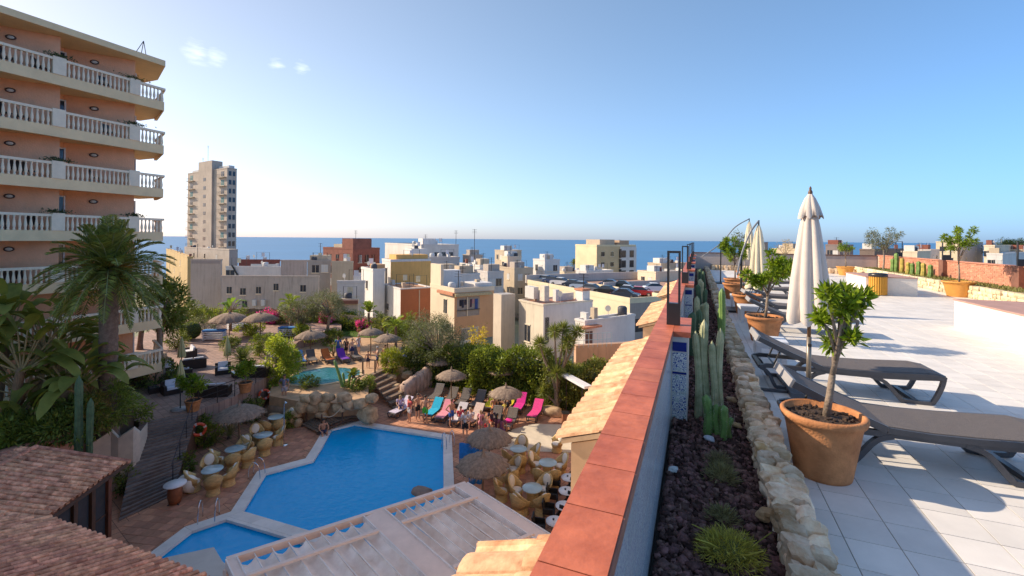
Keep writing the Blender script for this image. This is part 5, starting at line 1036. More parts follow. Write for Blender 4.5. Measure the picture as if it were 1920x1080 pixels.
rows = [((806, 752), (829, 727), None, 'dark lounger at the left end of the upper row beside rock wall'), ((832, 760), (856, 733), None, 'grey lounger, second in the upper row'), ((857, 763), (880, 735), None, 'grey lounger, third in the upper row'), ((884, 766), (908, 738), None, 'grey lounger with a bag, fourth in the upper row'), ((910, 769), (932, 742), (.70, .58, .02), 'lounger under a bright yellow towel in the upper row'), ((945, 771), (962, 744), (.68, .55, .03), 'lounger under yellow towel half behind the parasol'), ((966, 774), (982, 745), (.62, .02, .25), 'lounger under magenta patterned towel'), ((995, 786), (1012, 760), (.66, .05, .22), 'lounger under striped pink towel by the boulder'),
        ((738, 776), (765, 757), (.50, .44, .52), 'lounger under pale lilac towel nearest the steps'), ((800, 783), (825, 757), (.02, .38, .55), 'lounger under turquoise towel'), ((818, 792), (847, 758), (.70, .26, .30), 'lounger under pink towel beside the turquoise one'), ((846, 795), (872, 766), (.55, .50, .50), 'lounger with white towel behind the standing man'), ((878, 795), (902, 768), (.60, .45, .38), 'lounger with beige towel where people sit'), ((920, 800), (936, 770), None, 'grey empty lounger in the front row'), ((945, 805), (966, 772), None, 'grey lounger with magenta cloth at its foot')]
for i, (f, h, c, s) in enumerate(rows):
    lo, a = lounger_at(f, h, 0, s, 'loungers around the pool')
    if c: towel(lo, c, s.replace('lounger under ', 'towel: ').replace('lounger with ', 'towel: ').split(' towel')[0].replace('towel: ', '') + ' towel spread on its lounger, ' + ('upper row' if i < 8 else 'front row'), 'beach_towel')
    if i == 14: MB().blob((0, 0, 0), (.55, .45, .16), 5, .25, 2).build('crumpled_cloth', M('magenta_cloth', (.66, .02, .25), .9, .2, 5), None, True, loc=lo.matrix_basis @ Vector((1.3, 0, .45)), label='crumpled magenta cloth at the foot of a front lounger', cat='cloth')
up = [((575, 690), (553, 660), (.14, .30, .55), 'shaded lounger with blue striped towel at left of upper pool'), ((595, 688), (575, 655), None, 'dark lounger behind the left sunbathers'), ((628, 682), (602, 660), (.55, .14, .03), 'lounger with orange towel by the upper pool'), ((655, 680), (632, 660), (.14, .03, .30), 'lounger with purple towel by the upper pool'), ((678, 676), (655, 655), None, 'dark lounger beside the purple towel'), ((742, 682), (722, 662), (.5, .5, .55), 'lounger with white towel under upper right parasol'), ((770, 676), (756, 658), (.03, .05, .2), 'lounger with navy towel at right of upper terrace')]
for f, h, c, s in up:
    lo, a = lounger_at(f, h, 1.3, s, 'loungers around the upper pool')
    if c: towel(lo, c, s.split(' with ')[1].replace(' towel', ' towel lying on a lounger'), 'beach_towel')
lo0 = L0p; lo0.location = P(812, 722, 0); lo0.rotation_euler = (0, 0, rad(-120)); lo0['label'] = 'dark lounger in shade behind the small parasol'
def whitebeds(px, py, z, rz, label):
    t = thing('stacked_beds', label, 'sun beds', P(px, py, z), rz, 'stacks of white sun beds')
    for k in range(4):
        MB().box((0, 0, .2 + k * .2), (1.9, .7, .06)).build('bed_frame', m_white, t)
        for x in (-.85, .85): MB().box((x, 0, .1 + k * .2), (.06, .66, .13)).build('leg', m_white, t)
    MB().box((0, 0, .93), (1.85, .66, .12)).build('blue_cushion', M('blue_cushion', (.03, .16, .42), .8, .15, 5), t)
whitebeds(402, 638, 2, .5, 'white slatted stack of sun beds left on the upper terrace'); whitebeds(446, 617, 2, 1.3, 'white sun beds with blue cover under the dark thatch'); whitebeds(542, 632, 2, .4, 'white and light blue bed stack before the shrubs')
p = P(790, 725, 1.2); 
t = thing('banner_sign', 'small purple banner with white marks on a palm stem', 'sign', P(1031, 728, 1.3)); b = MB(); b.box((0, 0, .35), (.62, .04, 1.0), rz=YAW + .25); b.build('banner', M('purple_banner', (.12, .10, .38), .6, .9, 9, c2=(.6, .6, .75)), t); MB().tube([(0.02, .04, -1.3), (0.02, .04, .8)], .03, 6).build('pole', m_black, t)
a_, c_ = P(1053, 697, 2.6), P(1103, 724, 2.6); t = thing('white_awning_bar', 'long white awning bar beside the hedge', 'awning', (a_.x, a_.y, 0)); d = (c_ - a_); n = Vector((-d.y, d.x, 0)).normalized() * .28; MB().prism([tuple((a_ + n)[:2]), tuple((c_ + n)[:2]), tuple((c_ - n)[:2]), tuple((a_ - n)[:2])], 2.45, 2.6).build('bar', m_white, t, world=True)
for q in (.2, .8): p = a_.lerp(c_, q); MB().tube([(p.x, p.y, 0), (p.x, p.y, 2.44)], .04, 6).build('post', m_black, t, world=True)
for px, py, z, s in ((756, 765, 0, 'brown wooden litter box at the foot of the steps'), (1060, 795, 0, 'terracotta planter beside the hedge')):
    t = thing('litter_box', s, 'bin', P(px, py, z), .4); MB().box((0, 0, .35), (.42, .42, .7), top=.95).build('box_body', M('box_wood', (.22, .08, .035), .7, .3, 5), t); MB().box((0, 0, .72), (.48, .48, .04)).build('lid', m_black, t)
m_bt = M('blue_towel', (.02, .17, .45), .95, .15, 8, bump=.5)
for px, py, w_, s in ((884, 850, .55, 'blue towel hanging from the thatched parasol, upper one'), (893, 885, .3, 'blue towel hanging below the parasol, narrow one')):
    p = P(px, py, 1.0); b = MB()
    for i in range(9):
        x = (i / 8 - .5) * w_ * 2.2; y = .05 * math.sin(i * 1.9)
        for z in (-.55, 0, .5): b.v.append((p.x + CR.x * x + CF.x * y, p.y + CR.y * x + CF.y * y, p.z + z))
    for i in range(8):
        for j in range(2): b.f.append((i * 3 + j, i * 3 + 3 + j, i * 3 + 4 + j, i * 3 + 1 + j))
    o = b.build('hanging_towel', m_bt, None, True, label=s, cat='towel'); o.modifiers.new('thick', 'SOLIDIFY').thickness = .02
p = P(532, 835, 0); t = thing('shower_pole', 'slim chrome shower pole beside the wicker tables', 'shower', p); MB().tube([(0, 0, 0), (0, 0, 2.3), (.08, 0, 2.45)], .03, 7).build('pole', m_chrome, t); MB().lathe((.1, 0, 2.38), [(.09, 0), (.06, .04), (.02, .07)], 10).build('shower_head', m_chrome, t); MB().lathe((0, 0, 0), [(.2, 0), (.2, .03), (.05, .05)], 14).build('base', m_chrome, t)
# ================================================================ VEGETATION
rnd = random.Random(33)
m_palm = leafmat('palm_leaflet', (.13, .155, .03), .4, .3, .5, c2=(.19, .205, .045)); m_palmb = leafmat('bright_palm', (.14, .22, .03), .35, .35, .45, c2=(.22, .28, .05)); m_trunk = M('palm_trunk', (.16, .105, .075), .95, .35, 6, bump=1., bscale=14); m_bark = MATS['citrus_bark']
m_dark = leafmat('dark_green_leaf', (.085, .115, .018), .45, .3, .5, c2=(.125, .155, .028)); m_mid = leafmat('mid_green_leaf', (.105, .145, .02), .45, .32, .5, c2=(.155, .19, .03)); m_light = leafmat('light_green_leaf', (.19, .25, .025), .4, .38, .5, c2=(.26, .30, .045)); m_olive = leafmat('grey_olive_leaf', (.105, .125, .065), .4, .2, .55, c2=(.15, .165, .09)); m_mag = leafmat('bougainvillea_bract', (.48, .04, .28), .35, .35, .6, c2=(.55, .08, .36)); m_autumn = leafmat('yellow_leaf', (.42, .33, .03), .35, .4, .6)
def fronds(c, n, L, seed, el=(-.5, 1.3), drop=.55, leaf=.5, nl=30, w_=.035, mult=None):
    rg = np.random.default_rng(seed); out = []; rach = []
    for i in range(n):
        a = 6.283 * i * .381966 * 1.0 + rg.uniform(-.2, .2); e = el[0] + (el[1] - el[0]) * (i / max(1, n - 1)) ** .8 + rg.uniform(-.12, .12); l = L * rg.uniform(.85, 1.1) * (1 if e > 0 else .85)
        s = np.linspace(.06, 1, nl); dd = drop * (.55 + .6 * math.cos(e)); h = np.array([math.cos(a), math.sin(a), 0]); up = np.array([0, 0, 1.])
        p = np.array(c) + h * (l * s * math.cos(e) * (1 - .16 * s))[:, None] + up * (l * (s * math.sin(e) - dd * s ** 2.1))[:, None]
        t = np.gradient(p, axis=0); t = unit(t); sd = unit(np.cross(t, up)); nu = np.cross(sd, t); ll = leaf * np.sin(np.pi * np.clip(s * .92 + .1, 0, 1)) ** .6
        for sg in (-1, 1):
            d = sd * sg * .8 + t * .75 + nu * .28 + rg.normal(size=p.shape) * .07; d[:, 2] -= .22 * s; out.append(leafq(p, d, ll, w_ * (1 + .3 * rg.random(nl)), rg, nu))
        rach.append(p[::6].tolist() + [p[-1].tolist()])
    return np.concatenate(out), rach
def palm(base, h, tr, n, L, seed, label, mat, el=(-.6, 1.35), drop=.5, leaf=.5, lean=(0, 0), nl=30, w_=.04, boot=True, name='palm_tree', skirt=False):
    t = thing(name, label, 'palm tree', base, 0, 'palms in the garden'); top = Vector((lean[0], lean[1], h)); k = 14; b = MB()
    pts = [(lean[0] * (i / k) ** 1.5, lean[1] * (i / k) ** 1.5, h * i / k) for i in range(k * 3 + 1) for i in [i / 3]]; b.tube(pts, [tr * (1.25 - .3 * min(1, i / 10)) * (1 + .07 * (i % 2)) for i in range(len(pts))], 12); b.build('trunk', m_trunk, t, True)
    V, rc = fronds(top, n, L, seed, el, drop, leaf, nl, w_); quadmesh('crown', V, mat, t); b = MB()
    for r_ in rc: b.tube(r_, [.035 * L / 3] + [.02 * L / 3] * (len(r_) - 2) + [.006], 4)
    b.build('frond_stem', M('frond_rib', (.17, .18, .06), .7), t)
    if skirt: V, _ = crown_quads(tuple(top + Vector((0, 0, -.1))), (.75, .75, .45), 700, .4, .05, seed + 5, 14, .4); quadmesh('fruit_stalk', V, leafmat('orange_stalk', (.34, .16, .03), .35, .2), t)
    return t
palm((-25.2, 12.4, 2.0), 8.0, .36, 90, 3.4, 1, 'big date palm with thick ringed trunk before the hotel', m_palm, (-.75, 1.4), .42, .55, skirt=True, nl=46, w_=.045)
palm(P(545, 612, 2), 2.3, .11, 12, 2.1, 2, 'young palm in front of the old grey wall', m_palmb, (.15, 1.2), .55, .55, nl=24, w_=.06)
palm(P(691, 625, 1.3), 2.2, .13, 14, 1.7, 3, 'small bright feathery palm before the white houses', m_palmb, (.5, 1.45), .35, .5, nl=22, w_=.06)
palm(P(742, 650, 1.3), 1.9, .12, 14, 1.8, 4, 'low palm left of the round olive tree', m_palmb, (-.1, 1.2), .5, .5, nl=22, w_=.05)
palm(P(716, 640, 1.3), 1.5, .15, 14, 2.0, 5, 'drooping palm over the dark parasol', m_palm, (-.3, 1.2), .6, .5, nl=22, w_=.05)
palm(P(790, 690, 1.0), 1.4, .12, 14, 1.5, 6, 'upright broad palm beside the rock wall', m_mid, (.2, 1.4), .4, .5, nl=20, w_=.07)
palm(P(300, 640, 2), 4.2, .2, 26, 1.6, 7, 'yucca like palm close to the hotel end', m_dark, (-.6, 1.4), .3, .3, nl=26, w_=.03, lean=(.5, .6)); palm(P(262, 655, 2), 2.4, .2, 30, 1.5, 8, 'shaggy dark palm behind the sofa terrace', m_dark, (-.6, 1.4), .35, .3, nl=26, w_=.03, lean=(-.3, .4))
palm(P(455, 690, 2), .45, .25, 56, 1.75, 9, 'dark spiky cycad in the middle of the terrace', m_dark, (-.1, 1.3), .35, .22, nl=30, w_=.02, name='cycad')
palm(P(1076, 520, -3), 5.5, .25, 40, 2.6, 10, 'distant town palm beside the cream apartment block', m_palm, (-.5, 1.4), .45, .45, nl=20, w_=.08)
palm(P(560, 772, .3), .15, .1, 22, .95, 11, 'spiky agave like plant among the boulders', m_mid, (.1, 1.4), .2, .12, nl=18, w_=.05, name='spiky_plant')
palm(P(430, 822, 0), .1, .1, 30, 1.5, 12, 'arching grass clump under the thatched parasol', leafmat('straw_grass', (.22, .20, .07), .4, .2), (.5, 1.5), .5, .06, nl=30, w_=.02, name='grass_clump'); palm(P(400, 835, 0), .1, .1, 22, 1.0, 13, 'green grass clump behind the wicker chairs', m_mid, (.4, 1.5), .5, .07, nl=24, w_=.025, name='grass_clump')
def paddle(b, base, a, e, L, W, pet, fold=.35, droop=.5, seed=0):
    rr = random.Random(seed); h = Vector((math.cos(a), math.sin(a), 0)); up = Vector((0, 0, 1)); sd = Vector((-math.sin(a), math.cos(a), 0)); p0 = Vector(base); p1 = p0 + (h * math.cos(e) + up * math.sin(e)) * pet
    n = 9; k = len(b.v); pts = []
    for i in range(n + 1):
        s = i / n; p = p1 + h * (L * s * math.cos(e * .8)) + up * (L * (s * math.sin(e * .9) - droop * s * s)); w_ = W * math.sin(math.pi * min(1, s * .9 + .07)) ** .55 * (1 if i < n else .15)
        rag = rr.uniform(.82, 1.05); b.v += [tuple(p + sd * w_ * rag + up * (w_ * fold)), tuple(p), tuple(p - sd * w_ * rr.uniform(.82, 1.05) + up * (w_ * fold))]
    for i in range(n): q = k + i * 3; b.f += [(q, q + 1, q + 4, q + 3), (q + 1, q + 2, q + 5, q + 4)]
    return p0, p1
m_ban = leafmat('strelitzia_leaf', (.135, .155, .028), .35, .3, .6, c2=(.20, .21, .045)); m_banb = leafmat('bright_banana_leaf', (.12, .20, .035), .3, .35, .4); m_stalk = M('strelitzia_stalk', (.26, .17, .07), .8, .3, 5, stretch=(4, 4, .6)); m_strunk = M('fibrous_trunk', (.20, .12, .065), .95, .35, 8, bump=1., bscale=18, stretch=(3, 3, .4))
def strelitzia(base, h, n, L, seed, label, lean=(0, 0), mat=None, tr=.16, spread=.5):
    t = thing('strelitzia_plant', label, 'plant', base, 0, 'big leaved strelitzia plants'); rr = random.Random(seed); b = MB(); top = Vector((lean[0], lean[1], h)); b.tube(smoothpath([(0, 0, 0), (lean[0] * .45, lean[1] * .45, h * .5), tuple(top)], 5), [tr * 1.2] * 5 + [tr] * 5 + [tr * .8], 8); b.build('trunk', m_strunk, t, True); lb, sb = [], MB()
    fan = rr.uniform(0, 3.1)
    for i in range(n):
        s = (i + .5) / n * 2 - 1; a = fan + (0 if s > 0 else math.pi) + rr.uniform(-.5, .5); e = math.pi / 2 - abs(s) * 1.15 * (1 - spread * .2) - rr.uniform(0, .15); bb = MB(); p0, p1 = paddle(bb, top + Vector((0, 0, -.2)), a, e, L * rr.uniform(.8, 1.15), L * .2, L * rr.uniform(.6, 1.1), .35, .45 + .35 * abs(s), seed * 50 + i)
        bb.build('leaf', mat or m_ban, t, True); sb.tube([tuple(p0), tuple(p0.lerp(p1, .5)), tuple(p1)], [.05, .035, .025], 5)
    sb.build('stalk', m_stalk, t)
    return t
for i, (px, d, h, n, L, ln, s) in enumerate(((15, 19.2, 3.0, 13, 1.7, (.3, .3), 'tall strelitzia at the left edge'), (48, 19.6, 1.9, 13, 1.6, (1.4, 1.0), 'leaning strelitzia with brown fibrous trunk'), (95, 20.4, 1.6, 12, 1.6, (1.5, .8), 'strelitzia with long orange stalks left of the date palm'), (-12, 20.5, 4.4, 12, 1.7, (.5, .3), 'highest strelitzia against the hotel at left edge'), (80, 22, 2.2, 12, 1.6, (.6, .3), 'strelitzia in front of the hotel balconies'), (30, 18.6, .4, 10, 1.3, (.3, .2), 'low strelitzia above the salmon wall'), (140, 21.2, .5, 10, 1.4, (.3, .2), 'low broad leaved plant left of the palm trunk'), (-5, 18.6, .8, 10, 1.4, (.3, .2), 'low strelitzia at the very left edge'), (58, 20.8, 3.4, 15, 1.7, (.3, .4), 'tall fan of strelitzia leaves beside the hotel wall'), (112, 22.3, 2.6, 14, 1.6, (.3, .2), 'strelitzia fan just left of the palm trunk'), (5, 19.8, 1.8, 14, 1.6, (.8, .4), 'middle strelitzia at the left edge'))):
    p = PD(px, 700, d); strelitzia((p.x, p.y, 2.9), h, n + 4, L, i + 3, s, ln)
p = P(432, 620, 2); strelitzia(tuple(p), 1.9, 11, 1.2, 31, 'bright banana plant before the grey wall', mat=m_banb, tr=.12); p = P(437, 612, 2); strelitzia(tuple(p), .5, 8, 1.0, 32, 'glossy dark banana plant below the bright one', mat=m_dark, tr=.1); strelitzia(tuple(P(625, 668, 1.3)), .3, 8, .9, 33, 'small banana plant behind the parasol at upper pool', mat=m_banb, tr=.08)
GB = [((130, 760), 19, (1.5, 1.3, .9), 2600, .22, .07, m_dark, 'dark shrub mass left of the zigzag wall'), ((205, 735), 20.5, (1.1, 1.0, 1.1), 2400, .30, .035, m_mid, 'spiky leaved green shrub above the zigzag wall'), ((170, 745), 19.5, (.8, .8, 1.0), 1500, .12, .05, leafmat('ochre_leaf', (.16, .125, .03), .4, .3), 'ochre green shrub among the garden bushes'), ((60, 770), 18.8, (1.6, 1.2, .6), 2400, .25, .07, m_mid, 'low leafy planting above the salmon wall'), ((10, 760), 18.2, (1.2, 1.2, .8), 1800, .22, .08, m_dark, 'dark shrub at the left edge above the wall'), ((235, 690), 23, (1.2, 1.2, .5), 1400, .15, .06, m_mid, 'low shrubs round the foot of the date palm'), ((120, 690), 21.5, (2.0, 1.6, .9), 2600, .22, .07, m_dark, 'dark undergrowth below the hotel balconies'), ((290, 640), 29, (1.6, 1.4, .8), 1800, .2, .07, m_dark, 'dark shrubs beside the hotel corner')]
for i, (pp, d, r, n, L, W, m, s) in enumerate(GB): p = PD(pp[0], pp[1], d); bush('garden_shrub', (p.x, p.y, 2.9 if i < 5 or i == 6 else 2.0), r, n, L, W, 50 + i, m, s, group='garden shrubs')
for i, (px, py, z, r, n, L, W, m, s) in enumerate(((526, 735, .6, (1.15, 1.15, 2.1), 6500, .2, .075, m_light, 'tall lush light green shrub at end of the railing'), (515, 725, .0, (1.0, 1.0, 1.4), 2600, .2, .07, m_mid, 'climbing green shrub on the retaining wall end'), (385, 835, 0, (1.0, .8, .75), 2400, .14, .06, m_mid, 'green shrub below the life ring'), (345, 885, 0, (.6, .6, .5), 1000, .12, .05, m_mid, 'shrub beside the barrel at the stair foot'), (235, 925, 0, (.5, .5, .7), 900, .12, .05, m_dark, 'shrub behind the pavilion post'), (470, 790, 0, (.9, .7, .8), 1500, .14, .06, m_dark, 'dark plants at the foot of retaining wall'), (735, 700, 1.0, (.9, .9, 1.0), 2400, .2, .06, m_autumn if False else leafmat('lime_leaf', (.22, .25, .03), .4, .35), 'lime yellow shrub above the wooden steps'), (690, 735, .9, (.7, .7, .6), 1200, .16, .05, m_mid, 'green shrub among the candelabra cactus'), (762, 690, 1.1, (1.0, .9, .9), 1800, .2, .06, m_mid, 'green shrub right of the lime shrub'), (470, 628, 2, (1.6, 1.0, .55), 1800, .16, .07, m_light, 'light green shrubs behind the bed stacks'), (565, 640, 1.6, (2.2, 1.0, .8), 3200, .17, .08, m_light, 'light green shrub border above the upper pool'), (620, 645, 1.4, (1.4, .8, .7), 2000, .16, .07, m_mid, 'green shrubs behind the left parasol'), (385, 625, 2, (1.4, 1., .8), 1600, .14, .05, m_olive, 'grey shrubs near the boxwood ball'), (1000, 548, -2, (3, 3, 1.6), 1500, .5, .2, m_dark, 'dark tree clump among the town roofs'))): bush('garden_shrub', P(px, py, z), r, n, L, W, 80 + i, m, s, group='shrubs around the terraces')
t = thing('boxwood_ball', 'clipped round boxwood ball on the upper terrace', 'shrub', P(357, 637, 2)); rg = np.random.default_rng(3); u = unit(rg.normal(size=(2600, 3))); quadmesh('foliage', leafq(u * .78 + np.array([0, 0, .85]), u + rg.normal(size=u.shape) * .6, .09, .05, rg), m_mid, t); MB().blob((0, 0, .85), (1.5, 1.5, 1.5), 1, .02, 3).build('core', M('boxwood_core', (.04, .06, .02), .9), t, True)
for i, (px, py, z, r, n, s) in enumerate(((505, 606, 2.0, (1.9, .9, .75), 2600, 'magenta bougainvillea before the grey wall, left part'), (556, 602, 2.0, (1.8, .8, .65), 2200, 'magenta bougainvillea before the grey wall, right part'), (685, 622, 1.4, (1.2, .8, .6), 1500, 'pink bougainvillea at the foot of the small palm'), (612, 610, 1.8, (.9, .7, .8), 900, 'bougainvillea between the olive trunks'))):
    c = P(px, py, z); t = thing('bougainvillea', s, 'shrub', c, 0, 'bougainvilleas'); V, cc = crown_quads((0, 0, r[2]), r, n, .16, .10, 120 + i, 26, .32, .6); quadmesh('flowers', V, m_mag, t); V, cc = crown_quads((0, 0, r[2] * .8), (r[0], r[1], r[2] * .9), n, .16, .08, 130 + i, 26, .3, .3, 0, .02); quadmesh('foliage', V, m_dark, t)
def tree(name, base, h, r, n, L, W, seed, mat, label, clumps=40, cr=.3, trunks=2, tr=.14, shell=.45):
    t = thing(name, label, 'tree', base, 0, 'garden trees'); V, cc = crown_quads((0, 0, h), r, n, L, W, seed, clumps, cr, shell); quadmesh('crown', V, mat, t); b = MB(); rr = random.Random(seed)
    for k in range(trunks):
        a = rr.uniform(0, 6.28); f = Vector((r[0] * .25 * math.cos(a), r[1] * .25 * math.sin(a), h - r[2] * .7)); b.tube(smoothpath([(.1 * math.cos(a), .1 * math.sin(a), 0), (f.x * .3 + .1, f.y * .8, f.z * .5), tuple(f)], 4), [tr * 1.2] * 4 + [tr] * 4 + [tr * .8], 8)
        for e in cc[k::trunks * 2]: b.tube([tuple(f), tuple(f.lerp(Vector(e), .55) + Vector((0, 0, .1))), tuple(e)], [tr * .55, tr * .3, .015], 5)
    b.build('trunk', m_bark, t, True); return t
tree('olive_tree', P(560, 640, 1.6), 3.0, (2.0, 1.6, 1.1), 6000, .17, .035, 1, m_olive, 'left olive tree with dark twisted trunk behind the upper pool'); tree('olive_tree', P(612, 640, 1.6), 3.5, (2.2, 1.8, 1.3), 7500, .17, .035, 2, m_olive, 'right olive tree with forked trunk behind the upper pool')
p = P(815, 712, .2); tree('olive_tree', p, 3.2, (2.55, 2.2, 2.1), 15000, .16, .035, 3, m_olive, 'large round olive tree left of the hedge', 70, .26, 1, .2, .6)
# hedge at the back of the deck
def hedge(x0, x1, y0, y1, h, n, seed, label, mat, L=.2, W=.10, z0=0):
    t = thing('hedge', label, 'hedge', ((x0 + x1) / 2, (y0 + y1) / 2, z0)); rg = np.random.default_rng(seed); f = rg.random(n); lx, ly = x1 - x0, y1 - y0
    px_ = rg.uniform(-lx / 2, lx / 2, n); topz = h * (1 + .10 * np.sin(px_ * 1.3) + .06 * np.sin(px_ * 3.1 + 1)); py_ = np.where(f < .62, -ly / 2 + .12 * np.sin(px_ * 2.7) + .1 * np.sin(px_ * 5), rg.uniform(-ly / 2, ly / 2, n)); zz = np.where(f < .62, rg.random(n) * topz, topz); bul = .28 * np.sin(px_ * 1.9 + zz * 1.7) * np.sin(zz * 2.3 + px_); py_ = py_ + np.where(f < .62, bul, 0); pp = np.stack([px_, py_, zz], 1) + rg.normal(size=(n, 3)) * .13; d = np.where((f < .62)[:, None], np.array([0, -1, .3]), np.array([0, -.3, 1.])) + rg.normal(size=(n, 3)) * .75
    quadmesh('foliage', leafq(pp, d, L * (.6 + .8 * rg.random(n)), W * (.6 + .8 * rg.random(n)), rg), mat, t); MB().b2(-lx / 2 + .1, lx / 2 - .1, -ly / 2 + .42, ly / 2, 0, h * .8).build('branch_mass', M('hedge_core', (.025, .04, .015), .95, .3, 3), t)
hedge(-15.5, -9.6, 30.2, 32.2, 3.1, 11000, 1, 'dense leafy hedge behind the yellow towels', m_mid); hedge(-9.7, -3.8, 29.8, 31.6, 2.9, 10000, 2, 'yellowish leafy hedge right of the dragon tree', leafmat('hedge_yellow', (.12, .15, .03), .45, .3, c2=(.18, .19, .045))); hedge(-21.5, -15.3, 30.6, 32.4, 2.7, 8000, 3, 'dark hedge below the large olive tree', m_dark)
p1, p2 = P(560, 607, 1.5), P(800, 622, 1.5); hedge(p1.x, p2.x, p1.y, p1.y + 1.2, 1.1, 5000, 4, 'dark clipped hedge behind the lawn', m_dark, z0=1.3)
bush('garden_shrub', P(880, 712, 0), (1.8, 1.2, 1.6), 5000, .2, .08, 150, m_mid, 'dark green broad shrub between olive and hedge'); bush('garden_shrub', P(925, 715, 0), (1.5, 1.0, 1.5), 4200, .2, .07, 151, m_light, 'light green shrub against the hedge'); bush('garden_shrub', P(898, 690, .4), (.9, .8, 1.9), 1500, .18, .07, 152, m_autumn, 'yellow leaved shrub before the orange house')
bush('garden_shrub', P(1090, 745, 0), (1.3, 1.2, 1.1), 3200, .25, .04, 153, m_mid, 'spiky green planting at the right end of hedge')
# dragon tree
p = P(1044, 770, 0); t = thing('dragon_tree', 'branching dragon tree with spiky heads above the hedge', 'tree', p, 0, 'garden trees'); b = MB(); hd = []; d0 = depth(p)
for px, py in ((1012, 645), (1040, 622), (1056, 617), (1066, 640), (1082, 622), (1024, 665), (1060, 655), (1044, 700), (1034, 690), (1022, 735), (1064, 735)): q = PD(px, py, d0 + rnd.uniform(-.6, .6)) - p; hd.append(q)
for q in hd: b.tube(smoothpath([(0, 0, 0), (q.x * .15, q.y * .3, q.z * .45), (q.x * .7, q.y * .8, q.z * .75), tuple(q)], 3), [.13] * 4 + [.08] * 3 + [.06] * 3, 7)
b.build('trunk', m_bark, t, True); out = []; rg = np.random.default_rng(8)
for q in hd: n = 210; u = unit(rg.normal(size=(n, 3)) + np.array([0, 0, .25])); out.append(leafq(np.array(q) + u * .05, u, .55 + .2 * rg.random(n), .05, rg))
quadmesh('crown', np.concatenate(out), leafmat('dragon_leaf', (.12, .16, .035), .35, .25, c2=(.17, .19, .05)), t)
# candelabra cactus on the rocks
p = P(648, 735, 1.0); cactus('candelabra_cactus', p, [(-.1, 0, 2.1, .1, -1.0, .1), (.1, .1, 1.5, .09, .25, 0), (-.2, .2, 1.2, .08, -.4, .2), (.35, 0, 1.1, .1, .45, 0)], m_cacg, 'tall candelabra cactus with slanting arms on boulders', 5, False); palm(tuple(p + Vector((.5, .2, .6))), .5, .12, 16, .8, 41, 'small palm headed plant beside the candelabra cactus', m_mid, (.2, 1.3), .3, .2, nl=16, w_=.05)
cactus('columnar_cactus', PD(148, 740, 18.2) * 1.0 if False else Vector((PD(148, 740, 18.2).x, PD(148, 740, 18.2).y, 2.0)), [(0, 0, 4.0, .12, 0, 0), (.3, .2, 3.1, .1, .1, 0)], M('dark_cactus', (.06, .10, .045), .7, .3, 6), 'tall dark cactus beside the date palm trunk', 7, False)
for i, (px, py) in enumerate(((225, 690), (243, 685), (262, 690), (275, 680), (235, 702), (290, 672), (302, 668), (255, 675))): p = P(px, py, 2.1); MB().blob((0, 0, 0), (rnd.uniform(.7, 1.2), rnd.uniform(.6, .9), rnd.uniform(.5, .8)), 500 + i, .15, 1).build('garden_rock', m_rock, None, True, loc=p, label=['leftmost', 'second', 'third', 'fourth', 'low front', 'seventh', 'rightmost', 'hindmost'][i] + ' rock in the border behind the rattan sofas', cat='rock', group='rocks behind the sofas')
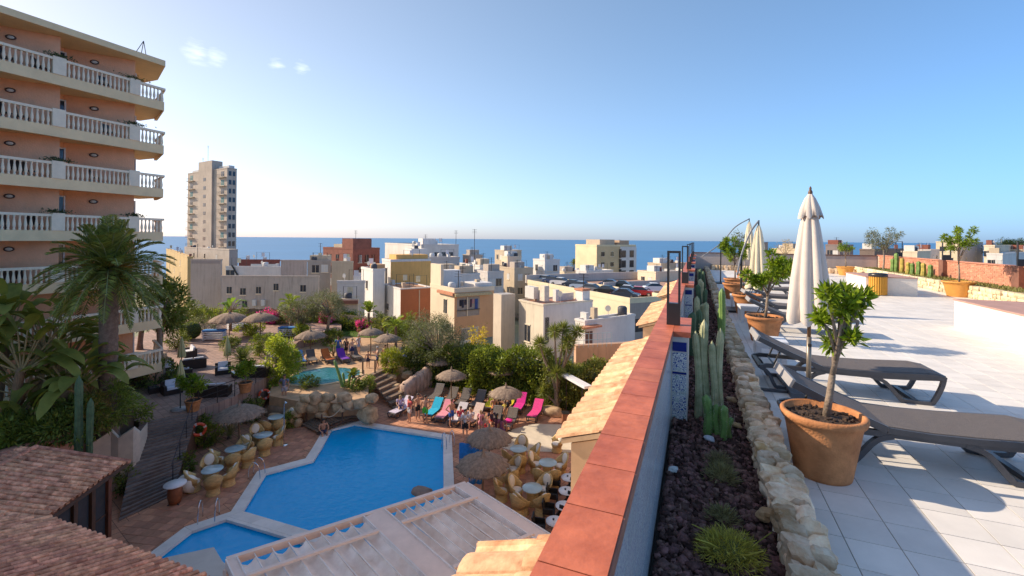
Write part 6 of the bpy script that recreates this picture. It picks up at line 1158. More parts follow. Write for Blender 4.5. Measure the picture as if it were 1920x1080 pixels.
# ================================================================ PEOPLE
m_hair = [M('dark_hair', (.03, .02, .012), .7), M('brown_hair', (.10, .055, .025), .7), M('fair_hair', (.35, .24, .11), .7), M('grey_hair', (.35, .34, .33), .8)]
SK = [M('skin_tan', (.40, .20, .12), .6, .08, 5), M('skin_fair', (.52, .30, .20), .6, .08, 5), M('skin_brown', (.28, .135, .075), .6, .08, 5)]
def body(name, pose, skin, t):
    V, E_, R = [], [], []
    def add(p, r, par=None):
        V.append(Vector(p)); R.append(r); i = len(V) - 1
        if par is not None: E_.append((par, i))
        return i
    g = pose; pe = add(g['pelvis'], (.125, .105)); wa = add(g['waist'], (.118, .095), pe); chs = add(g['chest'], (.145, .10), wa); ne = add(g['neck'], (.055, .055), chs); hb = add(g['head'], (.068, .075), ne); hu = (Vector(g['head']) - Vector(g['neck'])).normalized(); fw = Vector(g.get('face', (1, 0, 0))); hm = add(Vector(g['head']) + hu * .085, (.082, .092), hb); add(Vector(g['head']) + hu * .16, (.058, .062), hm)
    add(Vector(g['head']) + hu * .05 + fw * .105, (.016, .016), hm); sdv = hu.cross(fw)
    for s in (-1, 1): add(Vector(g['head']) + hu * .07 + sdv * s * .088, (.016, .022), hm)
    for s in ('l', 'r'):
        sh = add(g['sh' + s], (.062, .06), chs); el = add(g['el' + s], (.042, .042), sh); wr = add(g['wr' + s], (.028, .026), el); d = (Vector(g['wr' + s]) - Vector(g['el' + s])).normalized(); pa = add(Vector(g['wr' + s]) + d * .055, (.036, .018), wr)
        sd = d.cross(Vector((1, 0, .3))); sd = sd.normalized() if sd.length > .1 else Vector((0, 1, 0)); cu = sd.cross(d)
        for k, (o, l) in enumerate(((-.027, .062), (-.009, .072), (.009, .068), (.026, .052))): k1 = add(Vector(V[pa]) + d * (.04 + l * .45) + sd * o, (.009, .009), pa); add(Vector(V[k1]) + d * l * .5 + cu * .012, (.007, .007), k1)
        k1 = add(Vector(V[wr]) + d * .04 + sd * -.04, (.011, .011), pa); add(Vector(V[k1]) + d * .035 + sd * -.012, (.009, .009), k1)
        hp = add(g['hp' + s], (.085, .085), pe); kn = add(g['kn' + s], (.056, .056), hp); an = add(g['an' + s], (.037, .037), kn); f = Vector(g.get('toe', (1, 0, 0))); add(Vector(g['an' + s]) + f * .15 + Vector((0, 0, -.05)), (.04, .025), an)
    me = bpy.data.meshes.new('skeleton'); me.from_pydata([tuple(v) for v in V], E_, []); o = bpy.data.objects.new('skeleton', me); col.objects.link(o); o.modifiers.new('s', 'SKIN'); sub = o.modifiers.new('d', 'SUBSURF'); sub.levels = 1
    for i, sv in enumerate(me.skin_vertices[0].data): sv.radius = R[i]; sv.use_root = (i == 0)
    dg = bpy.context.evaluated_depsgraph_get(); m2 = bpy.data.meshes.new_from_object(o.evaluated_get(dg)); bpy.data.objects.remove(o); m2.polygons.foreach_set('use_smooth', [True] * len(m2.polygons)); m2.materials.clear()
    return link('body', m2, skin, t)
def stand(arm='down', stride=.0):
    g = dict(pelvis=(0, 0, .94), waist=(0, 0, 1.08), chest=(0, 0, 1.28), neck=(.01, 0, 1.46), head=(.025, 0, 1.55), shl=(0, .185, 1.38), shr=(0, -.185, 1.38), hpl=(0, .09, .88), hpr=(0, -.09, .88), knl=(.03 + stride * .5, .10, .48), knr=(.03 - stride * .3, -.10, .48), anl=(stride, .11, .075), anr=(-stride, -.11, .075))
    g.update(ell=(-.02, .26, 1.10), elr=(-.02, -.26, 1.10), wrl=(.06, .27, .85), wrr=(.06, -.27, .85))
    if arm == 'phone': g.update(ell=(.08, .24, 1.14), wrl=(.28, .10, 1.25), elr=(.08, -.24, 1.14), wrr=(.28, -.08, 1.27))
    if arm == 'hip': g.update(elr=(-.08, -.38, 1.14), wrr=(.04, -.2, .98))
    if arm == 'up': g.update(ell=(.12, .28, 1.40), wrl=(.08, .16, 1.58))
    return g
def sit(h=.45):
    g = dict(pelvis=(0, 0, h + .12), waist=(.0, 0, h + .27), chest=(.04, 0, h + .46), neck=(.08, 0, h + .64), head=(.11, 0, h + .73), shl=(.05, .185, h + .57), shr=(.05, -.185, h + .57), hpl=(.04, .10, h + .10), hpr=(.04, -.10, h + .10), knl=(.46, .13, h + .10), knr=(.46, -.13, h + .10), anl=(.48, .13, h - .33), anr=(.50, -.13, h - .33))
    g.update(ell=(.16, .27, h + .33), elr=(.16, -.27, h + .33), wrl=(.36, .16, h + .22), wrr=(.36, -.16, h + .22)); return g
def person(c, rz, label, pose, skin=0, hair=0, top=None, bottom=(.02, .02, .03), longhair=False, scale=1.):
    t = thing('person', label, 'person', c, rz, 'people around the pools'); t.scale = (scale,) * 3; g = pose; body('body', g, SK[skin], t); V_ = lambda k: Vector(g[k]); hd = V_('head'); hu = (hd - V_('neck')).normalized(); fw = Vector((1, 0, 0))
    b = MB(); c0 = hd + hu * .105 - fw * .012; b.blob(tuple(c0), (.185, .175, .15), 3, .05, 1); 
    if longhair: b.blob(tuple(hd - fw * .07 - hu * .04), (.09, .16, .30), 4, .08, 1)
    b.build('hair', m_hair[hair], t, True)
    for s in (-1, 1): MB().blob(tuple(hd + hu * .075 + fw * .083 + Vector((0, s * .032, 0))), (.014, .02, .012), 1, 0, 0).build('eye', m_hair[0], t)
    MB().blob(tuple(hd + hu * .015 + fw * .088), (.01, .045, .01), 1, 0, 0).build('mouth', M('lip', (.35, .10, .08), .6), t)
    if bottom:
        m = M('cloth%s' % (bottom,), bottom, .9, .1, 8); b = MB(); pel = V_('pelvis'); ln = .62 if bottom[0] >= 0 else .2; b.tube([tuple(V_('waist').lerp(pel, .35)), tuple(pel), tuple(pel.lerp((V_('hpl') + V_('hpr')) / 2, 1.1))], [.148, .155, .15], 12, flat=.82)
        for s in ('l', 'r'): h_, k_ = V_('hp' + s), V_('kn' + s); b.tube([tuple(h_.lerp(k_, -.05)), tuple(h_.lerp(k_, .3)), tuple(h_.lerp(k_, ln))], [.105, .098, .088], 10)
        b.build('shorts', m, t, True)
    if top:
        m = M('cloth%s' % (top,), top, .9, .1, 8); b = MB(); b.tube([tuple(V_('waist').lerp(V_('pelvis'), .5)), tuple(V_('waist')), tuple(V_('chest')), tuple(V_('chest').lerp(V_('neck'), .62))], [.152, .146, .168, .12], 12, flat=.78)
        for s in ('l', 'r'): b.tube([tuple(V_('chest').lerp(V_('sh' + s), .6)), tuple(V_('sh' + s)), tuple(V_('sh' + s).lerp(V_('el' + s), .6))], [.085, .08, .062], 9)
        b.build('shirt', m, t, True)
    return t
FC = math.atan2(-CF.y, -CF.x)
PPL = [((872, 824), 0, FC + .2, 'person in white shirt and black shorts standing at the pool corner', stand('phone'), 1, 0, (.62, .58, .58), (.015, .015, .02), 0, 1.02), ((797, 794), 0, FC + 2.9, 'person in bright green swim shorts seen from behind', stand('hip'), 0, 0, None, (.06, .42, .05), 0, 1.03), ((768, 792), 0, FC - .9, 'person in white bottoms and red top beside the lilac lounger', stand(), 0, 1, (.50, .08, .07), (.6, .57, .55), 1, .97), ((783, 788), 0, FC + .8, 'person in black shorts standing behind the green shorts', stand('up'), 0, 0, None, (.02, .02, .02), 0, 1.), ((901, 813), 0, FC - .3, 'child in pink swimsuit standing before the loungers', stand(), 1, 2, (.66, .25, .28), (.66, .25, .28), 1, .82), ((921, 803), 0, FC + .3, 'person in dark shirt and red shorts sitting on a lounger edge', sit(.36), 0, 0, (.04, .03, .05), (.60, .06, .04), 0, 1.), ((884, 800), 0, FC - .5, 'person in white top sitting on the beige towel', sit(.38), 1, 2, (.6, .5, .48), (.6, .5, .48), 1, .95), ((862, 797), 0, FC + .6, 'person in red cap top sitting on the white towel lounger', sit(.38), 1, 1, (.58, .05, .08), (.5, .45, .45), 0, .95), ((941, 832), 0, FC + 3.0, 'person in striped bikini seen from behind near the cream floor', stand(), 0, 0, (.20, .06, .10), (.10, .04, .12), 1, .95), ((931, 828), 0, FC + 2.6, 'person in dark red swimsuit beside the striped bikini', stand(), 2, 0, (.12, .03, .04), (.12, .03, .04), 1, .93),
       ((690, 690), 1.3, FC + .3, 'child in dark shorts walking past the upper pool', stand('down', .16), 0, 1, None, (.03, .03, .06), 0, .8), ((708, 690), 1.3, FC - 1.2, 'person in navy shorts bending by the upper pool', stand('phone', .1), 1, 3, None, (.03, .05, .14), 0, 1.), ((634, 668), 1.3, FC + .2, 'person in blue swimwear standing under the trees', stand(), 0, 1, (.05, .12, .35), (.05, .12, .35), 1, 1.), ((649, 670), 1.3, FC - .4, 'person in black swimwear standing, second of the standing group', stand('hip'), 0, 0, (.02, .02, .02), (.02, .02, .02), 1, .98), ((660, 672), 1.3, FC + .5, 'person in navy swim shorts at the right of standing group', stand('up'), 1, 2, None, (.03, .04, .12), 0, 1.), ((672, 664), 1.3, FC + 1.2, 'person in white shirt behind the standing group', stand(), 1, 3, (.6, .6, .66), (.3, .35, .5), 0, 1.), ((540, 690), 1.3, FC - .6, 'person in pale blue shirt sitting left of the upper pool', sit(.4), 1, 3, (.40, .45, .60), (.2, .25, .4), 0, 1.), ((533, 752), .9, FC + .1, 'person in grey tank top standing on path left of boulders', stand('hip'), 0, 0, (.14, .14, .19), (.36, .32, .34), 0, 1.02)]
PPL += [((750, 774), 0, FC + .4, 'person in lilac top sitting at the end of the lilac towel', sit(.38), 1, 2, (.45, .38, .55), (.1, .1, .2), 1, .95), ((926, 776), 0, FC + .2, 'person in orange swimwear sitting beside the yellow towel', sit(.38), 0, 1, None, (.55, .18, .03), 0, .95), ((953, 777), 0, FC - .4, 'person in black top sitting between the yellow towels', sit(.38), 0, 0, (.03, .03, .04), (.03, .03, .04), 1, .95), ((846, 800), 0, FC + .8, 'person in blue shorts standing near the pink towel lounger', stand('hip'), 0, 1, None, (.03, .10, .35), 0, 1.), ((911, 815), 0, FC - .6, 'small child in red shorts beside the pink swimsuit', stand(), 1, 2, None, (.6, .05, .05), 0, .66), ((556, 692), 1.3, FC + .5, 'second person in white shirt sitting left of the upper pool', sit(.4), 1, 3, (.6, .6, .62), (.15, .2, .35), 0, 1.), ((722, 686), 1.3, FC - .2, 'person in grey shorts under the right upper parasol', stand(), 0, 0, None, (.2, .2, .22), 0, 1.)]
for (pp, z, a, s, g, sk, hr, tp, bt, lh, scl) in PPL: person(P(pp[0], pp[1], z), a, s, g, sk, hr, tp, bt, bool(lh), scl)
p = P(606, 812, .05); person((p.x, p.y, .06 - .45), .0 - .6, 'bare chested person sitting on the pool edge by the bridge', sit(.45), 0, 0, None, (.05, .06, .12), False, 1.)
pth = P(533, 752, .9); MB().blob((0, 0, 0), (2.6, 2.2, 1.7), 700, .08, 2, .6).build('path_mound', M('sandy_path', (.25, .17, .11), .95, .25, 3), None, True, loc=(pth.x, pth.y + .3, -.02), label='earthy mound with steps where the grey shirt stands', cat='mound')
# dense planting along the back of the garden terraces, below the town walls
for i, (px, py, z, r, n, L, W_, m, s) in enumerate(((345, 612, 2, (1.6, 1.2, 1.5), 2600, .2, .07, m_dark, 'dark tall shrub by the hotel corner at the terrace back'), (378, 606, 2, (1.5, 1.0, .9), 2000, .18, .06, m_mid, 'first shrub of the back border behind the bed stacks'), (410, 604, 2, (1.4, 1.0, .75), 1800, .18, .06, m_light, 'yellowish shrub of the back border'), (455, 603, 2, (1.6, 1., .7), 1900, .16, .06, m_dark, 'dark shrub between the two thatched parasols'), (535, 606, 2, (1.8, 1., .9), 2200, .18, .07, m_dark, 'dark shrub below the bougainvillea'), (590, 606, 1.8, (2., 1., 1.0), 2600, .18, .07, m_mid, 'green shrub at the foot of the olive trunks'), (640, 612, 1.5, (1.8, 1., .8), 2200, .18, .07, m_dark, 'dark shrub at the edge of lawn'), (720, 628, 1.3, (2., 1.2, 1.2), 2600, .2, .07, m_dark, 'dark shrub mass behind the right parasols'), (765, 640, 1.2, (1.8, 1.2, 1.4), 2600, .2, .07, m_mid, 'shrub mass left of the big olive'), (665, 612, 1.5, (1.2, .9, .9), 1500, .16, .06, m_light, 'light green shrub at the right of lawn'))):
    bush('border_shrub', P(px, py, z), r, n, L, W_, 300 + i, m, s, group='border shrubs behind the terraces')
p0, p1 = P(345, 597, 2), P(640, 599, 2); t = thing('bamboo_fence', 'brown bamboo screen fence behind the border shrubs', 'fence', p0)
for i in range(60): p = p0.lerp(p1, i / 60); q = p0.lerp(p1, (i + .9) / 60); MB().prism([tuple(p[:2]), tuple(q[:2]), (q.x, q.y + .06), (p.x, p.y + .06)], 1.6, 3.2 + rnd.uniform(-.08, .08)).build('bamboo_panel', M('bamboo', (.17, .125, .08), .9, .3, 6, rand=.2, stretch=(8, 8, .5)), t, world=True)
p0, p1 = P(630, 612, 1.5), P(850, 640, 1.2); t = thing('wooden_fence', 'greyish picket fence behind the lawn and parasols', 'fence', p0)
for i in range(70): p = p0.lerp(p1, i / 70); q = p0.lerp(p1, (i + .7) / 70); MB().prism([tuple(p[:2]), tuple(q[:2]), (q.x, q.y + .05), (p.x, p.y + .05)], .8, 2.9 + rnd.uniform(-.05, .05)).build('picket', M('picket_wood', (.26, .21, .16), .9, .3, 6, rand=.2), t, world=True)
p = PD(308, 560, 31); tree('broadleaf_tree', (p.x, p.y, 2), 4.8, (1.7, 1.6, 1.8), 4500, .28, .08, 77, m_dark, 'dark leafy tree at the end of the hotel', 40, .3, 1, .16)
for i, (px, py, z, r, n, L, W_, m, s) in enumerate(((497, 665, 2, (1.2, 1.0, .9), 2200, .2, .06, m_mid, 'leafy shrub between the cycad and the tall light shrub'), (545, 690, 1.3, (.8, .8, .6), 1300, .16, .06, m_mid, 'low shrub left of the sunbathers'), (580, 730, 1.2, (.7, .6, .45), 1000, .14, .05, m_mid, 'small shrub on the rim of the boulder heap'), (665, 738, 1.0, (.8, .6, .5), 1200, .16, .05, m_dark, 'dark low shrub among the boulders right of the cactus'), (330, 655, 2, (1.1, .9, .8), 1600, .16, .05, m_mid, 'shrub behind the far rattan sofa'), (430, 655, 2, (.9, .8, .55), 1200, .16, .06, m_dark, 'low shrub behind the second olive parasol'), (410, 800, 0, (1.0, .7, 1.0), 2200, .16, .06, m_dark, 'climbing dark shrub covering the retaining wall'), (455, 775, 0, (1.1, .6, 1.1), 2200, .16, .06, m_mid, 'green climber on the retaining wall behind the thatch'), (545, 800, 0, (.5, .5, .45), 900, .14, .05, m_mid, 'small plant at the left foot of the boulders'))):
    bush('terrace_shrub', P(px, py, z), r, n, L, W_, 400 + i, m, s, group='shrubs on the terraces')
# ================================================================ TOWN
rnd = random.Random(55)
def W(name, c, st=None, drip=.35): return stained('wall_' + name, c, st or tuple(k * .55 for k in c), .25, drip)
m_win = M('window_dark', (.025, .03, .04), .15, .3, 2); m_shut = M('roller_shutter', (.55, .53, .5), .6, .08, 6); m_roofred = M('red_roof_floor', (.40, .19, .12), .9, .2, .8); m_roofgrey = M('grey_roof_floor', (.34, .31, .29), .9, .2, .8)
BL = []
class Bld:
    def __init__(s, name, label, xc, xl, xr, ytop, d, mat, phi=28, zb=None, roof=None, cap=None, cat='building', mat_r=None):
        f = rad(phi); dr = CR * math.cos(f) + CF * math.sin(f); dl = -CR * math.sin(f) + CF * math.cos(f); C = PD(xc, HY, d); s.C = Vector((C.x, C.y, 0)); a0 = (xc - CX) / F * d
        def solve(x, dv, along): a = (x - CX) / F; return max(.3, (a * d - a0) / (dv[0] - a * dv[1]))
        s.L = solve(xl, (-math.sin(f), math.cos(f)), 0); s.R = solve(xr, (math.cos(f), math.sin(f)), 0); s.dl, s.dr = dl, dr
        s.zt = ZC - (ytop - HY - (xc - CX) * math.tan(ROLL)) / F * d; s.zb = s.zt - 9 if zb is None else zb; s.t = thing(name, label, cat, (s.C.x, s.C.y, s.zb), 0, 'buildings of the town'); s.mat = mat
        q = lambda l, r: tuple((s.C + dl * l + dr * r)[:2]); s.poly = [q(0, 0), q(0, s.R), q(s.L, s.R), q(s.L, 0)]
        MB().prism(s.poly, s.zb, s.zt).build('wall', mat, s.t, world=True); k = .12
        MB().prism([q(.2, .2), q(.2, s.R - .2), q(s.L - .2, s.R - .2), q(s.L - .2, .2)], s.zt, s.zt + .02).build('roof', roof or m_roofred, s.t, world=True)
        if cap is not False:
            b = MB(); h = cap or .35
            for (l0, l1, r0, r1) in ((-.05, .18, -.05, s.R + .05), (s.L - .18, s.L + .05, -.05, s.R + .05), (.18, s.L - .18, -.05, .18), (.18, s.L - .18, s.R - .18, s.R + .05)): MB().prism([q(l0, r0), q(l0, r1), q(l1, r1), q(l1, r0)], s.zt + .001, s.zt + h).build('roof_parapet', mat, s.t, world=True)
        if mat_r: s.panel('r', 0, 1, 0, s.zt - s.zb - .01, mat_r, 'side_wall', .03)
        if name not in ('tower_block', 'concrete_pier', 'salmon_yard_wall', 'old_warehouse', 'town_house', 'car_park'): BL.append(s)
    def pt(s, face, q, z, out=0.): return (s.C + (s.dl * (s.L * q) - s.dr * out if face == 'l' else s.dr * (s.R * q) - s.dl * out)) + Vector((0, 0, z))
    def panel(s, face, q0, q1, dz0, dz1, mat, name, th=.06, parent=None):
        """flat box on a face, dz measured down from the top"""
        a, b_ = s.pt(face, q0, 0), s.pt(face, q1, 0); o = (s.pt(face, q0, 0, th) - a); return MB().prism([tuple(a[:2]), tuple(b_[:2]), tuple((b_ + o)[:2]), tuple((a + o)[:2])], s.zt - dz1, s.zt - dz0).build(name, mat, parent or s.t, world=True)
    def win(s, face, q, dz, w=1.1, h=1.3, mat=None, frame=True):
        Lf = s.L if face == 'l' else s.R; k = w / Lf / 2; o = s.panel(face, q - k, q + k, dz, dz + h, mat or m_win, 'window', .03)
        if frame: s.panel(face, q - k * 1.15, q + k * 1.15, dz + h + .001, dz + h + .12, m_bal, 'sill', .12, o); s.panel(face, q - k * 1.1, q + k * 1.1, dz - .12, dz - .001, s.mat, 'lintel', .06, o); s.panel(face, q - .03 * k, q + .03 * k, dz + .01, dz + h - .01, m_bal, 'mullion', .05, o)
        return o
    def grid(s, face, cols, rows, dz0, step, w=1.0, h=1.3, mat=None, q0=.12, q1=.88):
        for i in range(cols):
            for j in range(rows): s.win(face, q0 + (q1 - q0) * (i + .5) / cols, dz0 + j * step, w, h, (m_shut if (i * 3 + j) % 4 == 0 else None) if mat is None else mat)
    def balc(s, face, q0, q1, dz, depth_=1.0, mat=None):
        o = s.panel(face, q0, q1, dz, dz + .15, mat or s.mat, 'balcony', depth_); a, b_ = s.pt(face, q0, 0, depth_), s.pt(face, q1, 0, depth_); b = MB(); z = s.zt - dz
        b.tube([(a.x, a.y, z + .95), (b_.x, b_.y, z + .95)], .04, 4); n = 7
        for i in range(n + 1): p = a.lerp(b_, i / n); b.tube([(p.x, p.y, z), (p.x, p.y, z + .95)], .03, 4)
        b.build('balcony_railing', m_black, o, world=True)
    def box(s, l0, l1, r0, r1, h, mat, name, z0=0.):
        if name in ('penthouse', 'roof_room', 'stair_head', 'tank_room', 'roof_hut'): r1 = min(r1, s.R - .25); l1 = min(l1, s.L - .25)
        q = lambda l, r: tuple((s.C + s.dl * l + s.dr * r)[:2]); return MB().prism([q(l0, r0), q(l0, r1), q(l1, r1), q(l1, r0)], s.zt + .021 + z0, s.zt + z0 + h).build(name, mat, s.t, world=True)
    def clutter(s, n, seed):
        rr = random.Random(seed)
        for k in range(n):
            l, r = rr.uniform(.6, max(.7, s.L - 1)), rr.uniform(.5, max(.6, s.R - 1)); p = s.C + s.dl * l + s.dr * r; kind = rr.randrange(5); z = s.zt + .022
            if kind == 0: s.box(l, l + .5, r, r + .45, rr.uniform(.7, 1.3), rr.choice([c_white, c_tan, c_brick]), 'chimney')
            elif kind == 1: MB().lathe((p.x, p.y, z), [(.45, 0), (.45, .8), (.3, .95)], 12).build('water_tank', rr.choice([m_shut, M('dark_tank', (.05, .05, .06), .6)]), s.t, True, world=True)
            elif kind == 2:
                b = MB().lathe((0, 0, 0), [(.02, 0), (.18, .04), (.3, .11)], 12); b.v = [(p.x + c_, p.y - .3 + a * .3 - b2 * .0 + c_ * .0 - a * .3, z + .9 + a) for a, c_, b2 in b.v] if False else [(p.x + x_ * .9, p.y - z_, z + .9 + y_) for x_, y_, z_ in b.v]; b.tube([(p.x, p.y, z), (p.x, p.y, z + .9)], .03, 4); b.build('satellite_dish', m_shut, s.t, world=True)
            elif kind == 3: s.box(l, l + .8, r, r + .35, .7, m_shut, 'air_conditioner')
            else:
                a, c_ = s.C + s.dl * l + s.dr * r, s.C + s.dl * l + s.dr * min(s.R - .3, r + 2.5); b = MB(); b.tube([(a.x, a.y, z), (a.x, a.y, z + 1.7)], .03, 4); b.tube([(c_.x, c_.y, z), (c_.x, c_.y, z + 1.7)], .03, 4); b.tube([(a.x, a.y, z + 1.65), (c_.x, c_.y, z + 1.65)], .012, 3); ln_ = b.build('washing_line', m_black, s.t, world=True)
                q = a.lerp(c_, .5); MB().box((q.x, q.y, z + 1.2), (.6, .03, .8), rz=math.atan2(s.dr.y, s.dr.x)).build('hung_cloth', M('hung%d' % rr.randrange(4), [(.6, .58, .6), (.1, .15, .3), (.4, .1, .1), (.55, .5, .35)][rr.randrange(4)], .9), ln_, world=True)
    def mast(s, l, r, h): p = s.C + s.dl * l + s.dr * r; b = MB(); b.tube([(p.x, p.y, s.zt), (p.x, p.y, s.zt + h)], .05, 5); [b.tube([(p.x - .5, p.y, s.zt + h - k), (p.x + .5, p.y, s.zt + h - k)], .025, 4) for k in (.1, .4, .7)]; b.build('antenna', m_black, s.t, world=True)
c_grey, c_cream, c_white, c_och, c_orange, c_tan, c_brick = W('grey', (.38, .32, .27), (.24, .20, .17), .6), W('cream', (.66, .54, .39)), W('white', (.64, .60, .56)), W('ochre', (.68, .38, .12)), W('orange', (.58, .33, .16), None, .2), W('tan', (.44, .35, .25)), M('brick_red_wall', (.20, .072, .05), .9, .2, 1)
# tower block
b_ = Bld('tower_block', 'tall grey residential tower with stacked balconies before the sea', 425, 351, 443, 316, 145, W('tower', (.43, .345, .275), (.27, .21, .17), .55), 58, -12, m_roofgrey)
b_.box(b_.L * .32, b_.L * .66, -.6, 3.2, 3.3, b_.mat, 'stair_head'); b_.panel('l', .32, .66, .001, b_.zt - b_.zb, b_.mat, 'stair_core', .6)
for j in range(9):
    b_.panel('l', .47, .53, 2.2 + j * 2.82, 3.3 + j * 2.82, m_win, 'stair_window', .64)
    for q0, q1 in ((.015, .2), (.80, .985)): b_.balc('l', q0, q1, 2.6 + j * 2.82, .7); b_.win('l', (q0 + q1) / 2, .7 + j * 2.82, 1.8, 1.7, [None, m_shut, M('teal_blind', (.10, .22, .22), .7), None][(j * 2 + int(q0 * 3)) % 4]); 
    b_.win('r', .3, .7 + j * 2.82, .8, 1.5, frame=False); b_.win('r', .7, .7 + j * 2.82, .8, 1.5, frame=False)
b_.mast(b_.L * .55, 1, 9); b_.mast(b_.L * .68, 1, 5.2); b_.box(1, b_.L * .28, 1, 6, 1.3, m_shut, 'penthouse'); b_.box(b_.L * .7, b_.L - 1, 1, 6, 1.3, m_shut, 'penthouse')
b_ = Bld('annex_building', 'low tan building at the foot of the tower', 430, 346, 446, 470, 120, c_grey, 50, -8, m_roofgrey); b_.grid('l', 3, 1, 1.4, 3)
b_ = Bld('ochre_house', 'narrow ochre house left of the old grey wall', 352, 312, 362, 484, 95, W('ochre_dull', (.42, .29, .13)), 40, -6); b_.grid('l', 3, 4, 1.2, 2.9); b_.mast(3, 2, 3)
# old grey wall blocks
b_ = Bld('old_warehouse', 'windowless stained grey gable wall beside the terrace', 358, 355, 415, 488, 70, c_grey, 4, 0, m_roofgrey, .2); b_.panel('r', .03, .97, .0, .5, W('patch', (.27, .23, .21)), 'wall_patch', .05)
b_ = Bld('old_warehouse', 'long low old grey building with small square windows', 416, 414, 598, 519, 68, W('grey2', (.40, .335, .285), (.19, .16, .14), .75), 3, 0, m_roofgrey, .2)
for q, dz, w_ in ((.08, 1.5, .7), (.22, 1.7, .8), (.38, 1.5, .7), (.56, 1.0, .7), (.24, 3.6, .7), (.84, 1.2, .8)): b_.win('r', q, dz, w_, 1.0)
for q in (.33, .42): b_.panel('r', q, q + .035, 3.4, 4.3, m_shut, 'air_conditioner', .45)
b_ = Bld('old_warehouse', 'grey windowless block rising behind the low building', 527, 522, 575, 490, 74, W('grey3', (.38, .31, .265), (.2, .165, .14), .7), 4, 0, m_roofgrey, .25); b_.panel('r', .12, .17, 4.2, 4.6, m_black, 'vent_hole', .03)
b_ = Bld('roof_terrace_house', 'white walled roof terrace with stair behind the grey wall', 424, 420, 526, 502, 78, c_white, 3, 0, m_roofgrey, .3); b_.win('r', .08, .4, 1.4, 1.8); 
st_ = b_.pt('r', .12, b_.zt + .5, .2); en = b_.pt('r', .27, b_.zt - 2., .2); MB().tube([tuple(st_), tuple(en)], .14, 4).build('stair_rail', m_black, b_.t, world=True)
b_ = Bld('red_roof_house', 'low house with dark red roof line under the sea horizon', 448, 446, 524, 489, 90, M('dark_red_roof', (.17, .05, .04), .8, .2, 1), 3, 0, m_roofred, .3); b_.panel('r', .3, 1., .6, 1.6, c_white, 'white_band', .05)
b_ = Bld('grey_roof_house', 'grey house with tiled shed roof right of old wall', 577, 572, 620, 491, 84, W('grey4', (.33, .28, .24)), 8, 0, m_roofgrey); b_.win('r', .35, .6, 1.2, 1.4); b_.win('r', .75, .5, 1.2, 1.4, m_shut); b_.mast(1, 2, 3.5); b_.box(.3, 3, .3, 3.5, 1.2, c_tan, 'shed')
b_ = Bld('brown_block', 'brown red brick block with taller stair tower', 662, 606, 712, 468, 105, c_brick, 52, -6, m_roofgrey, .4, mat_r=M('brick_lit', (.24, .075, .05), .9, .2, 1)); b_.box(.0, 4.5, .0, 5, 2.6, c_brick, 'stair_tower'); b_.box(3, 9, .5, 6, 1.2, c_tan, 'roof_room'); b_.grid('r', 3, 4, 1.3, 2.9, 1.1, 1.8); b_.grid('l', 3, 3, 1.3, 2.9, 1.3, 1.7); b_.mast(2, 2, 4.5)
b_ = Bld('tan_party_wall', 'plain tan party wall below the brown block', 622, 619, 662, 493, 82, c_tan, 5, 0, m_roofgrey)
b_ = Bld('white_house', 'white house with stepped roof and small vent', 700, 678, 722, 509, 62, c_white, 34, 0); b_.win('l', .5, 1.5, .9, 1.1); b_.box(1, 3, .5, 2, .9, c_orange, 'water_tank')
b_ = Bld('white_house', 'low white house wall behind the olive trees', 633, 630, 684, 531, 58, W('white2', (.62, .58, .55)), 5, 0); b_.win('r', .7, 1.6, 1.0, 1.0, m_shut)
b_ = Bld('shed_house', 'small cream shed with brown tiled top near lawn', 628, 625, 672, 566, 52, c_cream, 5, 0); b_.panel('r', -.02, 1.02, -.2, .2, M('brown_tiles', (.25, .11, .07), .9), 'tile_edge', .3)
b_ = Bld('ochre_gable_house', 'large ochre blank gable wall with white left side', 733, 717, 808, 491, 66, c_white, 34, 0, mat_r=c_och); b_.win('l', .5, 1., .9, 3.2); b_.box(.5, 5, 1, 6, 1.0, c_och, 'roof_room')
b_ = Bld('red_brick_house', 'brick red gable wall below the ochre one', 752, 718, 810, 543, 59, c_white, 34, 0, M('tile_roof', (.42, .22, .12), .9, .3, 3), .15, mat_r=W('brickred', (.36, .12, .05), None, .15)); b_.win('l', .68, 2.4, .7, .9); b_.panel('r', .58, .61, .2, 5, c_tan, 'downpipe', .08)
b_ = Bld('grey_flats', 'grey flats with water tanks in front of the sea', 790, 722, 860, 461, 98, W('flats', (.50, .46, .42)), 30, -5, m_roofgrey); b_.grid('r', 4, 3, 1.4, 2.8); b_.box(2, 5, 1, 4, 1.6, c_white, 'tank_room'); b_.box(6, 8, 4, 6, 1.2, c_white, 'tank_room'); b_.mast(1, 8.5, 3.5); b_.mast(3, 2, 2.5)
b_ = Bld('white_stair_house', 'white house with curved roof edge beside grey flats', 772, 760, 800, 470, 84, c_white, 30, -2, m_roofgrey); b_.win('r', .5, 1.5, 1.2, 1.4)
b_ = Bld('grey_flats', 'low grey flats with terrace below the antenna mast', 800, 786, 862, 486, 80, W('flats2', (.40, .36, .33)), 30, -2, m_roofgrey); b_.grid('r', 4, 2, 1.0, 2.8); b_.mast(.4, 9.5, 5.5)
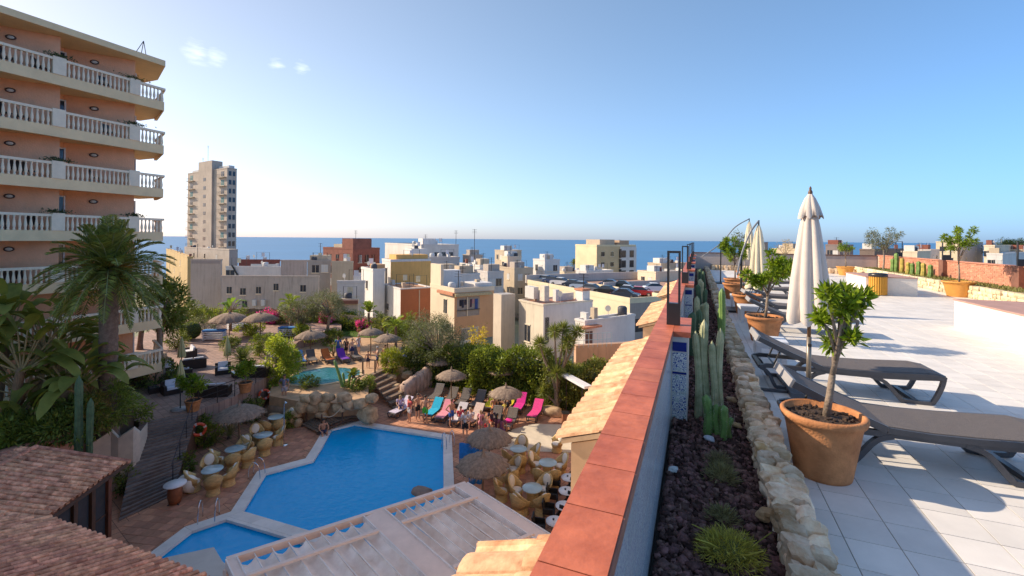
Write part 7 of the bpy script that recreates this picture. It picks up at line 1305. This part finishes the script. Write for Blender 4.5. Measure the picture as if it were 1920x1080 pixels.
# cream corner house with laundry balcony
b_ = Bld('cream_corner_house', 'cream and orange corner house with laundry on its balcony', 853, 808, 927, 549, 51, W('cream_bright', (.66, .53, .38), (.5, .4, .28), .15), 34, 0, m_roofgrey, .5, mat_r=W('peach', (.60, .33, .17), None, .15))
b_.box(b_.L * .55, b_.L, 0, .35, 3.0, c_cream, 'stair_wall'); b_.box(b_.L * .72, b_.L, .36, 3.2, 2.2, c_white, 'roof_room'); b_.box(.4, b_.L * .5, b_.R * .55, b_.R, .9, c_white, 'roof_wall')
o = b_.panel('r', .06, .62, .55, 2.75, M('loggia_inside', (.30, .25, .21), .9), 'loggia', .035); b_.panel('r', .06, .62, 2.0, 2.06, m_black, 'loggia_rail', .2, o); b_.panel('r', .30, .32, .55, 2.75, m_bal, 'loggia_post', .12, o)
for k, (q, w_, h_) in enumerate(((.12, .05, .7), (.18, .04, .9), (.24, .05, .6), (.38, .04, .9), (.43, .05, .5), (.5, .07, 1.2))): b_.panel('r', q, q + w_, .85, .85 + h_, M('laundry%d' % k, [(.02, .02, .03), (.03, .03, .05), (.05, .04, .05), (.08, .04, .06), (.4, .2, .2), (.04, .07, .2)][k], .9), 'laundry', .1, o)
b_.win('l', .35, 1.0, .9, 1.6); b_.win('r', .38, 4.2, 2.2, 1.5, m_shut); b_.panel('l', -.02, .62, .05, .35, M('tile_edge', (.42, .18, .10), .9, .25, 6), 'tile_course', .3); b_.panel('r', -.02, .9, .12, .42, M('reed_edge', (.40, .32, .18), .9, .3, 8), 'reed_awning', .5); b_.mast(1, 1, 2.4)
Bld('concrete_pier', 'tall blank concrete pier between the two houses', 941, 926, 967, 553, 46, W('pier', (.50, .42, .33), (.34, .28, .22), .5), 34, 0, m_roofgrey, False)
b_ = Bld('plaster_house', 'stained cream house with two windows and air conditioners', 1020, 974, 1112, 574, 43, W('plaster', (.62, .54, .42), (.38, .31, .24), .5), 34, 0, m_roofred, .18, mat_r=W('white3', (.62, .56, .52)))
b_.win('l', .62, 2.2, .9, 1.6); b_.win('l', .66, 5.2, .9, 1.6); b_.win('r', .07, 1.1, .5, 2.4, frame=False)
for k, (l, r) in enumerate(((2.2, .5), (3.1, .6), (1.0, .9))): b_.box(l, l + .75, r, r + .6, 1.2 if k < 2 else 1.5, m_shut if k < 2 else M('ac_beige', (.52, .45, .37), .6), 'air_conditioner', .35 if k < 2 else .25)
b_.box(2.0, 2.12, 3.4, 5.6, .75, M('solar_panel', (.35, .36, .40), .3), 'solar_panel'); b_.box(.3, 1.4, b_.R - 1.1, b_.R - .1, 1.1, c_white, 'chimney'); b_.box(.2, 1.5, b_.R - 1.2, b_.R, .2, M('tile_edge', (.42, .18, .10)), 'chimney_cap', 1.1); b_.mast(.8, b_.R - .5, 2.8)
b_ = Bld('white_extension', 'low white extension with brown door and tiled canopy', 1098, 1080, 1192, 605, 40, c_white, 34, 0, m_roofgrey, .2); b_.win('r', .08, .8, .8, 2.1, M('brown_door', (.12, .06, .04), .6)); b_.panel('r', -.12, .22, .25, .42, M('tile_edge', (.42, .18, .10)), 'tile_canopy', .7)
b_ = Bld('salmon_yard_wall', 'salmon yard wall behind the hedge', 1082, 1078, 1216, 648, 36, stained('salmon2', (.50, .30, .19), (.25, .15, .10), .5, .55), 14, 0, m_roofgrey, False, 'wall'); p0, p1 = b_.pt('r', -.05, b_.zt, .4), b_.pt('r', .45, b_.zt, .4); b = MB()
for z in (.5, 1.0): b.tube([(p0.x, p0.y, p0.z + z), (p1.x, p1.y, p1.z + z)], .02, 4)
for k in range(9): p = p0.lerp(p1, k / 8); b.tube([(p.x, p.y, p.z - .1), (p.x, p.y, p.z + 1)], .018, 4)
b.build('blue_railing', M('blue_rail', (.35, .48, .55), .5), b_.t, world=True)
for q_b, n_b in [(o, 4) for o in BL]: q_b.clutter(n_b, int(q_b.zt * 100))
# car park deck
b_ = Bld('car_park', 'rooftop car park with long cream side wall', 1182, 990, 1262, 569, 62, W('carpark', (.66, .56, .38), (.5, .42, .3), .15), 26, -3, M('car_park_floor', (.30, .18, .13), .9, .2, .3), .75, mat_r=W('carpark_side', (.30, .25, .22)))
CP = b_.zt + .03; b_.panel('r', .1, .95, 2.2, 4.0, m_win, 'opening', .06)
b_.box(b_.L + .5, b_.L + 1, 0, 40, 1.6, W('back_wall', (.42, .37, .33)), 'back_wall'); b_.box(0, b_.L + 1, b_.R, b_.R + 38, .02, M('car_park_floor', (.30, .18, .13)), 'deck_extension', -.03); q_ = lambda l, r: b_.C + b_.dl * l + b_.dr * r
for l_ in (b_.L * .5,): b_.box(l_, l_ + .3, b_.R * .9, b_.R + 12, 1.3, W('back_wall', (.42, .37, .33)), 'divider_wall')
def car(px, py, paint, label, rz):
    c = P(px, py - (6 if px < 1176 else 3), CP); t = thing('parked_car', label, 'car', c, rz, 'cars on the car park roof'); m = M('paint_%s' % (paint,), paint, .25, .05, 2, spec=.6)
    prof = [(-2.05, .35), (-2.1, .62), (-1.9, .85), (-1.2, .95), (-.6, 1.0), (1.0, 1.0), (1.75, .92), (2.0, .8), (2.05, .5), (2.0, .28), (-1.95, .28)]; b = MB(); b.prism([(x, z) for x, z in prof], -.85, .85); b.v = [(x, z, y) for x, y, z in b.v]; b.build('body', m, t)
    cp = [(-1.15, 1.0), (-.45, 1.42), (.75, 1.45), (1.45, 1.0)]; k = MB(); k.prism(cp, -.74, .74); k.v = [(x, z * (1 - .12 * (y > 1.2)), y) for x, y, z in k.v]; k.build('windows', m_win, t); r = MB(); r.prism([(-.48, 1.425), (.78, 1.455), (.7, 1.5), (-.4, 1.48)], -.63, .63); r.v = [(x, z, y) for x, y, z in r.v]; r.build('roof', m, t)
    for x in (-1.3, 1.3):
        for y in (-.8, .8): w_ = MB().lathe((0, 0, 0), [(.25, -.1), (.32, -.08), (.32, .08), (.25, .1)], 14); w_.v = [(x + a, y + c_, .32 + b2) for a, b2, c_ in w_.v]; o = w_.build('wheel', m_black, t, True); h_ = MB().lathe((0, 0, 0), [(.18, -.11), (.18, .11)], 10); h_.v = [(x + a, y + c_, .32 + b2) for a, b2, c_ in h_.v]; h_.build('rim', m_chrome, o)
    for y in (-.6, .6): MB().b2(-2.12, -2.04, y - .18, y + .18, .62, .76).build('headlight', m_white, t); MB().b2(1.98, 2.07, y - .16, y + .16, .68, .82).build('tail_light', M('tail_red', (.4, .02, .02), .3), t)
ang = math.atan2(b_.dl.y, b_.dl.x)
for px, py, pc, s, da in ((1199, 558, (.42, .01, .02), 'red hatchback on the roof car park', .9), (1228, 550, (.66, .66, .68), 'white estate car at the right of the car park', 1.1), (1177, 555, (.55, .55, .58), 'silver car beside the red hatchback', .7), (1168, 548, (.02, .03, .025), 'black green car behind the silver one', .7), (1145, 545, (.05, .09, .18), 'dark blue car in the middle row', .7), (1139, 559, (.015, .015, .018), 'black car close to the long wall', .5), (1110, 555, (.16, .17, .19), 'grey car along the long wall', .5), (1091, 549, (.25, .32, .42), 'pale blue car along the long wall', .5), (1076, 546, (.02, .03, .05), 'navy car along the long wall', .5), (1052, 541, (.55, .57, .6), 'silver white car along the long wall', .5), (1038, 538, (.04, .06, .12), 'dark blue car near the left end', .5), (1024, 536, (.30, .36, .44), 'blue grey car at the left end', .5), (1172, 566, (.03, .04, .06), 'dark car hidden behind the wall corner', .6)): car(px, py, pc, s, ang + da)
# farther town
b_ = Bld('cream_apartments', 'cream and white apartment block with dark balconies by the sea', 1119, 1079, 1192, 462, 130, W('cream2', (.66, .54, .34), None, .15), 32, -14, m_roofgrey, .5, mat_r=W('apt_orange', (.56, .42, .24), None, .1))
b_.panel('r', .58, 1.0, .1, b_.zt - b_.zb - 1, c_white, 'white_wing', .35)
for j in range(4):
    for q in (.66, .87): b_.panel('r', q - .055, q + .055, 1.2 + j * 3, 3.3 + j * 3, m_win, 'loggia', .4)
    b_.panel('r', .56, .60, .8 + j * 3, 3.4 + j * 3, m_win, 'window', .4)
    for q in (.15, .38): b_.win('r', q, 1.6 + j * 3, 1.3, 1.3)
b_.box(2, 8, 3, 9, 2.0, c_tan, 'roof_room'); b_.box(1, 5, 10, 14, 1.8, W('roofroom', (.38, .26, .17)), 'roof_room'); b_.mast(3, 12, 2)
FAR = [(945, 928, 978, 471, 118, c_tan, 'boxy tan house tower left of the cream apartments'), (952, 940, 978, 483, 100, c_cream, 'small cream house below the boxy tower'), (1022, 1000, 1050, 489, 100, c_white, 'white and tan house with roof hut before the sea'), (880, 868, 905, 480, 105, c_grey, 'grey flat roofed house right of the antenna mast'), (900, 862, 925, 500, 86, c_white, 'white terrace house behind the corner house'), (915, 890, 945, 512, 78, W('far1', (.55, .5, .46)), 'pale terrace house with cluttered roof'), (965, 930, 1000, 505, 92, c_tan, 'low tan house with flat roof in the middle of town'), (1060, 1040, 1100, 512, 105, c_cream, 'low cream house in front of the town palm'), (1100, 1080, 1150, 510, 100, c_white, 'long white low house below the apartments'), (1240, 1215, 1290, 496, 105, c_tan, 'tan house beside the parapet lamps'), (1230, 1196, 1300, 512, 95, c_cream, 'low cream wall house behind the car park'), (860, 835, 900, 517, 70, W('far2', (.6, .56, .53)), 'white roof terrace rooms behind the laundry house'), (985, 958, 1000, 520, 96, c_grey, 'grey roof shed left of the car park'), (830, 810, 862, 512, 76, c_white, 'white rooms above the cream corner house'), (330, 290, 345, 480, 130, c_orange, 'orange house between hotel and tower')]
for xc, xl, xr, yt, d, m, s in FAR:
    b_ = Bld('town_house', s, xc, xl, xr, yt, d, m, 30, None, rnd.choice([m_roofred, m_roofgrey]), .3); b_.grid('r', 2, 2, 1.0, 2.8, 1.1, 1.3); b_.grid('l', 2, 2, 1.0, 2.8, 1.0, 1.2); b_.box(1, min(3, b_.L - .3), .6, min(3, b_.R - .3), 1.4, rnd.choice([c_white, c_tan, c_grey]), 'roof_hut'); b_.mast(.6, 1, rnd.uniform(1.5, 3)); b_.clutter(5, xc)
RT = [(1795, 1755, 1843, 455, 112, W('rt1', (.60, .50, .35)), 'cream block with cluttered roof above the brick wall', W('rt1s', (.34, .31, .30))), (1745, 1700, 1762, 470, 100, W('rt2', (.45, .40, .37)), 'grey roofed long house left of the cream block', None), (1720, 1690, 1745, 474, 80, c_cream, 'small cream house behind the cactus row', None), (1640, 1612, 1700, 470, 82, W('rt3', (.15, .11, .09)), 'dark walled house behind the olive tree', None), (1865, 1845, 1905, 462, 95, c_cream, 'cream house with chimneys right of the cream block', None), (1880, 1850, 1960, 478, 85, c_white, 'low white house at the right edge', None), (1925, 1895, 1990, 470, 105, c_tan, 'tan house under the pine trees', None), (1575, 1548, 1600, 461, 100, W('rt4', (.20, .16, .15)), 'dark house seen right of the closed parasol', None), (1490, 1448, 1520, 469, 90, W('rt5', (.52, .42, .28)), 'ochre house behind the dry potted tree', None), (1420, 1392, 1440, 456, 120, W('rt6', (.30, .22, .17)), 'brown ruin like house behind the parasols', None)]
for xc, xl, xr, yt, d, m, s, mr in RT:
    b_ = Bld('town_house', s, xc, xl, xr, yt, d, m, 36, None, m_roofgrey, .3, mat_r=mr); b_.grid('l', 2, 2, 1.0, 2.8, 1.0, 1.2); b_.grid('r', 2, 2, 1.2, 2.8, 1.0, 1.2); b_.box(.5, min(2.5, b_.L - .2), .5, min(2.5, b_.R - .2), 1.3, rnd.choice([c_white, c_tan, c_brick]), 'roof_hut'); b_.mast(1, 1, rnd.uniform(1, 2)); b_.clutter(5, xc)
for i, (px, py, d, r, s) in enumerate(((1893, 462, 120, 3.4, 'umbrella pine on the hill at the right edge'), (1915, 460, 128, 4.0, 'second umbrella pine at the right edge'), (1870, 470, 125, 3.0, 'lower pine left of the umbrella pine'))):
    p = PD(px, py, d); t = thing('pine_tree', s, 'tree', (p.x, p.y, p.z - 8), 0, 'pines on the hill'); V, cc = crown_quads((0, 0, 8), (r, r, r * .42), 3500, .45, .12, 200 + i, 30, .35, .4); quadmesh('crown', V, leafmat('pine_needle', (.035, .06, .022), .35, .15), t); b = MB(); b.tube([(0, 0, 0), (.2, .1, 4), (0, 0, 7.4)], [.3, .22, .15], 7)
    for e in cc[::3]: b.tube([(0, 0, 6.6), tuple(e)], [.1, .03], 4)
    b.build('trunk', m_bark, t)
